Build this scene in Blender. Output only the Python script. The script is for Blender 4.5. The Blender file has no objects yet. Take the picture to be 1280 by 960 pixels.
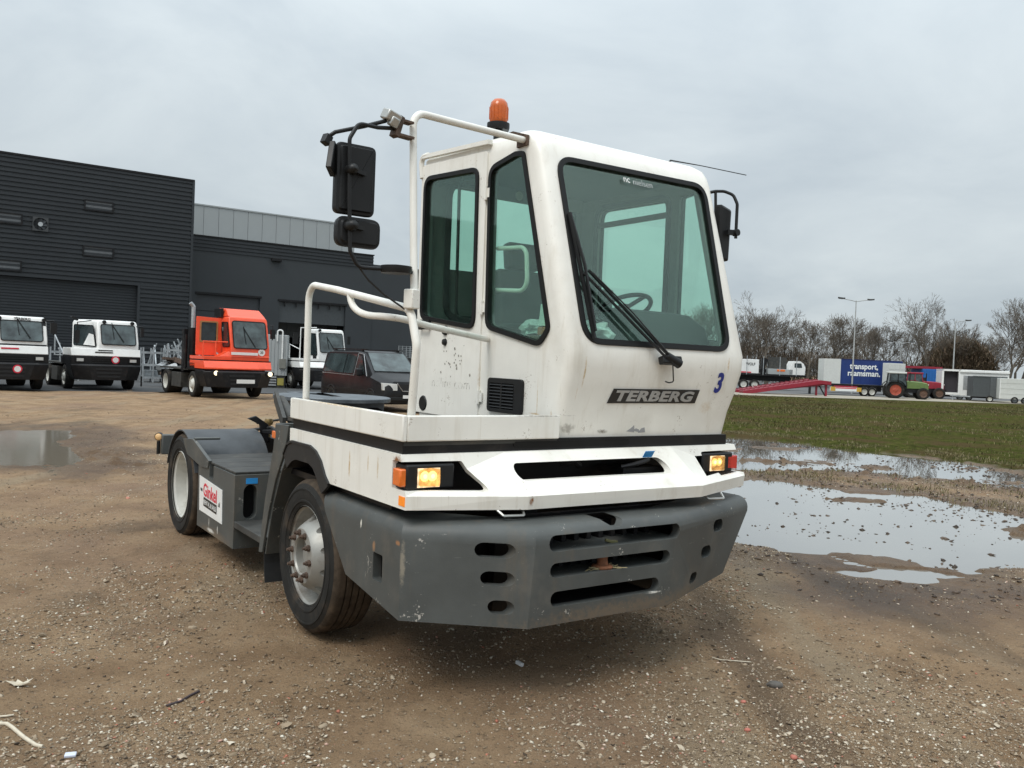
import bpy, bmesh, math, random
import numpy as np
from mathutils import Vector, Matrix
from mathutils.geometry import tessellate_polygon

scene = bpy.context.scene
COL = scene.collection
R = math.radians

# ------------------------------------------------------------------ camera
CAM_H = 1.7332
FPX = 1062.2
PITCH, ROLL = R(-1.4523), R(2.3264)
cd = bpy.data.cameras.new('camera')
cam = bpy.data.objects.new('camera', cd)
COL.objects.link(cam)
cd.sensor_width = 36.0
cd.lens = FPX / 1280.0 * 36.0
cd.clip_start = 0.05
cd.clip_end = 4000
_F = Vector((0, math.cos(PITCH), math.sin(PITCH)))
_UP = Vector((0, -math.sin(PITCH), math.cos(PITCH)))
_RT = Vector((1, 0, 0))
_R2 = math.cos(ROLL) * _RT + math.sin(ROLL) * _UP
_U2 = -math.sin(ROLL) * _RT + math.cos(ROLL) * _UP
m = Matrix((_R2, _U2, -_F)).transposed().to_4x4()
m.translation = Vector((0, 0, CAM_H))
cam.matrix_world = m
scene.camera = cam

def ray(px, py):
    return _F + _R2 * ((px - 640) / FPX) - _U2 * ((py - 480) / FPX)
def ground_at(px, py, z=0.0):
    """world point of the ground that shows at a pixel of the photograph"""
    r = ray(px, py); t = (z - CAM_H) / r.z
    return Vector((r.x * t, r.y * t, z))
def at_depth(px, py, Y):
    r = ray(px, py); t = Y / r.y
    return Vector((r.x * t, Y, CAM_H + r.z * t))

# ------------------------------------------------------------------ sky, sun, exposure
SUN_EL, SUN_AZ = R(52), R(215)
world = bpy.data.worlds.new('World')
scene.world = world
world.use_nodes = True
nt = world.node_tree
nt.nodes.clear()
def N(t, type_, **kw):
    n = t.nodes.new(type_)
    for k, v in kw.items():
        if k.startswith('i_'):
            n.inputs[k[2:].replace('_', ' ')].default_value = v
        else:
            setattr(n, k, v)
    return n
def L(t, a, b): t.links.new(a, b)
tc = N(nt, 'ShaderNodeTexCoord')
sky = N(nt, 'ShaderNodeTexSky', sky_type='NISHITA', sun_disc=False, sun_elevation=SUN_EL, sun_rotation=SUN_AZ)
bg1 = N(nt, 'ShaderNodeBackground'); bg1.inputs['Strength'].default_value = 0.10
L(nt, sky.outputs[0], bg1.inputs['Color'])
# overcast deck: luminance rises towards the zenith as it does under a closed cloud cover
sep = N(nt, 'ShaderNodeSeparateXYZ'); L(nt, tc.outputs['Generated'], sep.inputs[0])
zcl = N(nt, 'ShaderNodeMath', operation='MAXIMUM'); zcl.inputs[1].default_value = 0.0
L(nt, sep.outputs['Z'], zcl.inputs[0])
lum = N(nt, 'ShaderNodeMapRange'); lum.inputs['From Min'].default_value = 0.0; lum.inputs['From Max'].default_value = 1.0
lum.inputs['To Min'].default_value = 0.60; lum.inputs['To Max'].default_value = 2.3
zp = N(nt, 'ShaderNodeMath', operation='POWER'); zp.inputs[1].default_value = 2.0
L(nt, zcl.outputs[0], zp.inputs[0]); L(nt, zp.outputs[0], lum.inputs['Value'])
# clouds are laid out on a flat layer overhead: direction / height
dv = N(nt, 'ShaderNodeMath', operation='ADD'); dv.inputs[1].default_value = 0.34
L(nt, zcl.outputs[0], dv.inputs[0])
dx = N(nt, 'ShaderNodeMath', operation='DIVIDE'); L(nt, sep.outputs['X'], dx.inputs[0]); L(nt, dv.outputs[0], dx.inputs[1])
dy = N(nt, 'ShaderNodeMath', operation='DIVIDE'); L(nt, sep.outputs['Y'], dy.inputs[0]); L(nt, dv.outputs[0], dy.inputs[1])
cmb = N(nt, 'ShaderNodeCombineXYZ'); L(nt, dx.outputs[0], cmb.inputs[0]); L(nt, dy.outputs[0], cmb.inputs[1])
cn = N(nt, 'ShaderNodeTexNoise', i_Scale=1.7, i_Detail=7.0, i_Roughness=0.56, i_Distortion=0.5)
L(nt, cmb.outputs[0], cn.inputs['Vector'])
cr = N(nt, 'ShaderNodeValToRGB')
cr.color_ramp.elements[0].position = 0.30; cr.color_ramp.elements[0].color = (0.69, 0.785, 0.855, 1)
cr.color_ramp.elements[1].position = 0.72; cr.color_ramp.elements[1].color = (0.965, 1.055, 1.09, 1)
L(nt, cn.outputs['Fac'], cr.inputs['Fac'])
bg2 = N(nt, 'ShaderNodeBackground')
L(nt, cr.outputs['Color'], bg2.inputs['Color']); L(nt, lum.outputs[0], bg2.inputs['Strength'])
mix = N(nt, 'ShaderNodeMixShader'); mix.inputs[0].default_value = 0.93
L(nt, bg1.outputs[0], mix.inputs[1]); L(nt, bg2.outputs[0], mix.inputs[2])
wo = N(nt, 'ShaderNodeOutputWorld'); L(nt, mix.outputs[0], wo.inputs['Surface'])

sl = bpy.data.lights.new('sun', 'SUN'); sl.energy = 1.5; sl.angle = R(25); sl.color = (1.0, 0.96, 0.9)
so = bpy.data.objects.new('sun', sl); COL.objects.link(so)
_sd = Vector((math.sin(SUN_AZ) * math.cos(SUN_EL), math.cos(SUN_AZ) * math.cos(SUN_EL), math.sin(SUN_EL)))
so.rotation_euler = _sd.to_track_quat('Z', 'Y').to_euler()
so.location = (0, 0, 30)
vs = scene.view_settings
vs.view_transform = 'Standard'; vs.look = 'None'; vs.exposure = 0.16; vs.gamma = 1.0; vs.use_curve_mapping = False
scene.cycles.max_bounces = 8
scene.cycles.transparent_max_bounces = 16

# ------------------------------------------------------------------ materials
MATS = {}
def mat(name, col, rough=0.5, metal=0.0, var=0.12, vscale=6.0, bump=0.0, bscale=40.0, dirt=None, dirt_amt=0.0,
        dscale=2.5, streak=False, spec=0.5, coat=0.0, speck=None, speck_amt=0.0, speck_scale=60.0, island=0.0, speck_thr=.37):
    """procedural principled material: colour mottling, dirt patches, small specks, fine relief"""
    if name in MATS: return MATS[name]
    M = bpy.data.materials.new(name); M.use_nodes = True
    t = M.node_tree; b = t.nodes['Principled BSDF']
    b.inputs['Roughness'].default_value = rough; b.inputs['Metallic'].default_value = metal
    b.inputs['Specular IOR Level'].default_value = spec
    b.inputs['Coat Weight'].default_value = coat; b.inputs['Coat Roughness'].default_value = 0.12
    g = N(t, 'ShaderNodeTexCoord'); src = g.outputs['Object']
    no = N(t, 'ShaderNodeTexNoise', i_Scale=vscale, i_Detail=5.0, i_Roughness=0.6); L(t, src, no.inputs['Vector'])
    ramp = N(t, 'ShaderNodeValToRGB')
    lo = tuple(max(0, c * (1 - var)) for c in col) + (1,); hi = tuple(min(1, c * (1 + var)) for c in col) + (1,)
    ramp.color_ramp.elements[0].position = 0.32; ramp.color_ramp.elements[0].color = lo
    ramp.color_ramp.elements[1].position = 0.68; ramp.color_ramp.elements[1].color = hi
    L(t, no.outputs['Fac'], ramp.inputs['Fac'])
    out = ramp.outputs['Color']
    if island:
        ge = N(t, 'ShaderNodeNewGeometry'); mr = N(t, 'ShaderNodeMapRange'); mr.inputs['To Min'].default_value = 1 - island; mr.inputs['To Max'].default_value = 1 + island
        L(t, ge.outputs['Random Per Island'], mr.inputs['Value'])
        mu = N(t, 'ShaderNodeMix', data_type='RGBA', blend_type='MULTIPLY'); mu.inputs['Factor'].default_value = 1
        L(t, out, mu.inputs[6]); L(t, mr.outputs[0], mu.inputs[7]); out = mu.outputs[2]
    def layer(prev, colr, fac):
        mx = N(t, 'ShaderNodeMix', data_type='RGBA'); mx.inputs[7].default_value = tuple(colr) + (1,)
        L(t, prev, mx.inputs[6]); L(t, fac, mx.inputs['Factor']); return mx.outputs[2]
    if dirt is not None and dirt_amt > 0:
        mp = N(t, 'ShaderNodeMapping'); L(t, src, mp.inputs['Vector'])
        mp.inputs['Scale'].default_value = (6, 6, 0.7) if streak else (1, 1, 1)
        dn = N(t, 'ShaderNodeTexNoise', i_Scale=dscale, i_Detail=6.0, i_Roughness=0.65); L(t, mp.outputs[0], dn.inputs['Vector'])
        mr = N(t, 'ShaderNodeMapRange', interpolation_type='SMOOTHSTEP'); mr.inputs['From Min'].default_value = 0.5; mr.inputs['From Max'].default_value = 0.78
        mr.inputs['To Max'].default_value = dirt_amt
        L(t, dn.outputs['Fac'], mr.inputs['Value']); out = layer(out, dirt, mr.outputs[0])
    if speck is not None and speck_amt > 0:
        sn = N(t, 'ShaderNodeTexNoise', i_Scale=speck_scale, i_Detail=3.0, i_Roughness=0.7); L(t, src, sn.inputs['Vector'])
        s2 = N(t, 'ShaderNodeTexNoise', i_Scale=speck_scale * 0.12, i_Detail=2.0); L(t, src, s2.inputs['Vector'])
        ad = N(t, 'ShaderNodeMath', operation='MULTIPLY'); L(t, sn.outputs['Fac'], ad.inputs[0]); L(t, s2.outputs['Fac'], ad.inputs[1])
        mr = N(t, 'ShaderNodeMapRange'); mr.inputs['From Min'].default_value = speck_thr; mr.inputs['From Max'].default_value = speck_thr + .03; mr.inputs['To Max'].default_value = speck_amt
        L(t, ad.outputs[0], mr.inputs['Value']); out = layer(out, speck, mr.outputs[0])
    L(t, out, b.inputs['Base Color'])
    rn = N(t, 'ShaderNodeMapRange'); rn.inputs['To Min'].default_value = max(0.02, rough - 0.08); rn.inputs['To Max'].default_value = min(1, rough + 0.1)
    L(t, no.outputs['Fac'], rn.inputs['Value']); L(t, rn.outputs[0], b.inputs['Roughness'])
    if bump:
        bn = N(t, 'ShaderNodeTexNoise', i_Scale=bscale, i_Detail=4.0); L(t, src, bn.inputs['Vector'])
        bp = N(t, 'ShaderNodeBump'); bp.inputs['Strength'].default_value = bump; bp.inputs['Distance'].default_value = 0.01
        L(t, bn.outputs['Fac'], bp.inputs['Height']); L(t, bp.outputs[0], b.inputs['Normal'])
    MATS[name] = M
    return M
def glass(name, tint, rough=0.03, refl=1.0, haze=0.0):
    if name in MATS: return MATS[name]
    M = bpy.data.materials.new(name); M.use_nodes = True; t = M.node_tree; t.nodes.clear()
    o = N(t, 'ShaderNodeOutputMaterial'); tr = N(t, 'ShaderNodeBsdfTransparent'); tr.inputs[0].default_value = tint + (1,)
    gl = N(t, 'ShaderNodeBsdfGlossy'); gl.inputs['Roughness'].default_value = rough
    fr = N(t, 'ShaderNodeFresnel'); fr.inputs['IOR'].default_value = 1.45
    mu = N(t, 'ShaderNodeMath', operation='MULTIPLY'); mu.inputs[1].default_value = refl; L(t, fr.outputs[0], mu.inputs[0])
    mx = N(t, 'ShaderNodeMixShader'); L(t, mu.outputs[0], mx.inputs[0]); L(t, tr.outputs[0], mx.inputs[1]); L(t, gl.outputs[0], mx.inputs[2])
    last = mx.outputs[0]
    if haze:
        # dust and dried drops on the pane
        df = N(t, 'ShaderNodeBsdfDiffuse'); df.inputs[0].default_value = (0.45, 0.47, 0.44, 1)
        g = N(t, 'ShaderNodeTexCoord'); nn = N(t, 'ShaderNodeTexNoise', i_Scale=9.0, i_Detail=8.0, i_Roughness=0.7); L(t, g.outputs['Object'], nn.inputs['Vector'])
        mr = N(t, 'ShaderNodeMapRange'); mr.inputs['From Min'].default_value = 0.45; mr.inputs['From Max'].default_value = 0.8; mr.inputs['To Min'].default_value = haze * 0.35; mr.inputs['To Max'].default_value = haze * 2
        L(t, nn.outputs['Fac'], mr.inputs['Value'])
        m2 = N(t, 'ShaderNodeMixShader'); L(t, mr.outputs[0], m2.inputs[0]); L(t, last, m2.inputs[1]); L(t, df.outputs[0], m2.inputs[2]); last = m2.outputs[0]
    L(t, last, o.inputs[0]); MATS[name] = M; return M
def lamp_mat(name, col, strength, base=None):
    if name in MATS: return MATS[name]
    M = mat(name, base or col, 0.15, var=0.15, vscale=30)
    b = M.node_tree.nodes['Principled BSDF']; b.inputs['Emission Color'].default_value = col + (1,); b.inputs['Emission Strength'].default_value = strength
    return M
def add_marks(M, marks):
    """stains with a shape of their own: (kind, centre, half size, colour, amount) in object space, edges broken by noise"""
    t = M.node_tree; b = t.nodes['Principled BSDF']
    g = N(t, 'ShaderNodeTexCoord'); sx = N(t, 'ShaderNodeSeparateXYZ'); L(t, g.outputs['Object'], sx.inputs[0])
    no = N(t, 'ShaderNodeTexNoise', i_Scale=38.0, i_Detail=5.0, i_Roughness=0.7); L(t, g.outputs['Object'], no.inputs['Vector'])
    for c, h, colr, amt in marks:
        prod = None
        for ax in range(3):
            a = N(t, 'ShaderNodeMath', operation='SUBTRACT'); a.inputs[1].default_value = c[ax]; L(t, sx.outputs[ax], a.inputs[0])
            d = N(t, 'ShaderNodeMath', operation='ABSOLUTE'); L(t, a.outputs[0], d.inputs[0])
            r = N(t, 'ShaderNodeMapRange', interpolation_type='SMOOTHSTEP'); r.inputs['From Min'].default_value = 0; r.inputs['From Max'].default_value = h[ax]
            r.inputs['To Min'].default_value = 1; r.inputs['To Max'].default_value = 0
            L(t, d.outputs[0], r.inputs['Value'])
            if prod is None: prod = r.outputs[0]
            else:
                p = N(t, 'ShaderNodeMath', operation='MULTIPLY'); L(t, prod, p.inputs[0]); L(t, r.outputs[0], p.inputs[1]); prod = p.outputs[0]
        p = N(t, 'ShaderNodeMath', operation='MULTIPLY'); L(t, prod, p.inputs[0]); L(t, no.outputs['Fac'], p.inputs[1])
        r = N(t, 'ShaderNodeMapRange', interpolation_type='SMOOTHSTEP'); r.inputs['From Min'].default_value = 0.18; r.inputs['From Max'].default_value = 0.5; r.inputs['To Max'].default_value = amt
        L(t, p.outputs[0], r.inputs['Value'])
        prev = b.inputs['Base Color'].links[0].from_socket
        mx = N(t, 'ShaderNodeMix', data_type='RGBA'); mx.inputs[7].default_value = tuple(colr) + (1,)
        L(t, prev, mx.inputs[6]); L(t, r.outputs[0], mx.inputs['Factor']); L(t, mx.outputs[2], b.inputs['Base Color'])

def add_layer(M, scale3, lo, hi, colr, amt, scale=1.0):
    '''noise stretched along an axis: runs, scratches'''
    t = M.node_tree; b = t.nodes['Principled BSDF']; g = N(t, 'ShaderNodeTexCoord'); mp = N(t, 'ShaderNodeMapping'); mp.inputs['Scale'].default_value = scale3; L(t, g.outputs['Object'], mp.inputs['Vector'])
    n = N(t, 'ShaderNodeTexNoise', i_Scale=scale, i_Detail=6.0, i_Roughness=0.65); L(t, mp.outputs[0], n.inputs['Vector'])
    r = N(t, 'ShaderNodeMapRange', interpolation_type='SMOOTHSTEP'); r.inputs['From Min'].default_value = lo; r.inputs['From Max'].default_value = hi; r.inputs['To Max'].default_value = amt; L(t, n.outputs['Fac'], r.inputs['Value'])
    prev = b.inputs['Base Color'].links[0].from_socket; mx = N(t, 'ShaderNodeMix', data_type='RGBA'); mx.inputs[7].default_value = tuple(colr) + (1,)
    L(t, prev, mx.inputs[6]); L(t, r.outputs[0], mx.inputs['Factor']); L(t, mx.outputs[2], b.inputs['Base Color'])

# ------------------------------------------------------------------ mesh helpers
def fillet(pts, r, n=5):
    pts = [Vector(p) for p in pts]; out = [pts[0]]
    for i in range(1, len(pts) - 1):
        p = pts[i]; a = (pts[i - 1] - p); b = (pts[i + 1] - p); la, lb = a.length, b.length
        a.normalize(); b.normalize(); ang = a.angle(b)
        if ang > 3.1: out.append(p); continue
        d = min(r / math.tan(ang / 2), la * 0.49, lb * 0.49); rr = d * math.tan(ang / 2)
        c = p + (a + b).normalized() * (rr / math.sin(ang / 2))
        s = p + a * d - c; e = p + b * d - c
        for k in range(n + 1):
            out.append(c + s.normalized().slerp(e.normalized(), k / n) * rr)
    out.append(pts[-1]); return out
def rpoly(pts, r, n=4):
    """closed 2-D polygon with rounded corners"""
    out = []; k = len(pts); rs = r if isinstance(r, (list, tuple)) else [r] * k
    for i in range(k):
        p = Vector(pts[i]).to_2d(); a = Vector(pts[i - 1]).to_2d() - p; b = Vector(pts[(i + 1) % k]).to_2d() - p
        la, lb = a.length, b.length; a.normalize(); b.normalize(); ang = a.angle(b)
        if rs[i] <= 0 or ang > 3.1: out.append((p.x, p.y)); continue
        d = min(rs[i] / math.tan(ang / 2), la * 0.48, lb * 0.48)
        p0 = p + a * d; p1 = p + b * d
        for j in range(n + 1):
            t = j / n; q = p0 * (1 - t) ** 2 + p * 2 * t * (1 - t) + p1 * t * t; out.append((q.x, q.y))
    return out
def offset_poly(pts, d):
    """grow a closed polygon outwards by d (either winding)"""
    k = len(pts); A = sum(pts[i - 1][0] * pts[i][1] - pts[i][0] * pts[i - 1][1] for i in range(k)); s = 1 if A > 0 else -1
    out = []
    for i in range(k):
        p = Vector(pts[i]); e1 = (p - Vector(pts[i - 1])); e2 = (Vector(pts[(i + 1) % k]) - p)
        if e1.length < 1e-9: e1 = e2
        if e2.length < 1e-9: e2 = e1
        e1.normalize(); e2.normalize()
        n1 = Vector((e1.y, -e1.x)) * s; n2 = Vector((e2.y, -e2.x)) * s; n = n1 + n2
        n = n / max(0.25, n.length_squared) * 2 if n.length > 1e-6 else n1
        out.append(tuple(p + n * d))
    return out
def stadium(cx, cy, w, h, n=8):
    r = min(w, h) / 2; out = []
    if w >= h:
        for s, a0 in ((1, -90), (-1, 90)):
            for k in range(n + 1):
                a = R(a0 + 180 * k / n); out.append((cx + s * (w / 2 - r) + r * math.cos(a), cy + r * math.sin(a)))
    else:
        for s, a0 in ((1, 0), (-1, 180)):
            for k in range(n + 1):
                a = R(a0 + 180 * k / n); out.append((cx + r * math.cos(a), cy + s * (h / 2 - r) + r * math.sin(a)))
    return out
class MB:
    def __init__(s): s.v = []; s.f = []; s.mi = []
    def add(s, vs, fs, mi=0):
        o = len(s.v); s.v += [tuple(v) for v in vs]; s.f += [tuple(i + o for i in f) for f in fs]; s.mi += [mi] * len(fs); return s
    def box(s, x0, x1, y0, y1, z0, z1, mi=0):
        v = [(x, y, z) for z in (z0, z1) for y in (y0, y1) for x in (x0, x1)]
        return s.add(v, [(0, 2, 3, 1), (4, 5, 7, 6), (0, 1, 5, 4), (2, 6, 7, 3), (0, 4, 6, 2), (1, 3, 7, 5)], mi)
    def obox(s, c, size, rot=(0, 0, 0), mi=0):
        from mathutils import Euler
        M = Euler(rot).to_matrix(); hx, hy, hz = [k / 2 for k in size]; c = Vector(c)
        v = [c + M @ Vector((x, y, z)) for z in (-hz, hz) for y in (-hy, hy) for x in (-hx, hx)]
        return s.add(v, [(0, 2, 3, 1), (4, 5, 7, 6), (0, 1, 5, 4), (2, 6, 7, 3), (0, 4, 6, 2), (1, 3, 7, 5)], mi)
    def bar(s, p0, p1, w, h, up=(0, 0, 1), mi=0):
        """straight bar of rectangular section"""
        p0, p1 = Vector(p0), Vector(p1); d = (p1 - p0).normalized(); u = Vector(up)
        if abs(d.dot(u)) > .98: u = Vector((1, 0, 0))
        a = d.cross(u).normalized(); b = a.cross(d).normalized(); v = []
        for p in (p0, p1):
            for x, y in ((-1, -1), (1, -1), (1, 1), (-1, 1)): v.append(p + a * x * w / 2 + b * y * h / 2)
        return s.add(v, [(3, 2, 1, 0), (4, 5, 6, 7), (0, 1, 5, 4), (1, 2, 6, 5), (2, 3, 7, 6), (3, 0, 4, 7)], mi)
    def tube(s, path, r, n=10, caps=True, mi=0):
        path = [Vector(p) for p in path]; rs = r if isinstance(r, (list, tuple)) else [r] * len(path)
        t = (path[1] - path[0]).normalized(); u = t.orthogonal().normalized(); vs = []
        for i, p in enumerate(path):
            if i == 0: d = path[1] - path[0]
            elif i == len(path) - 1: d = path[-1] - path[-2]
            else: d = (path[i + 1] - p).normalized() + (p - path[i - 1]).normalized()
            if d.length < 1e-9: d = t
            d.normalize(); u = (u - d * u.dot(d)).normalized(); w = d.cross(u)
            for k in range(n):
                a = 2 * math.pi * k / n; vs.append(p + (u * math.cos(a) + w * math.sin(a)) * rs[i])
        fs = []
        for i in range(len(path) - 1):
            for k in range(n):
                fs.append((i * n + k, i * n + (k + 1) % n, (i + 1) * n + (k + 1) % n, (i + 1) * n + k))
        if caps: fs.append(tuple(reversed(range(n)))); fs.append(tuple(range((len(path) - 1) * n, len(path) * n)))
        return s.add(vs, fs, mi)
    def cyl(s, p0, p1, r0, r1=None, n=14, mi=0): return s.tube([p0, p1], [r0, r0 if r1 is None else r1], n, True, mi)
    def lathe(s, prof, origin, axis=(1, 0, 0), n=32, mi=0, closed=False):
        """prof: (radius, distance along axis)"""
        ax = Vector(axis).normalized(); u = ax.orthogonal().normalized(); w = ax.cross(u); o = Vector(origin); vs = []; fs = []
        for r_, a in prof:
            for k in range(n):
                th = 2 * math.pi * k / n; vs.append(o + ax * a + (u * math.cos(th) + w * math.sin(th)) * max(r_, 1e-4))
        m_ = len(prof)
        for i in range(m_ if closed else m_ - 1):
            j = (i + 1) % m_
            for k in range(n): fs.append((i * n + k, i * n + (k + 1) % n, j * n + (k + 1) % n, j * n + k))
        return s.add(vs, fs, mi)
    def plate(s, outer, holes, fn, t0, t1, mi=0):
        """flat plate with holes; fn(a, b, t) -> point, t runs through the thickness"""
        loops = [list(outer)] + [list(h) for h in holes]
        flat = [p for lp in loops for p in lp]
        tris = tessellate_polygon([[Vector((p[0], p[1], 0)) for p in lp] for lp in loops])
        n = len(flat); vs = [fn(a, b, t0) for a, b in flat] + [fn(a, b, t1) for a, b in flat]; fs = []
        for a, b, c in tris:
            if len({a, b, c}) < 3: continue
            fs.append((a, b, c)); fs.append((c + n, b + n, a + n))
        o = 0
        for lp in loops:
            k = len(lp)
            for i in range(k): fs.append((o + i, o + (i + 1) % k, o + (i + 1) % k + n, o + i + n))
            o += k
        return s.add(vs, fs, mi)
    def prism(s, poly, fn, t0, t1, mi=0): return s.plate(poly, [], fn, t0, t1, mi)
    def loft(s, rings, caps=True, mi=0):
        n = len(rings[0]); vs = [p for r_ in rings for p in r_]; fs = []
        for i in range(len(rings) - 1):
            for k in range(n): fs.append((i * n + k, i * n + (k + 1) % n, (i + 1) * n + (k + 1) % n, (i + 1) * n + k))
        if caps: fs.append(tuple(reversed(range(n)))); fs.append(tuple(range((len(rings) - 1) * n, len(rings) * n)))
        return s.add(vs, fs, mi)
    def strip(s, path, wvec, thick, nvecs, mi=0):
        """sheet swept along path: width vector wvec, thickness along per-point normals"""
        vs = []; fs = []; w = Vector(wvec)
        for p, nn in zip(path, nvecs):
            p = Vector(p); nn = Vector(nn).normalized() * thick
            vs += [p, p + w, p + w + nn, p + nn]
        for i in range(len(path) - 1):
            a = i * 4
            for k in range(4): fs.append((a + k, a + (k + 1) % 4, a + 4 + (k + 1) % 4, a + 4 + k))
        fs.append((0, 1, 2, 3)); e = (len(path) - 1) * 4; fs.append((e + 3, e + 2, e + 1, e)); return s.add(vs, fs, mi)
    def mesh(s, name, fix=True):
        me = bpy.data.meshes.new(name); me.from_pydata(s.v, [], s.f)
        if any(s.mi): me.polygons.foreach_set('material_index', s.mi)
        if fix:
            bm = bmesh.new(); bm.from_mesh(me); bmesh.ops.remove_doubles(bm, verts=bm.verts, dist=1e-5)
            bmesh.ops.recalc_face_normals(bm, faces=bm.faces); bm.to_mesh(me); bm.free()
        return me
    def build(s, name, m_, parent=None, smooth=35, bevel=0.0, fix=True, seg=2):
        return obj(name, s.mesh(name, fix), m_, parent, smooth, bevel, seg)
def shade(me, ang):
    if ang:
        me.polygons.foreach_set('use_smooth', [True] * len(me.polygons)); me.set_sharp_from_angle(angle=R(ang))
def obj(name, me, m_, parent=None, smooth=35, bevel=0.0, seg=2):
    for k in (m_ if isinstance(m_, (list, tuple)) else [m_]):
        if k is not None: me.materials.append(k)
    shade(me, smooth); o = bpy.data.objects.new(name, me); COL.objects.link(o)
    if parent: o.parent = parent
    if bevel:
        b = o.modifiers.new('bevel', 'BEVEL'); b.width = bevel; b.segments = seg; b.limit_method = 'ANGLE'; b.angle_limit = R(40); b.harden_normals = False
    return o
def cut(o, cutter, smooth=35):
    """boolean difference with a cutter mesh, baked into the mesh data"""
    c = bpy.data.objects.new('cutter', cutter.mesh('cutter')); COL.objects.link(c)
    for k in o.data.materials: c.data.materials.append(k)
    md = o.modifiers.new('b', 'BOOLEAN'); md.object = c; md.operation = 'DIFFERENCE'; md.solver = 'EXACT'
    c.parent = o.parent
    dg = bpy.context.evaluated_depsgraph_get(); me = bpy.data.meshes.new_from_object(o.evaluated_get(dg))
    o.modifiers.remove(md); old = o.data; o.data = me; me.name = old.name
    cm = c.data; bpy.data.objects.remove(c); bpy.data.meshes.remove(cm)
    shade(me, smooth); return o
def text_mesh(txt, size, bold=0.0, shear=0.0, depth=0.002, space=1.0):
    cu = bpy.data.curves.new('t', 'FONT'); cu.body = txt; cu.size = size; cu.offset = bold; cu.shear = shear; cu.extrude = depth / 2
    cu.align_x = 'CENTER'; cu.align_y = 'CENTER'; cu.space_character = space; cu.resolution_u = 3
    o = bpy.data.objects.new('t', cu); COL.objects.link(o); bpy.context.view_layer.update()
    me = bpy.data.meshes.new_from_object(o.evaluated_get(bpy.context.evaluated_depsgraph_get()))
    bpy.data.objects.remove(o); bpy.data.curves.remove(cu); return me
def text(name, txt, size, fn, m_, parent, bold=0.0, shear=0.0, depth=0.002, width=None, space=1.0):
    """lettering on a surface: fn(x, y, z) maps the letter plane to a point"""
    me = text_mesh(txt, size, bold, shear, depth, space)
    xs = [v.co.x for v in me.vertices]; sx = 1.0; cx = (max(xs) + min(xs)) / 2; ys = [v.co.y for v in me.vertices]; cy = (max(ys) + min(ys)) / 2
    if width: sx = width / (max(xs) - min(xs))
    for v in me.vertices: v.co = Vector(fn((v.co.x - cx) * sx, v.co.y - cy, v.co.z))
    return obj(name, me, m_, parent, 0)
def empty(name, loc=(0, 0, 0), rz=0.0, label=None, cat=None, group=None):
    o = bpy.data.objects.new(name, None); COL.objects.link(o); o.location = loc; o.rotation_euler = (0, 0, rz); o.empty_display_size = 0.3
    if label: tag(o, label, cat, group)
    return o
def tag(o, label, cat, group=None, kind=None):
    if label: o['label'] = label
    if cat: o['category'] = cat
    if group: o['group'] = group
    if kind: o['kind'] = kind
    return o
def kind(o, k): o['kind'] = k; return o
def copy_tree(o, parent=None):
    c = o.copy(); COL.objects.link(c)
    if parent: c.parent = parent
    for ch in list(o.children): copy_tree(ch, c)
    return c

# ================================================================== the yard tractor in the foreground
WHITE_D = (0.30, 0.26, 0.19)
M_white = mat('white_paint', (0.79, 0.77, 0.71), 0.40, var=0.05, vscale=3.0, dirt=(0.50, 0.45, 0.36), dirt_amt=0.30, dscale=2.2, coat=0.12,
              speck=(0.22, 0.15, 0.09), speck_amt=0.55, speck_scale=70, speck_thr=.405)
RUST = (0.22, 0.085, 0.025); OCH = (0.50, 0.33, 0.14); GRM = (0.17, 0.15, 0.12)
add_layer(M_white, (9, 9, .7), .52, .74, (.50, .44, .34), .34)
add_layer(M_white, (38, 38, 1.1), .60, .74, (.42, .35, .25), .30)
add_layer(M_white, (30, 30, 75), .70, .73, (.30, .29, .27), .5)
add_marks(M_white, [
    ((1.13, -1.30, 1.67), (0.014, 0.08, 0.22), OCH, .85), ((1.10, -1.3, 1.55), (0.012, .1, 0.16), OCH, .6),
    ((2.33, -1.30, 1.77), (0.02, 0.1, 0.10), OCH, .7), ((0.0, -0.62, 1.12), (0.05, 0.022, 0.17), OCH, .9),
    ((0.0, -0.86, 1.16), (0.05, 0.014, 0.13), OCH, .7), ((0.0, -0.98, 1.15), (0.05, 0.02, 0.14), OCH, .6),
    ((0.0, -1.20, 1.215), (0.06, 0.09, 0.045), RUST, 1.0), ((0.62, -1.53, 1.02), (0.03, .06, 0.06), RUST, 1.0),
    ((0.76, -1.56, 1.035), (0.02, .05, 0.03), RUST, 1.0), ((1.0, -1.16, 1.40), (0.05, 0.02, 0.14), OCH, .8),
    ((1.0, -1.02, 1.52), (0.05, 0.012, 0.25), OCH, .5), ((1.0, -0.38, 1.62), (0.03, 0.014, 0.34), OCH, .6),
    ((1.0, -0.40, 2.9), (0.04, 0.018, 0.14), RUST, .9), ((0.05, 0.2, 1.44), (.05, .06, .05), RUST, .6),
    ((1.08, -1.22, 1.36), (0.12, 0.05, 0.07), GRM, .6), ((0.98, -1.0, 1.435), (0.1, 0.12, 0.012), OCH, .8),
    ((0.9, -1.24, 1.44), (0.5, 0.05, 0.012), GRM, .7), ((1.9, -0.76, 3.16), (0.4, 0.06, 0.02), GRM, .6),
    ((0.0, -0.4, 1.445), (.05, 0.9, .012), OCH, .8), ((1.35, -1.22, 1.345), (0.10, .05, .03), GRM, .9),
    ((2.2, -1.25, 1.48), (0.12, 0.06, 0.10), OCH, .35)])
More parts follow.
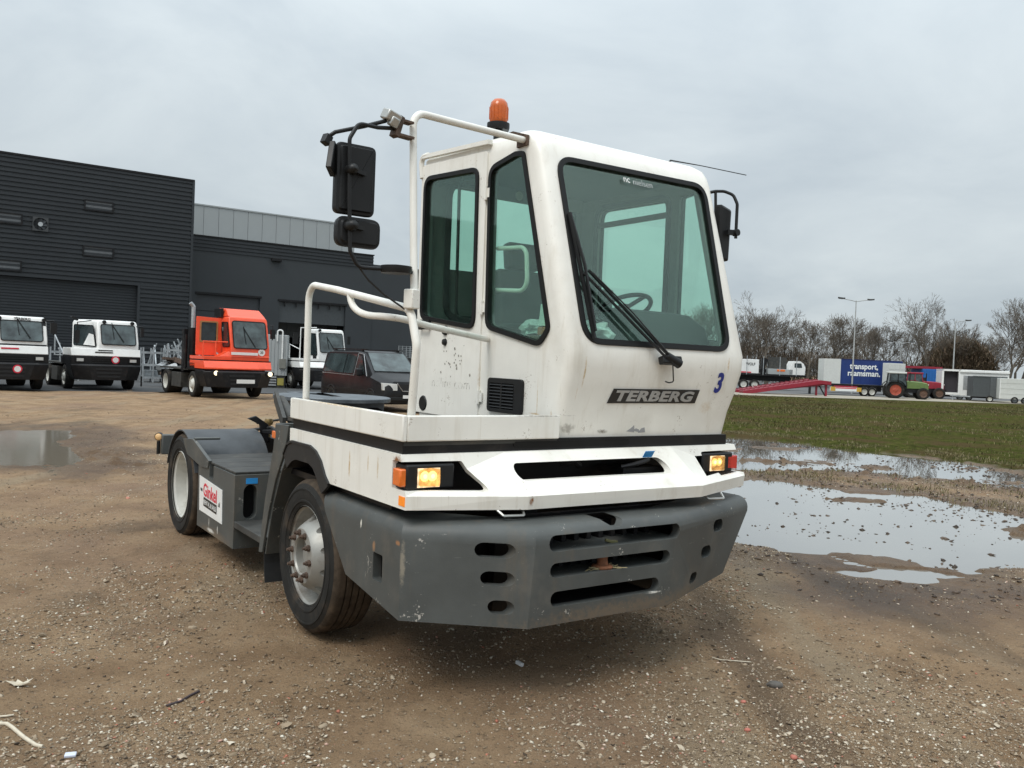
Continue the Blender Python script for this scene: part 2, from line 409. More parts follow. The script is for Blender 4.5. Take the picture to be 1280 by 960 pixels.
M_grey = mat('grey_bumper_paint', (0.066, 0.071, 0.068), 0.5, var=0.16, vscale=4, dirt=(0.155, 0.135, 0.11), dirt_amt=0.5, dscale=3, bump=0.06, bscale=120,
             speck=(0.50, 0.47, 0.42), speck_amt=0.75, speck_scale=60, speck_thr=.41)
add_layer(M_grey, (3, 3, 42), .66, .70, (.19, .185, .175), .55)
add_layer(M_grey, (16, 16, 55), .68, .71, (.26, .25, .23), .6)
add_layer(M_grey, (8, 8, .9), .54, .74, (.115, .092, .066), .45)
add_marks(M_grey, [((1.2, -1.6, .42), (1.6, .6, .16), (.14, .105, .072), .85), ((0, 2, .22), (.6, .9, .12), (.15, .115, .08), .8), ((0.0, -0.8, 0.82), (0.05, 0.02, 0.05), (.7, .68, .6), 1), ((0, -0.97, 0.73), (.05, .04, .06), (.30, .17, .09), .9),
                   ((0.0, -1.24, 0.80), (0.05, 0.05, 0.03), (.30, .15, .07), 1), ((0.01, -1.28, 0.7), (0.03, 0.03, 0.25), (.25, .22, .17), .8),
                   ((0.66, -1.7, 0.845), (0.035, 0.03, 0.02), (.75, .68, .55), 1), ((1.35, -1.7, 0.5), (0.12, 0.03, 0.012), (.7, .68, .62), .9),
                   ((0.0, 2.1, 0.24), (0.05, 0.22, 0.035), (.6, .58, .53), 1), ((0, 1.9, 0.28), (.05, .03, .07), (.6, .58, .53), .9), ((0, 2.15, 0.30), (.05, .02, .08), (.6, .58, .53), .9)])
M_deck = mat('deck_paint', (0.048, 0.048, 0.045), 0.6, var=0.35, vscale=5, spec=.3, dirt=(0.12, 0.105, 0.085), dirt_amt=0.7, dscale=4, bump=0.15, bscale=60)
M_black = mat('black_paint', (0.007, 0.007, 0.008), 0.45, var=0.2, dirt=(0.06, 0.05, 0.042), dirt_amt=0.4, dscale=5, spec=.3)
M_rub = mat('black_rubber', (0.014, 0.0145, 0.015), 0.55, var=0.25, dirt=(0.07, 0.065, 0.055), dirt_amt=0.4, dscale=8, bump=0.05)
M_seal = mat('window_rubber', (0.006, 0.006, 0.006), 0.5, var=0.2, spec=.25)
M_plas = mat('black_plastic', (0.012, 0.0125, 0.013), 0.42, var=0.2, bump=0.05, bscale=200, spec=.3)
M_tyre = mat('tyre_rubber', (0.018, 0.0175, 0.016), 0.8, var=0.3, vscale=9, spec=.25, dirt=(0.085, 0.062, 0.043), dirt_amt=0.7, dscale=5, bump=0.15, bscale=50)
M_rim = mat('silver_rim_paint', (0.33, 0.325, 0.30), 0.45, metal=0.35, var=0.1, dirt=(0.13, 0.10, 0.075), dirt_amt=0.9, dscale=5, bump=0.06)
M_rimw = mat('dusty_white_rim', (0.55, 0.545, 0.50), 0.5, metal=0.1, var=0.1, dirt=(0.2, 0.18, 0.14), dirt_amt=0.6, dscale=7)
M_rust = mat('rusty_steel', (0.095, 0.062, 0.045), 0.75, metal=0.2, var=0.45, vscale=25, bump=0.3, bscale=80)
M_steel = mat('bare_steel', (0.42, 0.42, 0.40), 0.35, metal=0.7, var=0.15)
M_int = mat('cab_lining', (0.13, 0.135, 0.13), 0.75, var=0.08)
M_dash = mat('dashboard_plastic', (0.032, 0.034, 0.035), 0.65, var=0.1, bump=0.1, bscale=150, spec=.3)
M_glass = glass('green_tinted_glass', (0.835, 0.955, 0.90), 0.02, 0.17, haze=0.0)
M_glassd = glass('dirty_tinted_glass', (0.80, 0.945, 0.88), 0.03, 0.26, haze=0.012)
M_amber = mat('amber_lens', (0.75, 0.16, 0.02), 0.15, var=0.12, vscale=40, coat=0.5)
M_beac = lamp_mat('beacon_lens', (0.50, 0.10, 0.012), 0.0)
M_redl = mat('red_lens', (0.5, 0.04, 0.03), 0.2, var=0.1)
M_lamp = lamp_mat('lit_headlamp', (1.0, 0.72, 0.42), 1.0, (0.6, 0.45, 0.3))
_t = M_lamp.node_tree; _g = N(_t, 'ShaderNodeTexCoord'); _n = N(_t, 'ShaderNodeTexNoise', i_Scale=34.0, i_Detail=3.0); L(_t, _g.outputs['Object'], _n.inputs['Vector']); _m = N(_t, 'ShaderNodeMapRange'); _m.inputs['From Min'].default_value = .35; _m.inputs['From Max'].default_value = .68; _m.inputs['To Min'].default_value = .22; _m.inputs['To Max'].default_value = 1.15; L(_t, _n.outputs['Fac'], _m.inputs['Value']); L(_t, _m.outputs[0], _t.nodes['Principled BSDF'].inputs['Emission Strength'])
M_bulb = lamp_mat('lit_bulb', (1.0, 0.80, 0.45), 2.2)
M_blue = mat('blue_sticker', (0.03, 0.26, 0.62), 0.4, var=0.1)
M_navy = mat('navy_print', (0.015, 0.03, 0.22), 0.4, var=0.1)
M_sign = mat('white_sign', (0.78, 0.78, 0.76), 0.35, var=0.04, dirt=(0.4, 0.36, 0.3), dirt_amt=0.25)
M_red = mat('red_print', (0.62, 0.02, 0.05), 0.4, var=0.1)
M_ink = mat('black_print', (0.02, 0.02, 0.02), 0.45, var=0.2)
M_letter = mat('silver_letters', (0.38, 0.38, 0.37), 0.4, metal=0.2, var=0.1)
M_white_print = mat('white_print', (0.8, 0.82, 0.8), 0.5, var=0.03)
M_ghost = mat('glue_residue', (0.30, 0.28, 0.24), 0.7, var=0.5, vscale=60)

TR = empty('yard_tractor', (-1.2506, 5.2821, 0), R(34.8006),
           'large white terminal tractor with grey bumper and lit headlights in the foreground', 'terminal tractor')
def FU(u): return lambda a, b, t: (u + t, a, b)         # plate in the side plane, t points inwards
def FV(v): return lambda a, b, t: (a, v + t, b)
LEN = math.hypot(1, .3077)
def FW(a, b, t):                                        # windscreen plane, b is the height
    return (a, -1.305 + (b - 1.83) * .3077 - t / LEN, b + t * .3077 / LEN)

# ---------------- cab shell
def cab_ring(z, vf, u0, u1, vr, rf=.075, rr=.05, slope=0.0, n=5):
    pts = rpoly([(u0, vf), (u1, vf), (u1, vr), (u0, vr)], [rf, rf, rr, rr], n)
    return [(a, b, z + slope * (b + .9)) for a, b in pts]
CABP = [(1.312, -1.205, 1.0, 2.44, .45, 0), (1.46, -1.228, 1.0, 2.46, .455, 0), (1.60, -1.268, 1.0, 2.485, .46, 0), (1.72, -1.298, 1.0, 2.5, .46, 0), (1.83, -1.306, 1.0, 2.5, .465, 0),
        (3.0, -.945, 1.0, 2.5, .495, 0), (3.06, -.918, 1.0, 2.5, .497, .02), (3.115, -.875, 1.005, 2.495, .497, .04), (3.15, -.81, 1.035, 2.465, .48, .05), (3.168, -.72, 1.11, 2.39, .42, .05)]
b = MB(); b.loft([cab_ring(z, vf, u0, u1, vr, slope=s) for z, vf, u0, u1, vr, s in CABP])
cab = b.build('cab', [M_white, M_int], TR, smooth=40)
c = MB(); c.loft([cab_ring(z, vf, u0, u1, vr, .05, .03) for z, vf, u0, u1, vr in
                  [(1.37, -1.15, 1.045, 2.40, .40), (1.75, -1.245, 1.045, 2.455, .41), (1.83, -1.255, 1.045, 2.455, .415), (2.98, -.90, 1.045, 2.455, .445), (3.07, -.84, 1.06, 2.44, .445)]], mi=1)
cut(cab, c, 40)
W_WIND = rpoly([(1.105, 1.855), (2.345, 1.855), (2.41, 3.005), (1.108, 2.988)], [.14, .13, .12, .13], 8)
W_DOOR = rpoly([(.425, 2.02), (-.325, 1.935), (-.300, 3.005), (.437, 3.052)], [.09, .09, .09, .10], 6)
W_SIDE = rpoly([(-.435, 1.945), (-1.03, 1.830), (-1.125, 1.935), (-.795, 3.022), (-.70, 3.033), (-.405, 2.985)], [.10, .10, .06, .05, .05, .10], 6)
W_RREAR = rpoly([(.24, 2.08), (-.575, 2.05), (-.575, 2.985), (.24, 3.0)], .10, 6)
W_RSIDE = rpoly([(-.645, 1.95), (-1.13, 1.90), (-.82, 3.01), (-.645, 2.99)], .05, 5)
W_BACK = rpoly([(1.18, 2.04), (2.36, 2.04), (2.36, 3.05), (1.18, 3.05)], .13, 6)
s_ = -.025
c = MB()
c.prism(offset_poly(W_WIND, s_), FW, -.11, .12, 1)
c.prism(offset_poly(W_DOOR, s_), FU(.9), 0, .19, 1); c.prism(offset_poly(W_SIDE, s_), FU(.9), 0, .19, 1)
c.prism(offset_poly(W_RREAR, s_), FU(2.42), 0, .2, 1); c.prism(offset_poly(W_RSIDE, s_), FU(2.42), 0, .2, 1)
c.prism(offset_poly(W_BACK, s_), FV(.43), 0, .2, 1)
cut(cab, c, 40)
def window(name, poly, fn, tout, tin, gm, parent=TR, sealw=.03):
    """glass pane with its rubber seal as a sub-part"""
    g = MB(); g.prism(offset_poly(poly, -.03), fn, (tout + tin) / 2 - .003, (tout + tin) / 2 + .003)
    p = g.build(name, gm, parent, smooth=0)
    s = MB(); s.plate(poly, [offset_poly(poly, -sealw)], fn, tout, tin); s.build('window_seal', M_seal, p, smooth=30, bevel=.004)
    return p
wind = window('windscreen', W_WIND, FW, .014, -.02, M_glass, sealw=.033)
text('lettering', 'nc', .062, lambda x, y, z: FW(1.662 + x, 2.915 + y, .012 + z), M_white_print, wind, .0, 0, .001)
text('lettering', 'nielsen', .062, lambda x, y, z: FW(1.80 + x, 2.915 + y, .012 + z), mat('grey_print', (.62, .64, .64), .5), wind, -.0012, 0, .001, .165)
window('side_window', W_SIDE, FU(1.0), -.014, .02, M_glassd)
window('side_window', W_RSIDE, FU(2.5), .014, -.02, M_glass)
window('side_window', W_RREAR, FU(2.5), .014, -.02, M_glass)
window('rear_window', W_BACK, FV(.49), .012, -.02, M_glass)
# inside of the right window: horizontal sash bar, and sashes
b = MB(); b.box(2.452, 2.475, -.55, .21, 2.835, 2.875); b.build('sash_bar', M_dash, TR)
b = MB(); b.plate(offset_poly(W_RREAR, .02), [offset_poly(W_RREAR, -.026)], FU(2.455), -.010, .0); b.build('window_trim', M_dash, TR, smooth=0)
b = MB(); b.plate(offset_poly(W_BACK, .02), [offset_poly(W_BACK, -.026)], FV(.42), -.012, 0); b.build('window_trim', M_dash, TR, smooth=0)
# door
dp = rpoly([(.478, 1.345), (-.385, 1.345), (-.385, 3.095), (.492, 3.14)], [.02, .02, .03, .04], 3)
b = MB(); b.plate(dp, [offset_poly(W_DOOR, -.02)], FU(1.0), -.012, .004)
door = b.build('door', M_white, TR, smooth=0, bevel=.004)
g = window('door_window', W_DOOR, FU(1.0), -.026, .02, M_glassd, parent=door)
# sliding half pane frame in the door window
sl_ = rpoly([(-.02, 2.03), (-.30, 2.0), (-.285, 2.94), (0.0, 2.965)], .07, 5)
b = MB(); b.plate(offset_poly(sl_, .014), [offset_poly(sl_, -.006)], FU(1.012), 0, .014); b.build('sliding_frame', M_seal, TR, smooth=0)
b = MB(); b.obox((.985, .34, 2.0), (.03, .14, .03)); b.tube([(.985, .40, 1.955), (.955, .40, 1.955), (.955, .28, 1.955), (.985, .28, 1.955)], .012, 8)
b.build('door_handle', M_plas, door)
b = MB(); b.lathe([(0.0, -.008), (.05, -.008), (.056, 0), (.056, .01)], (.988, .345, 1.415), (1, 0, 0), 20); b.build('door_vent', M_plas, door)
b = MB(); b.lathe([(0, -.02), (.028, -.015), (.035, 0), (.035, .02)], (.985, .06, 1.935), (1, 0, 0), 14); b.lathe([(0, -.02), (.02, -.015), (.025, 0), (.025, .02)], (.985, .06, 1.855), (1, 0, 0), 14)
b.build('door_lock', M_plas, door)
for zz in (1.5, 2.08, 2.82):
    b = MB(); b.cyl((.984, -.392, zz - .045), (.984, -.392, zz + .045), .013, n=8); b.box(.985, .995, -.43, -.35, zz - .03, zz + .03)
    b.build('door_hinge', M_white, TR)
# faint remains of peeled lettering on the door
rr_ = random.Random(4)
_pl = text('peeled_lettering', 'ndlins.com', .105, lambda x, y, z: (.9865 - z, -.03 - x, 1.575 + y), M_ghost, door, -.004, 0, .0012, .50)
bm = bmesh.new(); bm.from_mesh(_pl.data); bmesh.ops.triangulate(bm, faces=bm.faces); bmesh.ops.subdivide_edges(bm, edges=[e for e in bm.edges if e.calc_length() > .012], cuts=2); bmesh.ops.delete(bm, geom=[f for f in bm.faces if math.sin(f.calc_center_median().y * 190 + 70 * f.calc_center_median().z) + rr_.uniform(-.8, .8) > -.15], context='FACES'); bm.to_mesh(_pl.data); bm.free(); kind(_pl, 'stuff')
b = MB()
for k in range(26):
    y = rr_.gauss(-.03, .10); z = rr_.gauss(1.735, .055); s = rr_.uniform(.003, .011)
    b.prism([(y - s, z - s * .6), (y + s * .5, z - s), (y + s, z + s * .4), (y - s * .3, z + s)], FU(.9868), -.0006, .0006)
kind(b.build('glue_residue', M_ghost, door, smooth=0), 'stuff')
# roof gutter and rain strip over the door
b = MB(); b.bar((.985, .47, 3.20), (.985, -.42, 3.143), .035, .028); b.tube(fillet([(.99, .485, 3.05), (.985, .505, 3.20), (.985, .40, 3.205)], .06), .02, 8)
b.build('roof_gutter', M_white, TR, smooth=40)
# intake vent low on the side
b = MB(); b.plate(rpoly([(-.505, 1.418), (-.885, 1.418), (-.885, 1.632), (-.505, 1.632)], .03), [rpoly([(-.53, 1.44), (-.80, 1.44), (-.80, 1.60), (-.53, 1.60)], .01)], FU(1.0), -.02, .0)
vent = b.build('air_vent', M_plas, TR, smooth=0, bevel=.004)
b = MB(); b.box(.997, .999, -.86, -.52, 1.43, 1.61); b.build('vent_backing', M_seal, vent, 0)
for k in range(8):
    b = MB(); z = 1.449 + k * .0197; b.bar((.988, -.533, z), (.988, -.797, z), .018, .007, (.4, 0, 1)); b.build('slat', M_plas, vent, 0)
b = MB(); b.box(.979, .985, -.672, -.656, 1.442, 1.598); b.build('vent_post', M_plas, vent, 0)

# ---------------- platform, black band, cowl
b = MB(); b.box(0, .028, -1.246, .33, 1.311, 1.446); b.box(.028, 1.0, -1.248, -1.222, 1.311, 1.444); b.box(.0, .03, .33, .345, 1.312, 1.444)
plat = b.build('platform_rail', M_white, TR, bevel=.007, smooth=40)
b = MB(); b.box(.02, 1.0, -1.224, .44, 1.288, 1.316); b.build('platform_floor', M_deck, TR)
b = MB(); b.box(.016, 2.43, -1.222, .32, 1.246, 1.3115); band = b.build('black_band', M_black, TR)
b = MB(); b.prism(stadium(1.13, 1.279, .86, .036), FV(-1.222), -.003, .0); b.build('band_slot', M_seal, band, 0)
TOP = [(0, .33), (0, -1.235), (.62, -1.255), (1.88, -1.255), (2.5, -1.235), (2.5, .33)]
MID = [(0, .33), (0, -1.305), (.60, -1.525), (1.86, -1.56), (2.525, -1.315), (2.525, .33)]
LOW = [(0, .33), (0, -1.302), (.60, -1.515), (1.86, -1.548), (2.525, -1.305), (2.525, .33)]
def lv(P, z): return [(a, c_, z) for a, c_ in P]
b = MB(); vs_ = lv(LOW, .975) + lv(MID, 1.045) + lv(TOP, 1.246); fs_ = [(5, 4, 3, 2, 1, 0), (12, 13, 14, 15, 16, 17)]
for i in range(6):
    j = (i + 1) % 6; fs_.append((i, j, 6 + j, 6 + i)); m0, m1, t0, t1 = 6 + i, 6 + j, 12 + i, 12 + j
    fs_ += [(m0, m1, t0), (m1, t1, t0)] if i == 3 else [(m0, m1, t1), (m0, t1, t0)]
b.add(vs_, fs_)
cowl = b.build('front_cowl', M_white, TR, smooth=0)
def inset(P, d): return [(a + (d if a < 1 else -d) * (1 if a in (0, 2.5, 2.525) else 0), c_ + (d if c_ < 0 else -d), ) for a, c_ in P]
c = MB(); c.loft([lv(inset(LOW, .03), .9), lv(inset(MID, .03), 1.04), lv(inset(TOP, .03), 1.215)])
cut(cowl, c, 0)
c = MB()
arch = [(.5, .9), (.5, 1.155), (-.04, 1.155), (-.14, 1.13), (-.22, 1.08), (-.29, 1.0), (-.325, .9)]
c.prism(arch, FU(-.1), 0, .4); c.prism(arch, FU(2.2), 0, .5)
c.prism(rpoly([(-.1, 1.212), (.345, 1.207), (.43, 1.066), (.015, 1.066), (-.1, 1.10)], [.0, .02, .02, .01, 0], 4), FV(-1.75), 0, .60)
c.prism(rpoly([(2.62, 1.212), (2.14, 1.207), (2.20, 1.066), (2.62, 1.066)], [.0, .02, .02, 0], 4), FV(-1.75), 0, .62)
c.prism(stadium(1.165, 1.152, 1.11, .082, 10), FV(-1.75), 0, .56)
cut(cowl, c, 0)
bv = cowl.modifiers.new('bevel', 'BEVEL'); bv.width = .006; bv.segments = 2; bv.limit_method = 'ANGLE'; bv.angle_limit = R(25)
b = MB(); b.box(.036, 2.46, -1.06, -1.03, .96, 1.212); b.build('firewall', M_black, TR)
b = MB(); b.box(1.45, 1.78, -1.30, -1.07, 1.09, 1.13); b.tube([(1.43, -1.30, 1.14), (1.5, -1.33, 1.155), (1.56, -1.36, 1.175), (1.59, -1.37, 1.19)], .013, 8); b.tube([(1.05, -1.2, 1.16), (1.11, -1.25, 1.18), (1.16, -1.24, 1.15)], .02, 8)
b.build('engine_fitting', M_black, TR)
for x0, x1, side in ((.02, .30, -1), (2.16, 2.45, 1)):
    b = MB(); b.box(x0, x1, -1.27, -1.10, 1.068, 1.196)
    box = b.build('headlamp', M_plas, TR, bevel=.01)
    lx = (.085, .205) if side < 0 else (2.235, 2.36)
    b = MB(); b.prism(rpoly([(lx[0], 1.088), (lx[1] - .0, 1.084), (lx[1], 1.172), (lx[0] + .06, 1.181), (lx[0], 1.172)], .012), FV(-1.288), 0, .006); b.build('lamp_lens', glass('lamp_glass', (1.0, .86, .62), .06, .6), box, 0)
    b = MB(); b.box(lx[0] - .004, lx[1] + .004, -1.276, -1.271, 1.08, 1.178); b.build('reflector', M_lamp, box, 0)
    for ox in (.035, .08):
        b = MB(); b.lathe([(.026, -.0), (.024, .002), (.018, .004), (0, .007)], (lx[0] + ox, -1.277, 1.137), (0, -1, 0), 14); b.build('bulb', M_bulb, box)
    ix = (-.012, .055) if side < 0 else (2.40, 2.50)
    yy = -1.225 if side < 0 else -1.235
    b = MB(); b.box(ix[0], ix[1], yy - .035, yy + .05, 1.085, 1.175); b.build('turn_signal', M_amber if side < 0 else M_redl, TR, bevel=.008)
b = MB(); b.box(-.003, .004, -1.300, -1.235, .992, 1.040); b.build('side_reflector', lamp_mat('glowing_orange_reflector', (.9, .25, .02), .15), TR, 0)  # unlit reflector with a faint glow put into its material
for ux in (.50, 2.02):
    b = MB(); b.tube(fillet([(ux - .05, -1.45, .975), (ux - .03, -1.49, .947), (ux + .08, -1.515, .947), (ux + .10, -1.47, .975)], .01), .007, 6); b.build('tie_loop', M_steel, TR)
# blue stickers
b = MB(); b.obox((1.617, -1.335, 1.2135), (.075, .0506, .003), (R(-56.5) + math.pi, 0, R(0))); b.build('blue_sticker', M_blue, TR, 0)

# nameplate and number
ysl = lambda z: -1.228 - (z - 1.46) * .0 - .0
def FP(a, z, t):                                        # cab front between 1.46 and 1.72
    zz = [1.312, 1.46, 1.60, 1.72, 1.83]; vv = [-1.205, -1.228, -1.268, -1.298, -1.306]
    return (a, float(np.interp(z, zz, vv)) - t, z)
b = MB(); b.plate([(1.345, 1.515), (2.085, 1.519), (2.10, 1.606), (1.375, 1.603)], [], lambda a, z, t: FP(a, z, t), .001, .007)
npl = b.build('nameplate', M_ink, TR, 0)
text('lettering', 'TERBERG', .086, lambda x, y, z: FP(1.725 + x, 1.561 + y, .009 + z), M_letter, npl, .0035, .18, .004, .66, 1.06)
text('number_sticker', '3', .175, lambda x, y, z: FP(2.268 + x * .8, 1.655 + y, .003 + z), M_navy, TR, .006, .12, .001)
b = MB()
for k in range(3):
    b.prism([(1.56 + .045 * k - rr_.uniform(0, .02), 1.335 + rr_.uniform(-.01, .015)), (1.61 + .045 * k, 1.335), (1.60 + .045 * k, 1.352 + rr_.uniform(0, .03)), (1.575 + .045 * k, 1.36)], lambda a, z, t: FP(a, z, t), .0005, .0015)
kind(b.build('paint_chips', mat('chipped_grey', (.3, .3, .3), .6), TR, 0), 'stuff')

# ---------------- wiper
def wp(u, z, t): return FW(u, z, t)
wip = MB(); wip.obox(wp(1.75, 1.775, .03), (.16, .05, .05), (R(-17), 0, 0)); wip.cyl(wp(1.70, 1.80, .05), wp(1.80, 1.745, .055), .026, .032, 8)
wip = wip.build('wiper', M_plas, TR, bevel=.008)
b = MB(); b.bar(wp(1.72, 1.80, .05), wp(1.19, 2.275, .045), .02, .012); b.bar(wp(1.69, 1.785, .055), wp(1.15, 2.255, .045), .016, .012); b.build('wiper_arm', M_plas, wip)
b = MB(); b.tube([wp(1.70, 1.80, .075), wp(1.45, 2.03, .085), wp(1.2, 2.25, .07)], .0045, 6); b.build('wiper_hose', M_rub, wip)
b = MB(); b.bar(wp(1.13, 2.62, .028), wp(1.17, 1.88, .028), .014, .022); b.bar(wp(1.125, 2.60, .04), wp(1.165, 2.30, .05), .012, .016); b.bar(wp(1.165, 2.30, .05), wp(1.175, 1.92, .04), .012, .016)
b.build('wiper_blade', M_plas, wip)
b = MB(); b.tube(fillet([wp(1.755, 1.755, .04), (1.80, -1.335, 1.655), (1.77, -1.325, 1.648), (1.745, -1.32, 1.655)], .01), .0045, 6); b.build('wiper_spring', M_rub, wip)

# ---------------- handrail, mirror pole
b = MB(); b.tube(fillet([(.05, .20, 1.43), (.05, .215, 2.185), (.05, -.25, 2.125), (.06, -1.17, 1.985), (.065, -1.24, 1.80), (.075, -1.19, 1.43)], .10, 6), .0215, 12)
rail = b.build('handrail', M_white, TR, 60)
b = MB(); b.tube([Vector((.05, -.43, 2.10)) * (1 - q) ** 2 + Vector((.05, -.44, 1.965)) * 2 * q * (1 - q) + Vector((.06, -.80, 1.957)) * q * q for q in [k / 10 for k in range(10)]] + fillet([(.06, -.80, 1.957), (.12, -.93, 1.948), (.40, -.74, 1.925), (.985, -.475, 1.875)], .1, 4), .0195, 12); b.build('grab_bar', M_white, rail, 60)
b = MB(); b.tube(fillet([(.07, -1.19, 2.0), (.085, -1.13, 2.3), (.11, -1.02, 3.03), (.40, -.945, 3.047), (1.0, -.79, 3.085)], .09, 6), .020, 12)
pole = b.build('mirror_pole', M_white, TR, 60)
b = MB(); b.obox((.055, -1.185, 2.035), (.06, .06, .10), (0, 0, .4)); b.build('pole_clamp', M_white, pole, bevel=.006)
b = MB(); b.box(.90, 1.02, -.80, -.72, 3.105, 3.12); b.box(.985, 1.0, -.83, -.72, 3.05, 3.11); b.build('pole_bracket', M_rust, pole)
b = MB(); b.obox((.03, -1.065, 2.955), (.11, .05, .012), (0, 0, .2)); b.obox((.03, -1.075, 2.875), (.11, .05, .012), (0, 0, .2)); b.obox((-.012, -1.085, 2.915), (.03, .05, .11), (0, .3, .2))
b.build('mirror_clamp', M_rust, TR)
b = MB(); b.obox((-.055, -1.10, 2.955), (.085, .07, .055), (.3, .25, .2)); b.obox((-.05, -1.12, 2.925), (.05, .04, .05), (.3, .25, .2)); b.build('mirror_lamp', M_steel, TR, bevel=.008)
mir = MB(); mir.tube(fillet([(-.01, -1.09, 2.905), (-.13, -1.105, 2.885), (-.235, -1.11, 2.885), (-.285, -1.12, 2.80), (-.275, -1.12, 2.5), (-.262, -1.12, 2.25), (-.215, -1.12, 2.175), (.03, -1.15, 2.18)], .05, 5), .0105, 8)
mir.lathe([(0, -.05), (.02, -.045), (.028, -.02), (.028, .03)], (-.27, -1.12, 2.65), (0, 1, 0), 10); mir.lathe([(0, -.05), (.022, -.045), (.03, -.02), (.03, .03)], (-.262, -1.12, 2.375), (0, 1, 0), 10)
mir.bar((-.27, -1.13, 2.65), (-.19, -1.11, 2.64), .02, .02); mir.bar((-.262, -1.13, 2.375), (-.19, -1.11, 2.37), .02, .02)
mir = mir.build('mirror_arm', M_plas, TR, 60)
def housing(name, x0, x1, z0, z1, y, dep, r, rot=0):
    b = MB(); P = rpoly([(x0, z0), (x1, z0), (x1, z1), (x0, z1)], r, 5)
    rings = [[(a, y + d_, c_) for a, c_ in offset_poly(P, o)] for d_, o in ((0, -.030), (.0, -.024), (.012, -.017), (.014, -.005), (dep * .5, 0), (dep, -.004))]
    b.loft(rings); return b.build(name, M_plas, mir, 22)
housing('mirror_housing', -.335, -.120, 2.435, 2.79, -1.10, .06, .035)
housing('mirror_housing', -.322, -.082, 2.275, 2.428, -1.10, .06, .05)
b = MB(); b.obox((-.345, -1.06, 2.70), (.09, .03, .15), (0, .35, .9)); b.tube([(-.375, -1.05, 2.80), (-.34, -1.07, 2.83), (-.20, -1.09, 2.88), (-.08, -1.10, 2.93)], .011, 8); b.obox((-.375, -1.05, 2.79), (.04, .04, .05), (0, .4, .3)); b.build('kerb_mirror', M_plas, mir, bevel=.008)
b = MB(); b.lathe([(0, -.025), (.075, -.025), (.08, -.01), (.08, .012), (0, .022)], (-.02, -1.15, 2.185), (0, 0, 1), 18); b.box(-.04, .09, -1.17, -1.13, 2.165, 2.178); b.build('mirror_joint', M_plas, mir)
b = MB(); b.tube([(-.235, -1.11, 2.23), (-.2, -1.11, 2.17), (-.15, -1.11, 2.115), (-.06, -1.11, 2.05), (.02, -1.13, 2.0), (.06, -1.15, 1.97)], .005, 6); b.build('mirror_cable', M_rub, mir)
# mirror on the far side
mr = MB(); mr.tube(fillet([(2.49, -.90, 2.97), (2.54, -.93, 2.985), (2.60, -.955, 2.99), (2.645, -1.0, 2.965), (2.655, -1.03, 2.90), (2.655, -1.03, 2.66)], .05, 4), .011, 8); mr.tube([(2.54, -.93, 2.985), (2.55, -.94, 2.7)], .01, 8)
mr.bar((2.60, -1.0, 2.70), (2.67, -1.03, 2.70), .03, .035); mr.lathe([(0, -.02), (.024, -.02), (.024, .02), (0, .02)], (2.655, -1.03, 2.70), (0, 1, 0), 10)
mr = mr.build('mirror_arm', M_plas, TR, 60)
b = MB(); P = rpoly([(2.55, 2.50), (2.655, 2.50), (2.665, 2.865), (2.535, 2.90)], .025, 4)
b.loft([[(a, -.985 + d_, c_) for a, c_ in offset_poly(P, o)] for d_, o in ((0, -.02), (.01, -.004), (.05, 0), (.055, -.006))]); b.build('mirror_housing', M_plas, mr, 30)
# beacon, aerial
b = MB(); b.lathe([(.0, 0), (.07, 0), (.075, .02), (.075, .045), (.06, .05), (0, .05)], (1.10, -.33, 3.255), (0, 0, 1), 20); b.cyl((1.10, -.33, 3.17), (1.10, -.33, 3.26), .03)
bea = b.build('beacon', M_plas, TR, 40)
pr = [(.056, .05), (.060, .07), (.061, .15), (.055, .18), (.038, .20), (0.0, .207)]
b = MB(); b.lathe(pr, (1.10, -.33, 3.255), (0, 0, 1), 28); b.build('beacon_lens', M_beac, bea, 40)
b = MB()
for k in range(14):
    a = 2 * math.pi * k / 14; b.cyl((1.10 + .061 * math.cos(a), -.33 + .061 * math.sin(a), 3.325), (1.10 + .061 * math.cos(a), -.33 + .061 * math.sin(a), 3.405), .0035, n=5)
b.build('lens_ribs', M_beac, bea)
b = MB(); b.tube([(2.28, -.72, 3.17), (2.30, -.72, 3.195), (2.62, -.70, 3.215), (3.12, -.70, 3.225)], [.012, .006, .0035, .0035], 6); b.build('aerial', M_plas, TR)

# ---------------- inside the cab
b = MB(); b.loft([[(1.42, y, z), (1.95, y, z), (1.95, y + t, z + h), (1.42, y + t, z + h)] for y, z, t, h in ((-.42, 1.55, 0, .10), (-.42, 1.70, 0, .12), (.02, 1.70, 0, .12))]); b.obox((1.68, .1, 2.05), (.5, .13, .72), (-.15, 0, 0)); b.obox((1.68, .17, 2.52), (.28, .10, .2), (-.15, 0, 0))
b.obox((1.38, -.15, 1.98), (.06, .34, .05)); b.box(1.5, 1.86, -.3, .1, 1.37, 1.6); b.build('driver_seat', M_dash, TR, bevel=.03, seg=3)
b = MB(); b.loft([[(1.50, -1.17, z0), (2.43, -1.17, z0), (2.43, y1, z1), (1.50, y1, z1)] for z0, y1, z1 in ((1.4, -.75, 1.4), (1.86, -.72, 1.95))])
b.loft([[(1.62, -1.08, 1.86), (2.42, -1.08, 1.86), (2.42, -.70, 1.86), (1.62, -.70, 1.86)], [(1.74, -1.03, 2.02), (2.40, -1.03, 2.02), (2.40, -.72, 2.05), (1.74, -.72, 2.05)], [(1.80, -.95, 2.10), (2.32, -.95, 2.10), (2.34, -.74, 2.13), (1.80, -.74, 2.13)]])
b.box(1.05, 2.44, -1.16, -1.0, 1.38, 1.845); b.build('dashboard', M_dash, TR, bevel=.02, seg=2)
b = MB(); rim = []
cst = Vector((2.05, -.56, 2.13)); ax = Vector((0, .55, 1)).normalized(); u_ = ax.orthogonal().normalized(); w_ = ax.cross(u_)
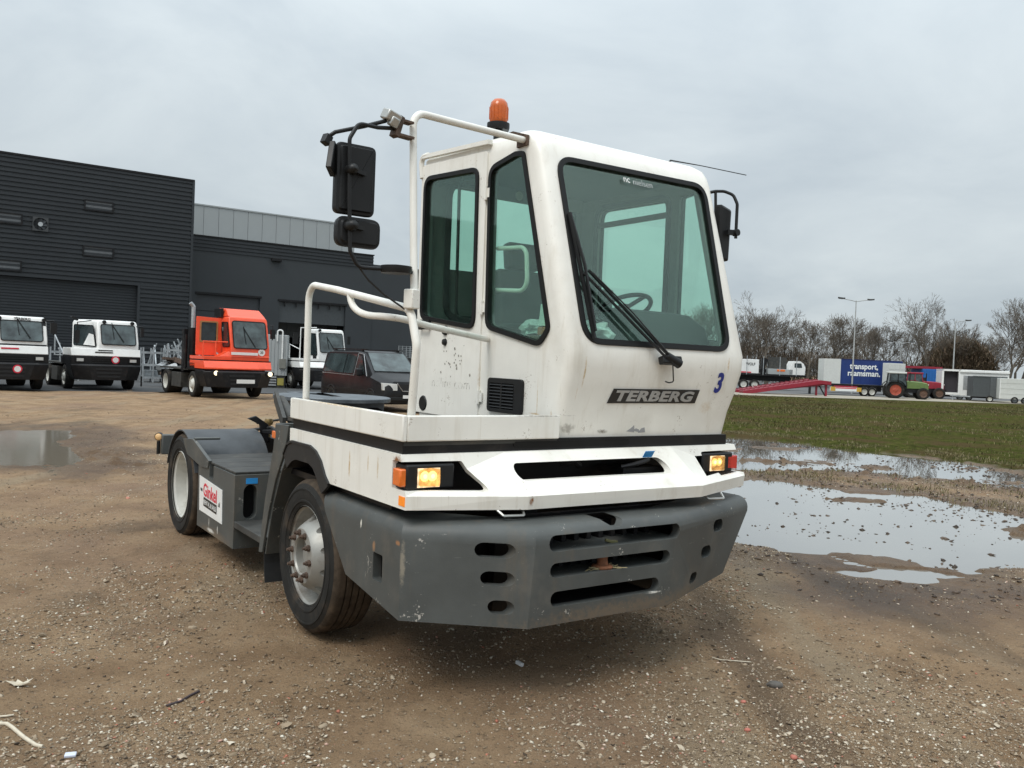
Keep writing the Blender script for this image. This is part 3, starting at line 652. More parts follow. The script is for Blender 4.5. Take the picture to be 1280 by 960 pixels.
for k in range(33):
    a = 2 * math.pi * k / 32; rim.append(cst + (u_ * math.cos(a) + w_ * math.sin(a)) * .21)
b.tube(rim, .016, 8, False); b.lathe([(0, -.02), (.06, -.02), (.06, .02), (0, .025)], cst, ax, 14)
for a in (0, 2.2, 4.1): b.bar(cst, cst + (u_ * math.cos(a) + w_ * math.sin(a)) * .2, .035, .015, ax)
b.cyl(cst, cst - ax * .4, .03); b.build('steering_wheel', M_plas, TR, 50)
b = MB(); b.tube(fillet([(1.075, -.42, 2.47), (1.09, -.72, 2.455), (1.09, -.75, 2.18), (1.075, -.42, 2.20)], .07, 5), .014, 8); b.build('inner_grab_handle', M_white, TR, 60)
b = MB(); b.obox((1.9, .30, 3.0), (.9, .02, .10)); lab = b.build('warning_strip', M_int, TR)
for k, cx in enumerate((1.72, 1.82, 1.92, 2.02, 2.12)):
    b = MB(); b.prism(stadium(cx, 3.0, .07, .07, 6), FV(.288), 0, .004); b.build('warning_sticker', mat('sticker_grey', (.55, .55, .53), .5) if k != 1 else M_dash, lab, 0)
b = MB(); b.box(1.10, 2.40, -.80, .40, 3.05, 3.062); b.box(1.06, 1.10, -.78, .44, 3.0, 3.04); b.build('head_lining', M_dash, TR)
b = MB(); b.obox((1.16, -.93, 1.90), (.05, .22, .16)); b.obox((1.25, -.80, 1.75), (.25, .35, .2)); b.build('side_console', M_dash, TR, bevel=.01)

# ---------------- bumper
OUT = [(0, -.25), (0, -1.275), (.54, -1.685), (1.50, -1.70), (2.535, -1.375), (2.52, -.4)]
BOT = [(.0, -.25), (0, -1.275), (.50, -1.69), (1.46, -1.705), (2.335, -1.33), (2.32, -.4)]
def lerp_ring(t, d, z):
    P = [(a[0] * t + c_[0] * (1 - t), a[1] * t + c_[1] * (1 - t)) for a, c_ in zip(OUT, BOT)]
    P = [(a + d * .9 if k < 2 else (a - d * .9 if k > 3 else a), c_ + (d if 0 < k < 5 else 0)) for k, (a, c_) in enumerate(P)]
    I = [(P[0][0] + .05, P[0][1]), (P[1][0] + .05, P[1][1] + .04), (P[2][0] + .015, P[2][1] + .05), (P[3][0] - .015, P[3][1] + .05), (P[4][0] - .06, P[4][1] + .03), (P[5][0] - .05, P[5][1])]
    return [(a, c_, z) for a, c_ in P + I[::-1]]
b = MB(); rings = [lerp_ring(0, 0, .415), lerp_ring(.84, 0, .82)]
for k in range(1, 7):
    a = R(15 * k); rings.append(lerp_ring(.84 + .16 * k / 6, .075 * (1 - math.cos(a)), .825 + .092 * math.sin(a)))
rings.append(lerp_ring(1, .17, .922))
b.loft(rings); bump = b.build('bumper', [M_grey], TR, smooth=32)
c = MB()
side = [(-.20, .99), (.3, .99), (.3, .2), (-1.28, .2), (-1.262, .416), (-.62, .50), (-.30, .80), (-.24, .90)]
c.prism(side, FU(-.1), 0, .30); c.prism(side, FU(2.2), 0, .45)
cut(bump, c, 32)
c = MB()
for cx, cz, w, h in ((1.085, .826, .93, .082), (1.045, .69, .83, .074), (1.01, .543, .745, .078)): c.prism(stadium(cx, cz, w, h), FV(-1.95), 0, .40)
for cx, cz, w, h in ((.375, .793, .165, .075), (.387, .653, .135, .07), (.40, .513, .105, .068), (2.06, .782, .13, .075), (1.91, .643, .13, .07), (1.765, .51, .10, .068)): c.prism(stadium(cx, cz, w, h), FV(-1.95), 0, .62)
c.prism(rpoly([(-.965, .70), (-1.075, .70), (-1.075, .555), (-.965, .555)], .012), FU(-.1), 0, .3)
c.prism(rpoly([(.985, 1.0), (1.14, 1.0), (1.14, .91), (1.10, .879), (1.05, .879), (1.0, .91)], .02), FV(-1.95), 0, .46)
cut(bump, c, 32)
bv = bump.modifiers.new('bevel', 'BEVEL'); bv.width = .004; bv.segments = 2; bv.limit_method = 'ANGLE'; bv.angle_limit = R(45)
b = MB(); b.box(.12, 2.25, -1.30, -1.26, .44, .90); b.box(.66, 1.36, -1.64, -1.30, .488, .50); b.box(.22, .60, -1.33, -1.305, .40, .9); b.box(.47, 1.75, -1.42, -1.36, .40, .9); b.box(.06, .08, -1.2, -.85, .5, .8); b.build('slot_shade_plates', M_black, TR)  # black plates added behind the bumper openings so they look shaded inside
for z, x0, x1 in ((.778, .62, 1.55), (.645, .63, 1.46)):
    b = MB(); b.box(x0, x1, -1.655, -1.30, z - .008, z + .005)
    o = b.build('bumper_shelf', M_grey, TR)
    b = MB()
    for k in range(10): b.box(x0 + .05 + k * (x1 - x0 - .1) / 9.5, x0 + .05 + k * (x1 - x0 - .1) / 9.5 + .03, -1.50, -1.30, z + .006, z + .105)
    b.build('rib', M_black, TR, 0)
b = MB(); b.lathe([(0, 0), (.055, 0), (.06, .01), (.05, .018), (.03, .02), (.028, .10), (.02, .108), (0, .108)], (1.03, -1.625, .652), (0, 0, 1), 16); b.build('tow_pin', mat('orange_rust', (.24, .095, .045), .75, var=.4, vscale=25, bump=.3, bscale=80), TR, 50)
b = MB()
for k in range(40): b.tube([(1.03 + rr_.gauss(0, .06), -1.63 + rr_.gauss(0, .025), .652), (1.03 + rr_.gauss(0, .07), -1.64 + rr_.gauss(0, .03), .664)], .0022, 4)
kind(b.build('straw', mat('dry_straw', (.35, .29, .16), .8), TR, 0), 'stuff')
b = MB(); b.tube([(1.05, -1.62, .80), (1.08, -1.63, .79), (1.12, -1.635, .786)], .009, 6); b.build('leaf', mat('olive_leaf', (.15, .14, .06), .7), TR)

# ---------------- wheels
def tyre_prof(D, w):
    r = D / 2
    p = [(r * .635, .012), (r * .66, 0.004), (r * .70, -.003), (r * .705, -.008), (r * .73, -.009), (r * .735, -.005), (r * .80, -.010), (r * .86, -.0095), (r * .865, -.013), (r * .885, -.013), (r * .89, -.008), (r * .945, .004), (r * .985, .022)]
    gw = .012; gn = 4; x0 = .034; x1 = w - .034; xs = [x0]
    p.append((r, x0))
    for k in range(gn):
        xc = x0 + (x1 - x0) * (k + 1) / (gn + 1)
        p += [(r, xc - gw / 2), (r - .013, xc - gw / 2 + .002), (r - .013, xc + gw / 2 - .002), (r, xc + gw / 2)]
    p.append((r, x1))
    p += [(q[0], w - q[1]) for q in [(r * .985, .022), (r * .945, .004), (r * .88, -.008), (r * .80, -.010), (r * .66, .004), (r * .635, .012)]]
    return p
M_tread = mat('muddy_tread', (.060, .045, .032), .85, var=.35, vscale=14, spec=.2, dirt=(.125, .088, .058), dirt_amt=.8, dscale=9, bump=.3, bscale=70)
def muddy(t, r):
    t.data.materials.append(M_tread)
    for p_ in t.data.polygons:
        if math.hypot(p_.center.y, p_.center.z) > r * .955: p_.material_index = 1
def wheel(parent, loc, side, front, D=.95, w=.285):
    W = empty('wheel', loc); W.parent = parent
    ax = (side, 0, 0)
    def part(nm, m_, fn, sm=35, **k):
        b = MB(); fn(b); return b.build(nm, m_, W, sm, **k)
    r = D / 2
    t = part('tyre', M_tyre, lambda b: b.lathe(tyre_prof(D, w), (0, 0, 0), ax, 56)); muddy(t, r)
    if not front:
        part('tyre', M_tyre, lambda b: b.lathe(tyre_prof(D, w), Vector(ax) * (w + .03), ax, 40))
    if front:
        rim = part('rim', M_rim, lambda b: b.lathe([(r * .65, .004), (r * .66, .012), (r * .645, .02), (r * .615, .03), (r * .60, .07), (r * .555, .10), (r * .51, .075), (r * .45, .03), (r * .40, -.005), (r * .36, -.022), (r * .25, -.026),
                              (r * .235, -.015), (r * .235, .03), (r * .15, .03), (r * .13, .012), (0, .010), (0, .2), (r * .6, .2), (r * .62, .03)], (0, 0, 0), ax, 60), 30)
        c = MB()
        for k in range(10):
            a = 2 * math.pi * (k + .5) / 10; p0 = Vector((side * -.06, math.cos(a) * r * .49, math.sin(a) * r * .49)); c.cyl(p0, p0 + Vector((side * .22, 0, 0)), .026, n=12)
        cut(rim, c, 30)
        part('rim_inside', M_black, lambda b: b.lathe([(r * .6, .17), (0, .17)], (0, 0, 0), ax, 30))
        for k in range(10):
            a = 2 * math.pi * k / 10 + .1; y, z = math.cos(a) * r * .305, math.sin(a) * r * .305
            def nut(b): b.lathe([(.021, .0), (.021, -.012), (.015, -.014), (.015, -.028), (.009, -.030), (.009, -.042), (0, -.043)], (side * -.022, y, z), ax, 8)
            part('wheel_nut', M_rust, nut, 40)
    else:
        part('rim', M_rimw, lambda b: b.lathe([(r * .645, .0), (r * .66, .01), (r * .64, .018), (r * .60, .03), (r * .585, .13), (r * .50, .17), (r * .40, .185), (r * .36, .19), (r * .26, .15), (r * .22, .10), (0, .09)], (0, 0, 0), ax, 48), 40)
    return W
wheel(TR, (0, 0, .475), 1, True); wheel(TR, (2.5, 0, .475), -1, True)
wheel(TR, (0.0, 3.148, .475), 1, False); wheel(TR, (2.5, 3.148, .475), -1, False)
b = MB(); b.cyl((.3, 0, .475), (2.2, 0, .475), .07); b.cyl((.5, 3.148, .475), (2.0, 3.148, .475), .10); b.lathe([(0, -.2), (.2, -.1), (.2, .1), (0, .2)], (1.25, 3.148, .475), (1, 0, 0), 14); b.build('axle', M_black, TR)
# front wheel arch: flare, inner lining, rear mud guard, flap
fl = [(.42, 1.06), (.36, 1.13), (.27, 1.158), (-.04, 1.158), (-.14, 1.133), (-.22, 1.083), (-.29, 1.003), (-.345, .965)]
fi = [(.36, .98), (.27, 1.035), (.20, 1.055), (-.02, 1.055), (-.09, 1.035), (-.15, .99), (-.20, .935), (-.24, .90)]
for u0, sg in ((-.006, 1), (2.506, -1)):
    b = MB(); b.plate(fl + fi[::-1], [], lambda a, z, t, u0=u0, sg=sg: (u0 + sg * t, a, z), 0, .02)
    b.strip([(u0 + sg * .01, a, z) for a, z in fi], (sg * .36, 0, 0), .012, [(0, (a) * .8, z - .45) for a, z in fi]); b.strip([(u0 - sg * .008, a, z) for a, z in fl], (sg * .02, 0, 0), .014, [(0, (a) * .8, z - .45) for a, z in fl])
    b.build('wheel_arch', M_rub, TR, 40)
    b = MB(); b.plate([(.60, 1.25), (.345, 1.262), (.40, 1.10), (.567, .87), (.685, .63), (.79, .33), (.86, .32), (.755, .73), (.63, 1.08)], [], lambda a, z, t, u0=u0, sg=sg: (u0 + sg * t, a, z), 0, .018)
    gd = [(.36, 1.10), (.50, .93), (.64, .68), (.74, .40), (.765, .32)]
    b.strip([(u0 + sg * .018, a, z) for a, z in gd], (sg * .38, 0, 0), .014, [(0, 1, .5)] * 5)
    b.build('mud_guard', M_grey, TR, 0, bevel=.004)
    b = MB(); b.loft([[(u0 + sg * .02, y, z), (u0 + sg * .36, y, z), (u0 + sg * .36, y + .012, z), (u0 + sg * .02, y + .012, z)] for y, z in ((.80, .36), (.79, .25), (.76, .12))]); b.build('mud_flap', M_rub, TR, 0)
b = MB(); b.box(.08, 2.42, -1.0, .5, .92, .96); b.build('floor_pan', M_black, TR)

# ---------------- frame, steps, side box, rear deck
b = MB()
for x in (.82, 1.60): b.box(x, x + .08, -1.2, 4.15, .62, .90)
for y in (.7, 1.9, 2.6, 3.7, 4.05): b.box(.86, 1.64, y, y + .1, .66, .86)
b.build('chassis', M_black, TR)
b = MB(); b.box(.0, .62, 1.475, 2.52, .212, .782); sbox = b.build('side_box', M_grey, TR, 0)
c = MB(); c.prism(rpoly([(2.06, .86), (2.18, .86), (2.18, .665), (2.06, .665)], .02), FU(-.05), 0, .5); cut(sbox, c, 0)
c = MB(); c.prism(stadium(.122, .57, .105, .27), FV(1.40), 0, .2); cut(sbox, c, 0)
bv = sbox.modifiers.new('bevel', 'BEVEL'); bv.width = .008; bv.segments = 2; bv.limit_method = 'ANGLE'; bv.angle_limit = R(45)
b = MB(); b.box(.02, .6, 1.56, 1.6, .25, .75); b.build('box_inside', M_seal, sbox, 0)
b = MB(); b.prism([(2.435, .36), (1.765, .352), (1.785, .622), (2.455, .655)], FU(-.004), -.002, .002)
sg = b.build('company_sign', M_sign, sbox, 0)
def SG(x, y, z): return (-.0068 - z, 2.115 - x, .505 + y + (-x) * .03)
text('lettering', 'Ginkel', .15, lambda x, y, z: SG(x - .005, y + .045, z), M_red, sg, .004, .0, .001, .40)
text('lettering', 'van', .05, lambda x, y, z: SG(x - .265, y + .03, z), M_ink, sg, .001, 0, .001)
text('lettering', '.nl', .06, lambda x, y, z: SG(x + .26, y + .0, z), M_ink, sg, .001, 0, .001)
b = MB(); b.prism([(-.19, -.085), (.20, -.085), (.20, -.01), (-.19, -.01)], lambda a, c_, t: SG(a, c_ - .01, t), 0, .0006); b.build('lettering_bar', M_ink, sg, 0)
text('lettering', 'RENTAL & SALES', .055, lambda x, y, z: SG(x + .005, y - .058, z + .0012), M_sign, sg, .0, 0, .001, .36)
b = MB(); b.box(.085, .175, 1.470, 1.4745, .712, .755); b.build('blue_sticker', M_blue, sbox, 0)
b = MB(); b.box(.01, .36, .82, 1.47, .41, .428); b.box(.0, .012, .80, 1.47, .38, .43); b.build('step', M_deck, TR, bevel=.004)
for k in range(4):
    y0 = 1.50 + k * .30
    b = MB(); b.box(.01 if k < 2 or k > 2 else .01, 1.42, y0, y0 + .285, .785, .803); b.build('deck_plank', M_deck, TR, bevel=.004)
b = MB(); b.box(.66, 1.5, .55, 1.49, .785, .80); b.build('deck_panel', M_deck, TR)
# rear wheel guards
for u0, sg_ in ((.0, 1), (2.5, -1)):
    th0 = [R(a) for a in range(20, 166, 8)]
    pts = [(u0, 3.148 - math.cos(a) * .535, .475 + math.sin(a) * .50) for a in th0]
    b = MB(); b.strip(pts, (sg_ * .68, 0, 0), .012, [(0, -math.cos(a), math.sin(a)) for a in th0]); b.build('rear_guard', mat('blue_grey_guard', (.048, .053, .058), .5, var=.3, spec=.4, dirt=(.13, .115, .095), dirt_amt=.6, bump=.1), TR, 50)
    b = MB(); b.plate([(3.04, .915), (2.70, .945), (2.17, .812), (2.20, .745), (2.43, .735), (2.90, .79)], [], lambda a, z, t, u0=u0, sg_=sg_: (u0 - sg_ * .012 + sg_ * t, a, z), 0, .03)
    b.box(*(sorted((u0, u0 + sg_ * .22))), 2.66, 2.72, .935, .955); b.build('guard_bracket', M_grey, TR, 0, bevel=.005)
b = MB(); b.box(.02, 2.48, 3.98, 4.06, .66, .86); b.build('rear_crossbeam', M_grey, TR, bevel=.01)
b = MB(); b.lathe([(.038, -.015), (.042, .0), (.042, .04), (0, .05)], (.0, 4.05, .835), (.4, .9, 0), 14); b.cyl((.0, 4.05, .66), (.0, 4.05, .79), .018); rl_ = b.build('rear_lamp', M_plas, TR)
b = MB(); b.lathe([(0, -.035), (.024, -.027), (.035, -.010)], (.0, 4.05, .835), (.4, .9, 0), 14); b.build('lamp_lens', lamp_mat('warm_reflector', (.9, .55, .25), .2, (.5, .32, .15)), rl_)
b = MB(); b.box(-.008, .012, .59, .66, 1.15, 1.20); b.build('marker_lamp', M_amber, TR, bevel=.005)
b = MB(); b.loft([[(.74, 3.06, .86), (.80, 3.06, .86), (.80, 3.12, .86), (.74, 3.12, .86)], [(.72, 3.08, 1.03), (.80, 3.08, 1.03), (.80, 3.14, 1.03), (.72, 3.14, 1.03)], [(.60, 3.10, 1.09), (.68, 3.10, 1.115), (.68, 3.14, 1.115), (.60, 3.14, 1.09)]]); b.bar((.72, 3.0, .97), (.92, 2.6, 1.0), .03, .04); b.build('locking_lever', M_black, TR, bevel=.006)
b = MB(); b.lathe([(0, -.03), (.035, -.03), (.045, 0), (.035, .03), (0, .03)], (.84, 3.2, 1.05), (0, 0, 1), 10); b.cyl((.84, 3.2, .80), (.84, 3.2, 1.02), .02); b.lathe([(0, -.02), (.025, -.02), (.035, 0), (0, .03)], (.80, 2.62, 1.01), (.4, 1, .2), 10); b.tube([(.84, 3.2, 1.0), (.86, 2.9, .97), (.82, 2.6, 1.0), (.9, 2.0, .95)], .014, 6); b.build('brass_fitting', mat('brass', (.40, .28, .12), .35, metal=.6, var=.3), TR, 40)
b = MB(); b.tube([(.80, 3.3, .92), (.88, 2.9, 1.02), (.95, 2.4, .99), (.8, 1.5, .92)], .02, 8); b.tube([(.75, 3.5, .94), (.80, 3.0, 1.01), (.78, 2.7, .98), (1.1, 1.8, .9)], .016, 8); b.box(.80, 1.0, 1.55, 1.8, .80, .92); b.build('deck_hoses', M_rub, TR, 40)
# coupling (fifth wheel) with its lifting boom and suzi fittings
fw = MB()
P = []
for k in range(40):
    a = 2 * math.pi * k / 40; P.append((1.25 + .54 * math.cos(a), 2.62 + .62 * math.sin(a)))
fw.plate(P, [rpoly([(1.20, 2.5), (1.30, 2.5), (1.42, 3.4), (1.08, 3.4)], .0)], lambda a, c_, t: (a, c_, 1.325 + t), -.022, .018)
fw.box(.78, 1.72, 2.45, 2.8, 1.18, 1.302)
fw = fw.build('fifth_wheel', mat('greasy_plate', (.10, .115, .13), .38, metal=.3, var=.3, dirt=(.22, .22, .21), dirt_amt=.5, dscale=6), TR, 30, bevel=.006)
b = MB()
for x in (.86, 1.56): b.loft([[(x, y, z - .07), (x + .09, y, z - .07), (x + .09, y, z + .07), (x, y, z + .07)] for y, z in ((1.0, .86), (2.0, 1.1), (2.75, 1.22))])
b.build('lift_boom', M_black, TR)
b = MB(); b.cyl((.55, 1.78, 1.185), (.62, 2.26, 1.318), .045, n=14); b.bar((.46, 1.72, 1.16), (.58, 2.28, 1.352), .03, .10); b.box(.42, .5, 1.0, 1.75, 1.08, 1.16); b.build('boom_cylinder', M_deck, TR)
b = MB(); b.box(.40, .50, .62, .70, .8, 1.27); b.box(.02, .5, .62, .66, 1.18, 1.25); b.build('guard_post', M_grey, TR)
b = MB(); b.loft([[(1.02, 2.9, .95), (1.06, 2.9, .95), (1.06, 2.96, .95), (1.02, 2.96, .95)], [(1.0, 2.92, 1.05), (1.05, 2.92, 1.05), (1.05, 2.97, 1.05), (1.0, 2.97, 1.05)], [(.93, 2.95, 1.1), (.97, 2.95, 1.12), (.97, 2.98, 1.12), (.93, 2.98, 1.1)]])
b.tube([(1.0, 2.6, 1.02), (1.2, 2.4, 1.04), (1.4, 2.2, 1.02)], .015, 6); b.tube([(1.0, 2.6, .98), (1.2, 2.3, .97), (1.5, 2.1, .99)], .015, 6); b.tube([(.9, 3.75, .99), (1.1, 3.6, 1.04), (1.3, 3.3, 1.03), (1.6, 3.0, 1.02)], .012, 6); b.build('air_hose', M_rub, TR)

# ================================================================== ground, water, grass
rng = np.random.default_rng(7)
def _hash(ix, iy, seed):
    h = (ix * 374761393 + iy * 668265263 + seed * 974634777) & 0xFFFFFFFF
    h = ((h ^ (h >> 13)) * 1274126177) & 0xFFFFFFFF
    return ((h ^ (h >> 16)) & 0xFFFF) / 65535.0
def vnoise(x, y, s, seed=0):
    x = np.asarray(x, float) / s; y = np.asarray(y, float) / s
    ix = np.floor(x).astype(np.int64); iy = np.floor(y).astype(np.int64); fx = x - ix; fy = y - iy
    fx = fx * fx * (3 - 2 * fx); fy = fy * fy * (3 - 2 * fy)
    a = _hash(ix, iy, seed); b_ = _hash(ix + 1, iy, seed); c_ = _hash(ix, iy + 1, seed); d = _hash(ix + 1, iy + 1, seed)
    return (a * (1 - fx) + b_ * fx) * (1 - fy) + (c_ * (1 - fx) + d * fx) * fy - .5
def fbm(x, y, s, oct_=4, seed=0, rough=.5):
    r = 0; a = 1
    for k in range(oct_): r = r + a * vnoise(x, y, s / 2 ** k, seed + k * 17); a *= rough
    return r
def poly_sd(x, y, P):
    """signed distance to polygon, positive inside"""
    P = np.array(P); d2 = np.full(x.shape, 1e18); inside = np.zeros(x.shape, bool); n = len(P)
    for i in range(n):
        a = P[i]; b_ = P[(i + 1) % n]; e = b_ - a; L2 = max(e @ e, 1e-12)
        t = np.clip(((x - a[0]) * e[0] + (y - a[1]) * e[1]) / L2, 0, 1)
        d2 = np.minimum(d2, (x - a[0] - t * e[0]) ** 2 + (y - a[1] - t * e[1]) ** 2)
        c_ = (a[1] > y) != (b_[1] > y)
        with np.errstate(divide='ignore', invalid='ignore'):
            inside ^= c_ & (x < (b_[0] - a[0]) * (y - a[1]) / (b_[1] - a[1]) + a[0])
    d = np.sqrt(d2); return np.where(inside, d, -d)
# outlines of the standing water and of the field, on the ground (metres from the camera)
WLEV = -.030
def gp(L_): return [tuple(ground_at(a, b_, WLEV)[:2]) for a, b_ in L_]
POND_NEAR = gp([(830, 660), (880, 674), (918, 682), (953, 686), (992, 702), (1025, 716), (1066, 728), (1108, 734), (1152, 737), (1182, 733), (1226, 722), (1290, 706), (1400, 706), (1500, 694), (1500, 655), (1280, 645), (1241, 637), (1191, 628), (1149, 619), (1108, 611), (1060, 612), (1018, 605), (985, 600), (940, 598), (880, 600), (830, 602)])
POND_FAR = gp([(840, 541), (912, 545), (953, 548), (1004, 553), (1048, 561), (1108, 566), (1152, 571), (1197, 576), (1253, 586), (1290, 600), (1400, 625), (1400, 640), (1290, 615), (1227, 607), (1182, 602), (1137, 599), (1102, 592), (1054, 590), (1013, 588), (918, 590), (840, 590)])
POND_TAIL = gp([(1180, 734), (1215, 732), (1250, 737), (1252, 742), (1215, 741)])
PUDDLE = gp([(-220, 533), (0, 538), (55, 536), (98, 537), (106, 545), (92, 556), (98, 566), (118, 581), (100, 586), (50, 582), (0, 580), (-220, 578)])
FIELD = [tuple(ground_at(a, b_)[:2]) for a, b_ in [(835, 540), (912, 544), (953, 547), (1004, 552), (1048, 560), (1108, 564), (1152, 569), (1197, 574), (1253, 582), (1290, 592), (1420, 628), (1800, 700)]] + [(60, 30), (75, 74), (43, 71.2), (17.2, 63.2), (5, 60.3), (-3, 40), (3, 24)]
def ground_fields(x, y):
    sd = np.maximum.reduce([poly_sd(x, y, POND_NEAR), poly_sd(x, y, POND_FAR), poly_sd(x, y, POND_TAIL), poly_sd(x, y, PUDDLE)])
    fade = np.clip((70 - np.hypot(x, y)) / 35, 0, 1)
    edge = fbm(x, y, .9, 5, 3, .6) * .75
    basin = np.clip((sd + edge * .5 + .12) / .5, 0, 1); basin = basin * basin * (3 - 2 * basin)
    basin = basin * (1 - .80 * np.clip((fbm(x * .55, y * .9, .9, 6, 303, .62) - .265) * 7, 0, 1) * (x > 0))
    h = fbm(x, y, 3.0, 4, 11) * .022 + fbm(x, y, .35, 4, 5, .62) * .016
    # shallow tyre ruts running with the yard
    v = x * -.571 + y * .821; u = x * .821 + y * .571
    h = h + np.clip(fbm(u, v * .12, .55, 3, 31), -.2, .2) * .075 * np.clip(1 - sd * 0 - np.clip(y - 30, 0, 30) / 30, 0, 1)
    for uc, wd in ((-.95, .16), (-1.35, .16), (-2.9, .15), (-3.3, .15), (3.35, .15), (3.75, .15), (-6.2, .2)):
        du = (u + 1.99 - uc + .25 * np.sin(v * .35 + uc)) / wd; lane = np.exp(-du ** 4) * np.clip(.5 + 2.2 * fbm(u * .3, v, 1.4, 3, 15), 0, 1) * (np.hypot(x, y) < 26)
        h = h - lane * (.016 - .006 * np.sign(np.sin(v * 46 + 9 * np.abs(du)))) + .012 * np.exp(-(np.abs(du) - 1.35) ** 2 / .06) * np.clip(.5 + 2.2 * fbm(u * .3, v, 1.4, 3, 15), 0, 1) * (np.hypot(x, y) < 26)
    shore = np.clip(1 + sd / 2.0, 0, 1)
    h = h * (1 - .25 * shore) - shore * .004
    clods = np.clip(fbm(x, y, .22, 3, 77, .6) - .19, 0, 1) * .26 * np.clip((fbm(x, y, 2.6, 3, 8) + .12) * 3, 0, 1)
    h = h - basin * .066 + clods * np.clip(shore - basin * .85, 0, 1) * .8
    h = np.maximum(h, -.11) * fade
    fsd = poly_sd(x, y, FIELD); g = np.clip((fsd + fbm(x, y, 1.5, 4, 41) * .8 + .55) / .5, 0, 1)
    h = h + g * (fbm(x, y, .5, 4, 21) * .05 + .03) * fade * np.clip(1 - basin, 0, 1)
    wet = np.clip(1 + (sd + fbm(x, y, .8, 4, 51) * 1.1) / 2.6, 0, 1)
    return h, g, wet, sd
def axis(lo, hi, step, far0, far1, grow=1.13):
    c_ = list(np.arange(lo, hi + 1e-6, step)); s = step; p = hi
    while p < far1: s = min(s * grow, 60); p += s; c_.append(p)
    s = step; p = lo
    while p > far0: s = min(s * grow, 60); p -= s; c_.insert(0, p)
    return np.array(c_)
xs = axis(-12.5, 12.5, .058, -900, 900); ys = axis(2.6, 13, .05, -30, 24, 1.0)
ys2 = [13.0]; s_ = .055
while ys2[-1] < 1500: ys2.append(ys2[-1] + s_); s_ = min(s_ * 1.018, 80) if ys2[-1] < 60 else min(s_ * 1.2, 80)
ys = np.concatenate([[-60, -30, -12, -5, -1, 1.0, 1.8], np.arange(2.3, 13, .05), ys2])
X, Y = np.meshgrid(xs, ys); hx, gx, wx, sdx = ground_fields(X.ravel(), Y.ravel())
nx, ny = len(xs), len(ys)
def grid_mesh(name, co, nx, ny):
    me = bpy.data.meshes.new(name); me.vertices.add(nx * ny); me.vertices.foreach_set('co', co.ravel())
    i = np.arange(nx * ny).reshape(ny, nx); q = np.stack([i[:-1, :-1], i[:-1, 1:], i[1:, 1:], i[1:, :-1]], -1).reshape(-1, 4)
    me.loops.add(q.size); me.loops.foreach_set('vertex_index', q.ravel()); me.polygons.add(len(q)); me.polygons.foreach_set('loop_start', np.arange(len(q)) * 4)
    me.update(calc_edges=True); me.polygons.foreach_set('use_smooth', np.ones(len(q), bool)); return me
me = grid_mesh('ground', np.stack([X.ravel(), Y.ravel(), hx], -1), nx, ny)
for nm, arr in (('grass', gx), ('wet', wx)):
    a = me.attributes.new(nm, 'FLOAT', 'POINT'); a.data.foreach_set('value', arr.astype(np.float32))

M_gr = bpy.data.materials.new('muddy_ground'); M_gr.use_nodes = True; t = M_gr.node_tree; bs = t.nodes['Principled BSDF']
tc = N(t, 'ShaderNodeTexCoord'); O_ = tc.outputs['Object']
def noise(scale, det=5, ro=.6, vec=None, dist=0.0):
    n = N(t, 'ShaderNodeTexNoise', i_Scale=scale, i_Detail=det, i_Roughness=ro, i_Distortion=dist); L(t, vec or O_, n.inputs['Vector']); return n.outputs['Fac']
def ramp(fac, stops):
    r = N(t, 'ShaderNodeValToRGB'); el = r.color_ramp.elements
    while len(el) < len(stops): el.new(.5)
    for e, (p, c_) in zip(el, stops): e.position = p; e.color = tuple(c_) + (1,)
    L(t, fac, r.inputs['Fac']); return r.outputs['Color']
def mixc(a, b_, fac):
    m_ = N(t, 'ShaderNodeMix', data_type='RGBA')
    for k, v in ((6, a), (7, b_)):
        if isinstance(v, tuple): m_.inputs[k].default_value = v + (1,)
        else: L(t, v, m_.inputs[k])
    if isinstance(fac, float): m_.inputs['Factor'].default_value = fac
    else: L(t, fac, m_.inputs['Factor'])
    return m_.outputs[2]
def mrange(v, a, b_, c_=0.0, d=1.0):
    m_ = N(t, 'ShaderNodeMapRange', interpolation_type='SMOOTHSTEP')
    for k, q in zip(('From Min', 'From Max', 'To Min', 'To Max'), (a, b_, c_, d)): m_.inputs[k].default_value = q
    L(t, v, m_.inputs['Value']); return m_.outputs[0]
def mul(a, b_):
    m_ = N(t, 'ShaderNodeMath', operation='MULTIPLY'); L(t, a, m_.inputs[0])
    if isinstance(b_, float): m_.inputs[1].default_value = b_
    else: L(t, b_, m_.inputs[1])
    return m_.outputs[0]
mp = N(t, 'ShaderNodeMapping'); mp.inputs['Rotation'].default_value = (0, 0, R(-34.8)); mp.inputs['Scale'].default_value = (1.0, .16, 1); L(t, O_, mp.inputs['Vector'])
big = noise(.35, 4); midn = noise(1.7, 6, .65); fine = noise(22, 6, .7); track = noise(1.3, 4, .6, mp.outputs[0])
dirt = ramp(midn, [(.25, (.196, .119, .063)), (.5, (.302, .198, .112)), (.75, (.408, .284, .170))])
dirt = mixc(dirt, (.215, .136, .094), mrange(big, .45, .7, 0, .6))
dirt = mixc(dirt, (.315, .245, .160), mrange(track, .50, .68, 0, .65)); dirt = mixc(dirt, (.120, .082, .052), mrange(noise(.9, 5, .62, mp.outputs[0], .4), .54, .70, 0, .75)); dirt = mixc(dirt, (.105, .074, .048), mrange(noise(.45, 6, .66), .55, .70, 0, .7))
dirt = mixc(dirt, (.110, .074, .046), mrange(fine, .54, .70, 0, .8))
grit = noise(95, 4, .75); dirt = mixc(dirt, (.40, .31, .205), mrange(grit, .56, .70, 0, .75)); dirt = mixc(dirt, (.085, .056, .034), mrange(noise(70, 4, .75), .55, .68, 0, .7))
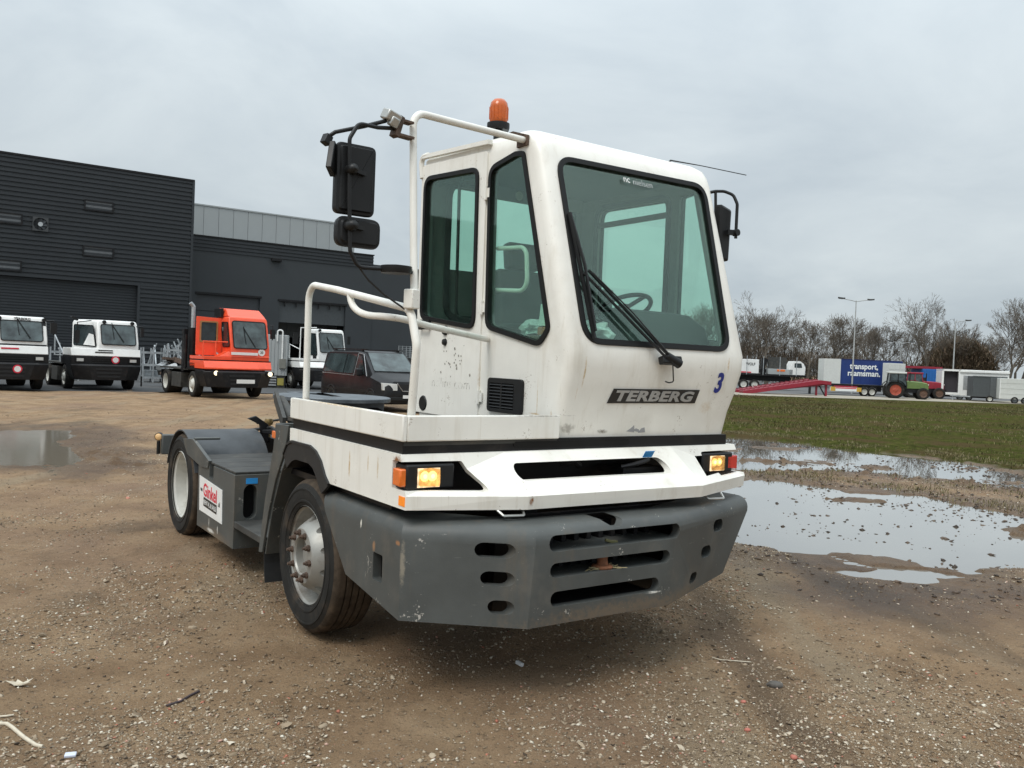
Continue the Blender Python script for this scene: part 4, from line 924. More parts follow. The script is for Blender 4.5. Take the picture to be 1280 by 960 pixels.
# small stones pressed into the surface
vo = N(t, 'ShaderNodeTexVoronoi', i_Scale=42.0); L(t, O_, vo.inputs['Vector'])
sx = N(t, 'ShaderNodeSeparateColor'); L(t, vo.outputs['Color'], sx.inputs[0])
dens = mrange(noise(1.1, 5, .65), .40, .62)
pick = mrange(sx.outputs[0], .62, .66)
dot = mrange(vo.outputs['Distance'], .30, .22)
stone = mul(mul(pick, dot), dens)
scol = ramp(sx.outputs[1], [(0, (.20, .16, .12)), (.35, (.36, .31, .24)), (.7, (.46, .42, .34)), (.93, (.62, .58, .50)), (1, (.34, .15, .11))])
dirt = mixc(dirt, scol, mul(stone, .85))
at_w = N(t, 'ShaderNodeAttribute', attribute_name='wet'); at_g = N(t, 'ShaderNodeAttribute', attribute_name='grass')
wetm = mrange(at_w.outputs['Fac'], .35, 1.0)
dk = N(t, 'ShaderNodeMix', data_type='RGBA', blend_type='MULTIPLY'); dk.inputs[7].default_value = (.38, .34, .31, 1); L(t, dirt, dk.inputs[6]); L(t, mul(wetm, .85), dk.inputs['Factor']); dirt = dk.outputs[2]
gn = noise(.55, 6, .7); gn2 = noise(4.5, 5, .7)
grs = ramp(gn2, [(.28, (.022, .028, .008)), (.5, (.054, .060, .017)), (.72, (.105, .100, .032))])
grs = mixc(grs, (.080, .056, .030), mrange(gn, .46, .62, 0, .85))
gm = mrange(at_g.outputs['Fac'], .3, .8)
allc = mixc(dirt, grs, gm); L(t, allc, bs.inputs['Base Color'])
rg = N(t, 'ShaderNodeMapRange'); rg.inputs['To Min'].default_value = .82; rg.inputs['To Max'].default_value = .38; L(t, wetm, rg.inputs['Value']); L(t, rg.outputs[0], bs.inputs['Roughness'])
sp_ = N(t, 'ShaderNodeMapRange'); sp_.inputs['To Min'].default_value = .22; sp_.inputs['To Max'].default_value = .0; L(t, gm, sp_.inputs['Value']); L(t, sp_.outputs[0], bs.inputs['Specular IOR Level'])
bs2 = bs
hsum = N(t, 'ShaderNodeMath', operation='ADD'); L(t, noise(75, 6, .78), hsum.inputs[0]); L(t, mul(stone, .8), hsum.inputs[1])
h2 = N(t, 'ShaderNodeMath', operation='ADD'); L(t, hsum.outputs[0], h2.inputs[0]); L(t, noise(14, 4, .6), h2.inputs[1])
bp = N(t, 'ShaderNodeBump'); bp.inputs['Strength'].default_value = .95; bp.inputs['Distance'].default_value = .026; L(t, h2.outputs[0], bp.inputs['Height']); L(t, bp.outputs[0], bs.inputs['Normal'])
kind(obj('ground', me, M_gr, None, 0), 'structure')
def gz(x, y):
    a = np.atleast_1d(np.asarray(x, float)); b_ = np.atleast_1d(np.asarray(y, float)); return ground_fields(a, b_)

# standing water
M_wat = bpy.data.materials.new('puddle_water'); M_wat.use_nodes = True; t = M_wat.node_tree; bs = t.nodes['Principled BSDF']
bs.inputs['Base Color'].default_value = (.135, .118, .092, 1); bs.inputs['Roughness'].default_value = .012; bs.inputs['IOR'].default_value = 1.5; bs.inputs['Coat Weight'].default_value = 1.0; bs.inputs['Coat IOR'].default_value = 1.55; bs.inputs['Coat Roughness'].default_value = .01
g = N(t, 'ShaderNodeTexCoord'); wn = N(t, 'ShaderNodeTexNoise', i_Scale=3.5, i_Detail=3.0); L(t, g.outputs['Object'], wn.inputs['Vector'])
bp = N(t, 'ShaderNodeBump'); bp.inputs['Strength'].default_value = .03; bp.inputs['Distance'].default_value = .02; L(t, wn.outputs['Fac'], bp.inputs['Height']); L(t, bp.outputs[0], bs.inputs['Normal'])
def water(name, polys, grow):
    b = MB()
    for P in polys:
        Q = offset_poly(P, grow); b.add([(a, c_, WLEV) for a, c_ in Q], [tuple(range(len(Q)))])
    return kind(b.build(name, M_wat, None, 0), 'structure')
pond_x = [p[0] for p in POND_NEAR + POND_FAR + POND_TAIL]; pond_y = [p[1] for p in POND_NEAR + POND_FAR + POND_TAIL]
b = MB(); b.add([(1.2, 6.2, WLEV), (15.5, 6.2, WLEV), (15.5, 25.5, WLEV), (1.2, 25.5, WLEV)], [(0, 1, 2, 3)]); kind(b.build('rain_water', M_wat, None, 0), 'structure')
b = MB(); b.add([(-19, 11.0, WLEV - .001), (-5.2, 11.0, WLEV - .001), (-5.2, 18, WLEV - .001), (-19, 18, WLEV - .001)], [(0, 1, 2, 3)]); M_wat2 = M_wat.copy(); M_wat2.name = 'murky_water'; _b = M_wat2.node_tree.nodes['Principled BSDF']; _b.inputs['Base Color'].default_value = (.15, .125, .092, 1); _b.inputs['Coat Weight'].default_value = 0; _b.inputs['IOR'].default_value = 1.33; _b.inputs['Roughness'].default_value = .11; kind(b.build('puddle_water', M_wat2, None, 0), 'structure')

# loose stones, clods and grass: nobody could count them
def scatter_mesh(name, pts, sizes, flat, seed, m_, tri=8, smooth=0):
    r_ = np.random.default_rng(seed); n = len(pts)
    if tri == 8:
        base = np.array([(1, 0, 0), (-1, 0, 0), (0, 1, 0), (0, -1, 0), (0, 0, 1), (0, 0, -1)], float)
        fac = np.array([(0, 2, 4), (2, 1, 4), (1, 3, 4), (3, 0, 4), (2, 0, 5), (1, 2, 5), (3, 1, 5), (0, 3, 5)])
    else:
        bm = bmesh.new(); bmesh.ops.create_icosphere(bm, subdivisions=1, radius=1); base = np.array([v.co[:] for v in bm.verts]); fac = np.array([[v.index for v in f.verts] for f in bm.faces]); bm.free()
    k = len(base)
    V_ = np.repeat(base[None], n, 0) * (1 + r_.uniform(-.35, .35, (n, k, 1)))
    sc = np.stack([sizes * r_.uniform(.8, 1.6, n), sizes * r_.uniform(.6, 1.1, n), sizes * flat * r_.uniform(.6, 1.2, n)], -1)
    V_ = V_ * sc[:, None]; a = r_.uniform(0, 6.283, n); ca, sa = np.cos(a)[:, None], np.sin(a)[:, None]
    tl = r_.uniform(-.4, .4, n)[:, None]; z = V_[..., 2] + V_[..., 0] * tl
    x_ = V_[..., 0] * ca - V_[..., 1] * sa; y_ = V_[..., 0] * sa + V_[..., 1] * ca
    co = np.stack([x_, y_, z], -1) + pts[:, None]
    F_ = (fac[None] + (np.arange(n) * k)[:, None, None]).reshape(-1, 3)
    return obj(name, tri_mesh(name, co.reshape(-1, 3), F_), m_, None, smooth)
def tri_mesh(name, co, F_):
    me = bpy.data.meshes.new(name); me.vertices.add(len(co)); me.vertices.foreach_set('co', np.ascontiguousarray(co, dtype=np.float32).ravel())
    me.loops.add(F_.size); me.loops.foreach_set('vertex_index', F_.astype(np.int32).ravel()); me.polygons.add(len(F_)); me.polygons.foreach_set('loop_start', np.arange(len(F_)) * F_.shape[1])
    me.update(calc_edges=True); return me
def island_mat(name, stops, rough=.8, patch=None):
    M = bpy.data.materials.new(name); M.use_nodes = True; t_ = M.node_tree; b_ = t_.nodes['Principled BSDF']; ge = N(t_, 'ShaderNodeNewGeometry'); r = N(t_, 'ShaderNodeValToRGB'); el = r.color_ramp.elements
    while len(el) < len(stops): el.new(.5)
    for e, (p, c_) in zip(el, stops): e.position = p; e.color = tuple(c_) + (1,)
    L(t_, ge.outputs['Random Per Island'], r.inputs[0]); g_ = N(t_, 'ShaderNodeTexCoord'); n_ = N(t_, 'ShaderNodeTexNoise', i_Scale=90.0, i_Detail=3.0); L(t_, g_.outputs['Object'], n_.inputs['Vector'])
    mx = N(t_, 'ShaderNodeMix', data_type='RGBA', blend_type='MULTIPLY'); mx.inputs['Factor'].default_value = .5; L(t_, r.outputs[0], mx.inputs[6]); mr = N(t_, 'ShaderNodeMapRange'); mr.inputs['To Min'].default_value = .6; mr.inputs['To Max'].default_value = 1.4
    L(t_, n_.outputs['Fac'], mr.inputs['Value']); L(t_, mr.outputs[0], mx.inputs[7]); L(t_, mx.outputs[2], b_.inputs['Base Color'])
    if patch:
        pn = N(t_, 'ShaderNodeTexNoise', i_Scale=patch[1], i_Detail=5.0, i_Roughness=.65); L(t_, g_.outputs['Object'], pn.inputs['Vector']); pr = N(t_, 'ShaderNodeMapRange', interpolation_type='SMOOTHSTEP'); pr.inputs['From Min'].default_value = .42; pr.inputs['From Max'].default_value = .56; pr.inputs['To Max'].default_value = .9; L(t_, pn.outputs['Fac'], pr.inputs['Value'])
        pm_ = N(t_, 'ShaderNodeMix', data_type='RGBA'); pm_.inputs[7].default_value = patch[0] + (1,); L(t_, mx.outputs[2], pm_.inputs[6]); L(t_, pr.outputs[0], pm_.inputs['Factor']); L(t_, pm_.outputs[2], b_.inputs['Base Color'])
    b_.inputs['Roughness'].default_value = rough; b_.inputs['Specular IOR Level'].default_value = .3; return M
M_stone = island_mat('gravel_stone', [(0, (.12, .085, .055)), (.3, (.22, .165, .108)), (.62, (.31, .24, .165)), (.86, (.43, .36, .27)), (.955, (.66, .61, .51)), (.992, (.36, .14, .09))])
def pick_points(n, x0, x1, y0, y1, dens, power=1.0, seed=1):
    r_ = np.random.default_rng(seed); yy = y0 + (y1 - y0) * r_.uniform(0, 1, n) ** power; xx = r_.uniform(-1, 1, n) * (.66 * yy + .4); xx = np.clip(xx, x0, x1)
    keep = r_.uniform(0, 1, n) < dens(xx, yy); return xx[keep], yy[keep]
def dens_gravel(x, y):
    d = np.clip((fbm(x, y, 1.3, 4, 91, .6) + .10) * 2.6, 0, 1) ** 1.5
    d = d + np.clip((fbm(x, y, .5, 3, 17) - .05) * 1.2, 0, .5) * .6
    d = d + .45 * np.exp(-((x - 1.5) / 1.3) ** 2 - ((y - 4.6) / .8) ** 2) + .5 * np.exp(-((x + 1.7) / .9) ** 2 - ((y - 3.6) / .5) ** 2)
    return np.clip(d, .10, 1)
px_, py_ = pick_points(230000, -9, 12, 2.6, 15, dens_gravel, 2.0, 3); h_, g_, w_, s_d = gz(px_, py_)
k = (s_d < .1) & (g_ < .3); px_, py_, h_, s_d = px_[k], py_[k], h_[k], s_d[k]; r_ = np.random.default_rng(5)
sz = .0028 + .0085 * r_.uniform(0, 1, len(px_)) ** 3.2; sz *= 1 + .03 * py_
kind(scatter_mesh('gravel', np.stack([px_, py_, h_ + sz * .15], -1), sz, .55, 6, M_stone), 'stuff')
px_, py_ = pick_points(1500, -9, 12, 2.6, 13, dens_gravel, 1.8, 23); h_, g_, w_, s_d = gz(px_, py_)
k = (s_d < .1) & (g_ < .3); px_, py_, h_ = px_[k], py_[k], h_[k]; sz = .010 + .014 * np.random.default_rng(9).uniform(0, 1, len(px_)) ** 3
kind(scatter_mesh('loose_stones', np.stack([px_, py_, h_ + sz * .2], -1), sz, .5, 8, M_stone, 20, 50), 'stuff')
# dark bits of wood and bark trodden into the mud
M_chip = island_mat('wood_chip', [(0, (.035, .024, .016)), (.6, (.075, .05, .032)), (1, (.16, .115, .075))], .8)
px_, py_ = pick_points(16000, -12, 12, 2.6, 24, lambda x, y: np.clip((fbm(x, y, 2.0, 4, 191, .6) + .12) * 2.2, .05, 1), 1.6, 43); h_, g_, w_, s_d = gz(px_, py_)
k = (s_d < .1) & (g_ < .3); px_, py_, h_ = px_[k], py_[k], h_[k]; sz = (.004 + .007 * np.random.default_rng(19).uniform(0, 1, len(px_)) ** 2) * (1 + .06 * py_)
_o = scatter_mesh('wood_chips', np.stack([px_, py_, h_ + .002], -1), sz, .35, 28, M_chip); kind(_o, 'stuff')
# dark clods standing out of the shallow water and along its shore
M_clod = island_mat('wet_clod', [(0, (.035, .025, .018)), (.5, (.07, .05, .038)), (1, (.12, .085, .06))], .55)
r_ = np.random.default_rng(12); n = 52000; yy = r_.uniform(6, 24, n); xx = r_.uniform(1.2, 15, n); h_, g_, w_, s_d = gz(xx, yy)
cl = np.clip((fbm(xx, yy, 1.6, 4, 61, .6) + .02) * 2.2, 0, 1) ** 2
pr_ = np.where(s_d > 0, cl * np.clip(1.2 - s_d / 2.2, .05, 1) * .5, np.clip(1 + s_d / 1.1, 0, 1) * .5) * (g_ < .4)
k = r_.uniform(0, 1, n) < pr_; xx, yy, h_, s_d = xx[k], yy[k], h_[k], s_d[k]; sz = .008 + .026 * r_.uniform(0, 1, len(xx)) ** 2.6
kind(scatter_mesh('mud_clods', np.stack([xx, yy, np.maximum(h_, WLEV - .002) + sz * .1], -1), sz, .6, 13, M_clod, 8), 'stuff')
# grass blades
def blades(name, n, seed, x0, x1, y0, y1, hmin, hmax, pfun, m_, power=1.0):
    r_ = np.random.default_rng(seed); yy = y0 + (y1 - y0) * r_.uniform(0, 1, n) ** power; xx = r_.uniform(x0, x1, n)
    h_, g_, w_, s_d = gz(xx, yy); k = r_.uniform(0, 1, n) < pfun(xx, yy, g_, s_d); xx, yy, h_ = xx[k], yy[k], h_[k]; n = len(xx)
    a = r_.uniform(0, 6.283, n); hh = r_.uniform(hmin, hmax, n); w = hh * r_.uniform(.05, .11, n) + .0015 * yy / 10; ln = hh * r_.uniform(.2, 1.1, n)
    ca, sa = np.cos(a), np.sin(a); b0 = np.stack([xx - sa * w, yy + ca * w, h_ - .005], -1); b1 = np.stack([xx + sa * w, yy - ca * w, h_ - .005], -1)
    tip = np.stack([xx + ca * ln, yy + sa * ln, h_ + hh], -1); m0 = np.stack([xx + ca * ln * .35 - sa * w * .7, yy + sa * ln * .35 + ca * w * .7, h_ + hh * .6], -1); m1 = np.stack([xx + ca * ln * .35 + sa * w * .7, yy + sa * ln * .35 - ca * w * .7, h_ + hh * .6], -1)
    co = np.stack([b0, b1, m1, m0, tip], 1).reshape(-1, 3); i = (np.arange(n) * 5)[:, None]
    F_ = np.concatenate([i + [0, 1, 2], i + [0, 2, 3], i + [3, 2, 4]]); return kind(obj(name, tri_mesh(name, co, F_), m_, None, 0), 'stuff')
M_blade = island_mat('grass_blade', [(0, (.030, .038, .010)), (.4, (.064, .072, .020)), (.75, (.115, .112, .036)), (1, (.20, .165, .08))], .95, ((.092, .066, .030), .22))
def pf(x, y, g_, sd_): return g_ * np.clip((fbm(x, y * .8, 3.2, 4, 71, .62) + .16) * 2.6, .03, 1) * (sd_ < -.05)
blades('field_grass', 190000, 31, 3, 44, 16.5, 63, .03, .085, pf, M_blade, 1.25)
M_straw = island_mat('dead_grass', [(0, (.085, .075, .030)), (.5, (.15, .125, .062)), (1, (.24, .20, .115))], .8)
def pf2(x, y, g_, sd_): return np.clip(1 - np.abs(sd_ + .45) / .8, 0, 1) * np.clip((fbm(x, y, .9, 3, 72) + .14) * 2.4, 0, 1) * (y > 10) * (x > 2)
blades('field_straw', 60000, 37, 3, 44, 16.5, 63, .03, .08, lambda x, y, g_, sd_: g_ * np.clip((fbm(x, y * .8, 2.6, 4, 171, .62) - .02) * 2.6, .02, .8) * (sd_ < -.05), M_straw, 1.25)
blades('shore_grass', 90000, 33, 2, 14, 11, 25, .02, .06, pf2, M_straw)
# asphalt in front of the halls and the road beyond the field
M_asph = mat('asphalt', (.052, .054, .056), .85, var=.25, vscale=.8, bump=.2, bscale=60, dirt=(.12, .10, .08), dirt_amt=.5, dscale=.5)
def sheet(name, P, z, m_):
    b = MB(); b.add([(a, c_, z) for a, c_ in P], [tuple(range(len(P)))]); return kind(b.build(name, m_, None, 0), 'structure')
_e0 = Vector((-34.2, 19.0)); _U = Vector((.8211, .5708)); _V = Vector((-.5708, .8211))
E0 = Vector((-12.6, 34.0)); P = [E0 - _U * 60, E0 + _U * 26, E0 + _U * 26 + _V * 60, E0 - _U * 60 + _V * 60]
sheet('asphalt_yard', [tuple(q) for q in P], .020, M_asph)
M_road = mat('gravel_road', (.30, .265, .21), .9, var=.2, vscale=1.5, dirt=(.16, .14, .11), dirt_amt=.5, dscale=.7)
sheet('gravel_track', [(-6, 56), (17.2, 62.6), (43, 69.8), (110, 88), (110, 96), (43, 78.5), (17.2, 71), (-6, 65)], .020, M_road)
sheet('far_yard', [(-6, 64.6), (17.2, 70.6), (43, 78.1), (110, 95.6), (160, 190), (-20, 190)], .024, mat('far_asphalt', (.10, .10, .10), .85, var=.2, vscale=.3))

# ================================================================== halls on the left
M_clad = mat('anthracite_cladding', (.027, .031, .035), .5, var=.1, vscale=.6, metal=.2)
M_wall = mat('anthracite_wall', (.031, .036, .040), .6, var=.08, vscale=.5)
M_lgrey = mat('light_grey_panel', (.34, .36, .36), .5, var=.05, vscale=.4)
M_dark = mat('dark_opening', (.012, .012, .013), .8)
M_dkglass = mat('dark_window_glass', (.03, .035, .04), .08, var=.2, spec=.8)
M_galv = mat('galvanised_steel', (.40, .42, .43), .4, metal=.5, var=.25, vscale=3)
PC = Vector((-20.6, 55.0, 0))
def on_wall(px, py, back=0.0):
    """(distance along the wall, height) of the point of the hall front seen at a pixel"""
    r = ray(px, py); n = _V.to_3d(); o = PC + n * back; tt = n.dot(o - Vector((0, 0, CAM_H))) / n.dot(r)
    P = Vector((0, 0, CAM_H)) + r * tt - o; return P.dot(_U.to_3d()), P.z
def frame_root(name, back, label, cat):
    o = empty(name, tuple(PC + _V.to_3d() * back), R(34.8), label, cat); return o
H1 = frame_root('hall', 0, 'dark hall with ribbed cladding, slit windows and a fan, on the left', 'building')
s_c, z_top = on_wall(242.5, 227)
def ribbed(x0, x1, z0, z1, pitch, depth, y=0.0, flip=1):
    """horizontal trapezoid ribs as one folded sheet"""
    b = MB(); prof = []; z = z0
    while z < z1 - 1e-6:
        for dz, dy in ((0, 0), (.52, 0), (.62, depth), (.90, depth)):
            zz = min(z + dz * pitch, z1); prof.append((y - depth + dy, zz))
        z += pitch
    prof.append((y - depth, z1)); n = len(prof)
    vs = [(x0, a, c_) for a, c_ in prof] + [(x1, a, c_) for a, c_ in prof]
    b.add(vs, [(i, i + 1, i + 1 + n, i + n) for i in range(n - 1)]); return b
dx0 = on_wall(-60, 345)[0]; dx1, dz1 = on_wall(172, 357)
X0 = -46
b = ribbed(X0, s_c, dz1, z_top, .27, .06); b.v += []; o = b.build('cladding', M_clad, H1, 0, fix=False)
b = ribbed(dx1, s_c, 0, dz1, .27, .06); b.build('cladding', M_clad, H1, 0, fix=False)
b = ribbed(X0, dx1, 0, dz1, .17, .03, .25); b.build('roller_door', M_clad, H1, 0, fix=False)
b = MB(); b.box(X0, s_c, .01, 26, 0, z_top - .02) if False else b.box(X0, s_c - .01, .3, 26, 0, z_top - .05); b.build('hall_body', M_wall, H1, 0)
b = MB(); b.box(X0, s_c + .04, -.10, .06, z_top - .02, z_top + .10); b.build('roof_trim', M_black, H1, 0)
b = MB(); b.box(s_c - .10, s_c + .05, -.09, .3, 0, z_top - .02); b.build('corner_trim', M_clad, H1, 0)
b = MB(); b.box(X0, dx1 + .15, -.08, .2, dz1, dz1 + .16); b.box(dx1, dx1 + .15, -.08, .3, 0, dz1); b.build('door_frame', M_clad, H1, 0)
for a, b_ in (((105, 254), (142, 262)), ((103, 310), (142, 320)), ((-12, 268), (28, 277)), ((-12, 327), (27, 336))):
    x0, z1 = on_wall(*a); x1, z0 = on_wall(*b_); zc = (z0 + z1) / 2; hh = .32
    b = MB(); b.plate([(x0, zc - hh), (x1, zc - hh), (x1, zc + hh), (x0, zc + hh)], [[(x0 + .08, zc - hh + .08), (x1 - .08, zc - hh + .08), (x1 - .08, zc + hh - .08), (x0 + .08, zc + hh - .08)]], FV(-.13), 0, .14)
    w = b.build('slit_window', M_black, H1, 0); b = MB(); b.box(x0 + .05, x1 - .05, -.055, -.04, zc - hh + .05, zc + hh - .05); b.build('pane', mat('grey_window_pane', (.10, .105, .11), .15, spec=.7), w, 0)
x0, z1 = on_wall(41, 271); x1, z0 = on_wall(59.5, 290); xc, zc, rr = (x0 + x1) / 2, (z0 + z1) / 2, (z1 - z0) / 2 * .93
b = MB(); b.plate([(xc - rr * 1.1, zc - rr * 1.1), (xc + rr * 1.1, zc - rr * 1.1), (xc + rr * 1.1, zc + rr * 1.1), (xc - rr * 1.1, zc + rr * 1.1)], [[(xc + rr * math.cos(a * .2618), zc + rr * math.sin(a * .2618)) for a in range(24)]], FV(-.16), 0, .10)
fan = b.build('wall_fan', mat('fan_frame', (.045, .048, .05), .5), H1, 0)
b = MB(); b.box(xc - rr, xc + rr, -.03, -.02, zc - rr, zc + rr); b.build('fan_backing', M_dark, fan, 0)
for k in range(8):
    a = k * math.pi / 4; b = MB(); d = Vector((math.cos(a), 0, math.sin(a))); n_ = Vector((-d.z, .35, d.x))
    b.bar(Vector((xc, -.09, zc)) + d * .12, Vector((xc, -.09, zc)) + d * rr * .92, .20, .02, n_.cross(d)); b.build('fan_blade', M_clad, fan, 0)
b = MB(); b.cyl((xc, -.16, zc), (xc, -.05, zc), .13); b.build('fan_hub', M_galv, fan)

H2 = frame_root('workshop', 2.0, 'lower dark workshop with grey upper storey and two garage doors', 'building')
sa, za = on_wall(242, 294.5, 2.0); sb, zb_ = on_wall(467, 319.5, 2.0); zt2 = (za + zb_) / 2
_, zp = on_wall(350, 317, 2.0)
g0x, g0z = on_wall(246, 367, 2.0); g1x, g1z = on_wall(325, 373, 2.0); k0x, k0z = on_wall(349, 376, 2.0); k1x, k1z = on_wall(432, 383, 2.0)
gz1 = (g0z + g1z) / 2; kz1 = (k0z + k1z) / 2
b = MB(); P = [(sa - 4, .0), (sb, 0), (sb, zt2 - .9), (sa - 4, zt2 - .9)]
b.plate([(sa - 4, 0), (g0x, 0), (g0x, gz1), (g1x, gz1), (g1x, 0), (k0x, 0), (k0x, kz1), (k1x, kz1), (k1x, 0), (sb, 0), (sb, zt2 - .95), (sa - 4, zt2 - .95)], [], FV(0), 0, .3); b.build('wall', M_wall, H2, 0)
ribbed(sa - 4, sb, zt2 - .95, zt2, .24, .05).build('parapet', M_clad, H2, 0, fix=False)
b = MB(); b.box(sa - 4, sb + .05, -.08, .3, zt2, zt2 + .08); b.build('roof_trim', M_black, H2, 0)
b = MB(); b.box(sa - 4, sb, .3, 12, zt2 - 1.0, zt2 - .04); b.box(sb - .2, sb, .3, 12, 0, zt2 - .1); b.box(sa - 4, sb - .3, 11, 12, 0, zt2 - 1.1); b.build('body', M_wall, H2, 0)
b = MB(); b.box(g0x, g1x, .16, .22, 0, gz1); gd_ = b.build('garage_door', mat('charcoal_door', (.032, .036, .041), .5), H2, 0)
for k in range(1, 5):
    b = MB(); b.box(g0x, g1x, .145, .16, gz1 * k / 5 - .02, gz1 * k / 5 + .02); b.build('door_rail', M_black, gd_, 0)
kzl = on_wall(390, 405, 2.0)[1]
b = MB(); b.box(k0x, k1x, .16, .22, kzl, kz1); b.build('garage_door', mat('half_open_door', (.055, .062, .066), .5), H2, 0)
b = MB(); b.box(g0x - .1, g1x + .1, -.06, .0, gz1, gz1 + .14); b.box(k0x - .1, k1x + .1, -.06, 0, kz1, kz1 + .14); b.build('lintel_trim', M_black, H2, 0)
b = MB()
for k in range(6): b.box(k0x + (k + .5) * (k1x - k0x) / 6 - .03, k0x + (k + .5) * (k1x - k0x) / 6 + .03, -.03, .05, kz1 - .35, kz1)
kind(b.build('door_brackets', M_black, H2, 0), 'stuff')
lx_, lz_ = on_wall(345, 325, 2.0); b = MB(); b.box(lx_ - .35, lx_ + .35, -.25, 0, lz_ - .12, lz_ + .12); b.build('wall_lamp', M_black, H2, 0, bevel=.03)
s2, z2 = on_wall(467, 332, 2.0); s3, z3 = on_wall(527, 339, 2.0)
b = MB(); b.box(sb + .01, sb + 24, .05, 12, 0, (z2 + z3) / 2); b.box(sb + .01, sb + 24, -.02, .05, (z2 + z3) / 2 - .02, (z2 + z3) / 2 + .10); b.build('low_annex', M_wall, H2, 0)
# grey upper storey set back behind the parapet, made of upright panels
u0, w0 = on_wall(243, 254, 8.0); u1, w1 = on_wall(425, 281.5, 8.0); wt = (w0 + w1) / 2; u1 = on_wall(444, 285, 8.0)[0]
pm = None; npan = 13; pw = (u1 - u0 + 1.5) / npan
for k in range(npan):
    if pm is None:
        b = MB(); b.box(.012, pw - .012, 0, .12, 3.0, wt); o = b.build('panel', M_lgrey, H2, 0, bevel=.01); pm = o.data
    else: o = obj('panel', pm, None, H2, 0)
    o.location = (u0 - 1.5 + k * pw, 6.0, 0)
b = MB(); b.box(u0 - 1.5, u1, 6.14, 16, 3, wt - .03); b.box(u0 - 1.5, u1 + .03, 5.95, 6.2, wt, wt + .10); b.build('upper_storey', M_lgrey, H2, 0)

# ================================================================== distant vehicles
M_rimd = mat('muddy_rim', (.10, .055, .035), .7, var=.3)
def far_wheel(parent, loc, side, D, w, rim_mat, dish=.03, name='wheel'):
    W = empty(name, loc); W.parent = parent; r = D / 2; ax = (side, 0, 0)
    b = MB(); b.lathe([(r * .62, .02), (r * .66, 0), (r * .9, -.005), (r * .98, .02), (r, .05), (r, w - .05), (r * .98, w - .02), (r * .9, w), (r * .6, w)], (0, 0, 0), ax, 28); b.build('tyre', M_tyre, W, 35)
    b = MB(); b.lathe([(r * .63, .01), (r * .58, .03), (r * .54, .03 + abs(dish)), (r * .3, .05 - dish), (r * .26, .03 - dish), (0, .03 - dish)], (0, 0, 0), ax, 22); b.lathe([(r * .6, w * .6), (0, w * .6)], (0, 0, 0), ax, 16); b.build('rim', rim_mat, W, 35)
    return W
M_wh2 = mat('white_vehicle_paint', (.76, .76, .74), .35, var=.05, dirt=(.45, .42, .36), dirt_amt=.4, dscale=3, coat=.2)
M_or = mat('orange_paint', (.84, .085, .026), .35, var=.08, dirt=(.35, .07, .03), dirt_amt=.3, coat=.2)
M_vglass = mat('vehicle_glass', (.025, .036, .038), .05, var=.6, vscale=1.5, spec=.5)
M_vgl2 = mat('pale_vehicle_glass', (.050, .068, .070), .06, var=.7, vscale=2.2, spec=.6)
def quad_plate(name, pts, m_, parent, t=.02, r=.06, bev=0.0):
    """flat rounded pane given by 4 corners (counter-clockwise seen from outside)"""
    p = [Vector(q) for q in pts]; ex = (p[1] - p[0]).normalized(); nn = ex.cross(p[3] - p[0]).normalized(); ey = nn.cross(ex)
    P2 = rpoly([((q - p[0]).dot(ex), (q - p[0]).dot(ey)) for q in p], r, 3)
    b = MB(); b.prism(P2, lambda a, c_, k: p[0] + ex * a + ey * c_ + nn * k, 0, t); return b.build(name, m_, parent, 0)
def sealed_pane(name, pts, gm, parent, t=.02, r=.06, w=.03):
    p = [Vector(q) for q in pts]; o = quad_plate(name, pts, gm, parent, t, r)
    ex = (p[1] - p[0]).normalized(); nn = ex.cross(p[3] - p[0]).normalized(); ey = nn.cross(ex)
    P2 = rpoly([((q - p[0]).dot(ex), (q - p[0]).dot(ey)) for q in p], r, 3)
    b = MB(); b.plate(offset_poly(P2, w), [P2], lambda a, c_, k: p[0] + ex * a + ey * c_ + nn * k, 0, t + .012); b.build('window_seal', M_seal, o, 0); return o
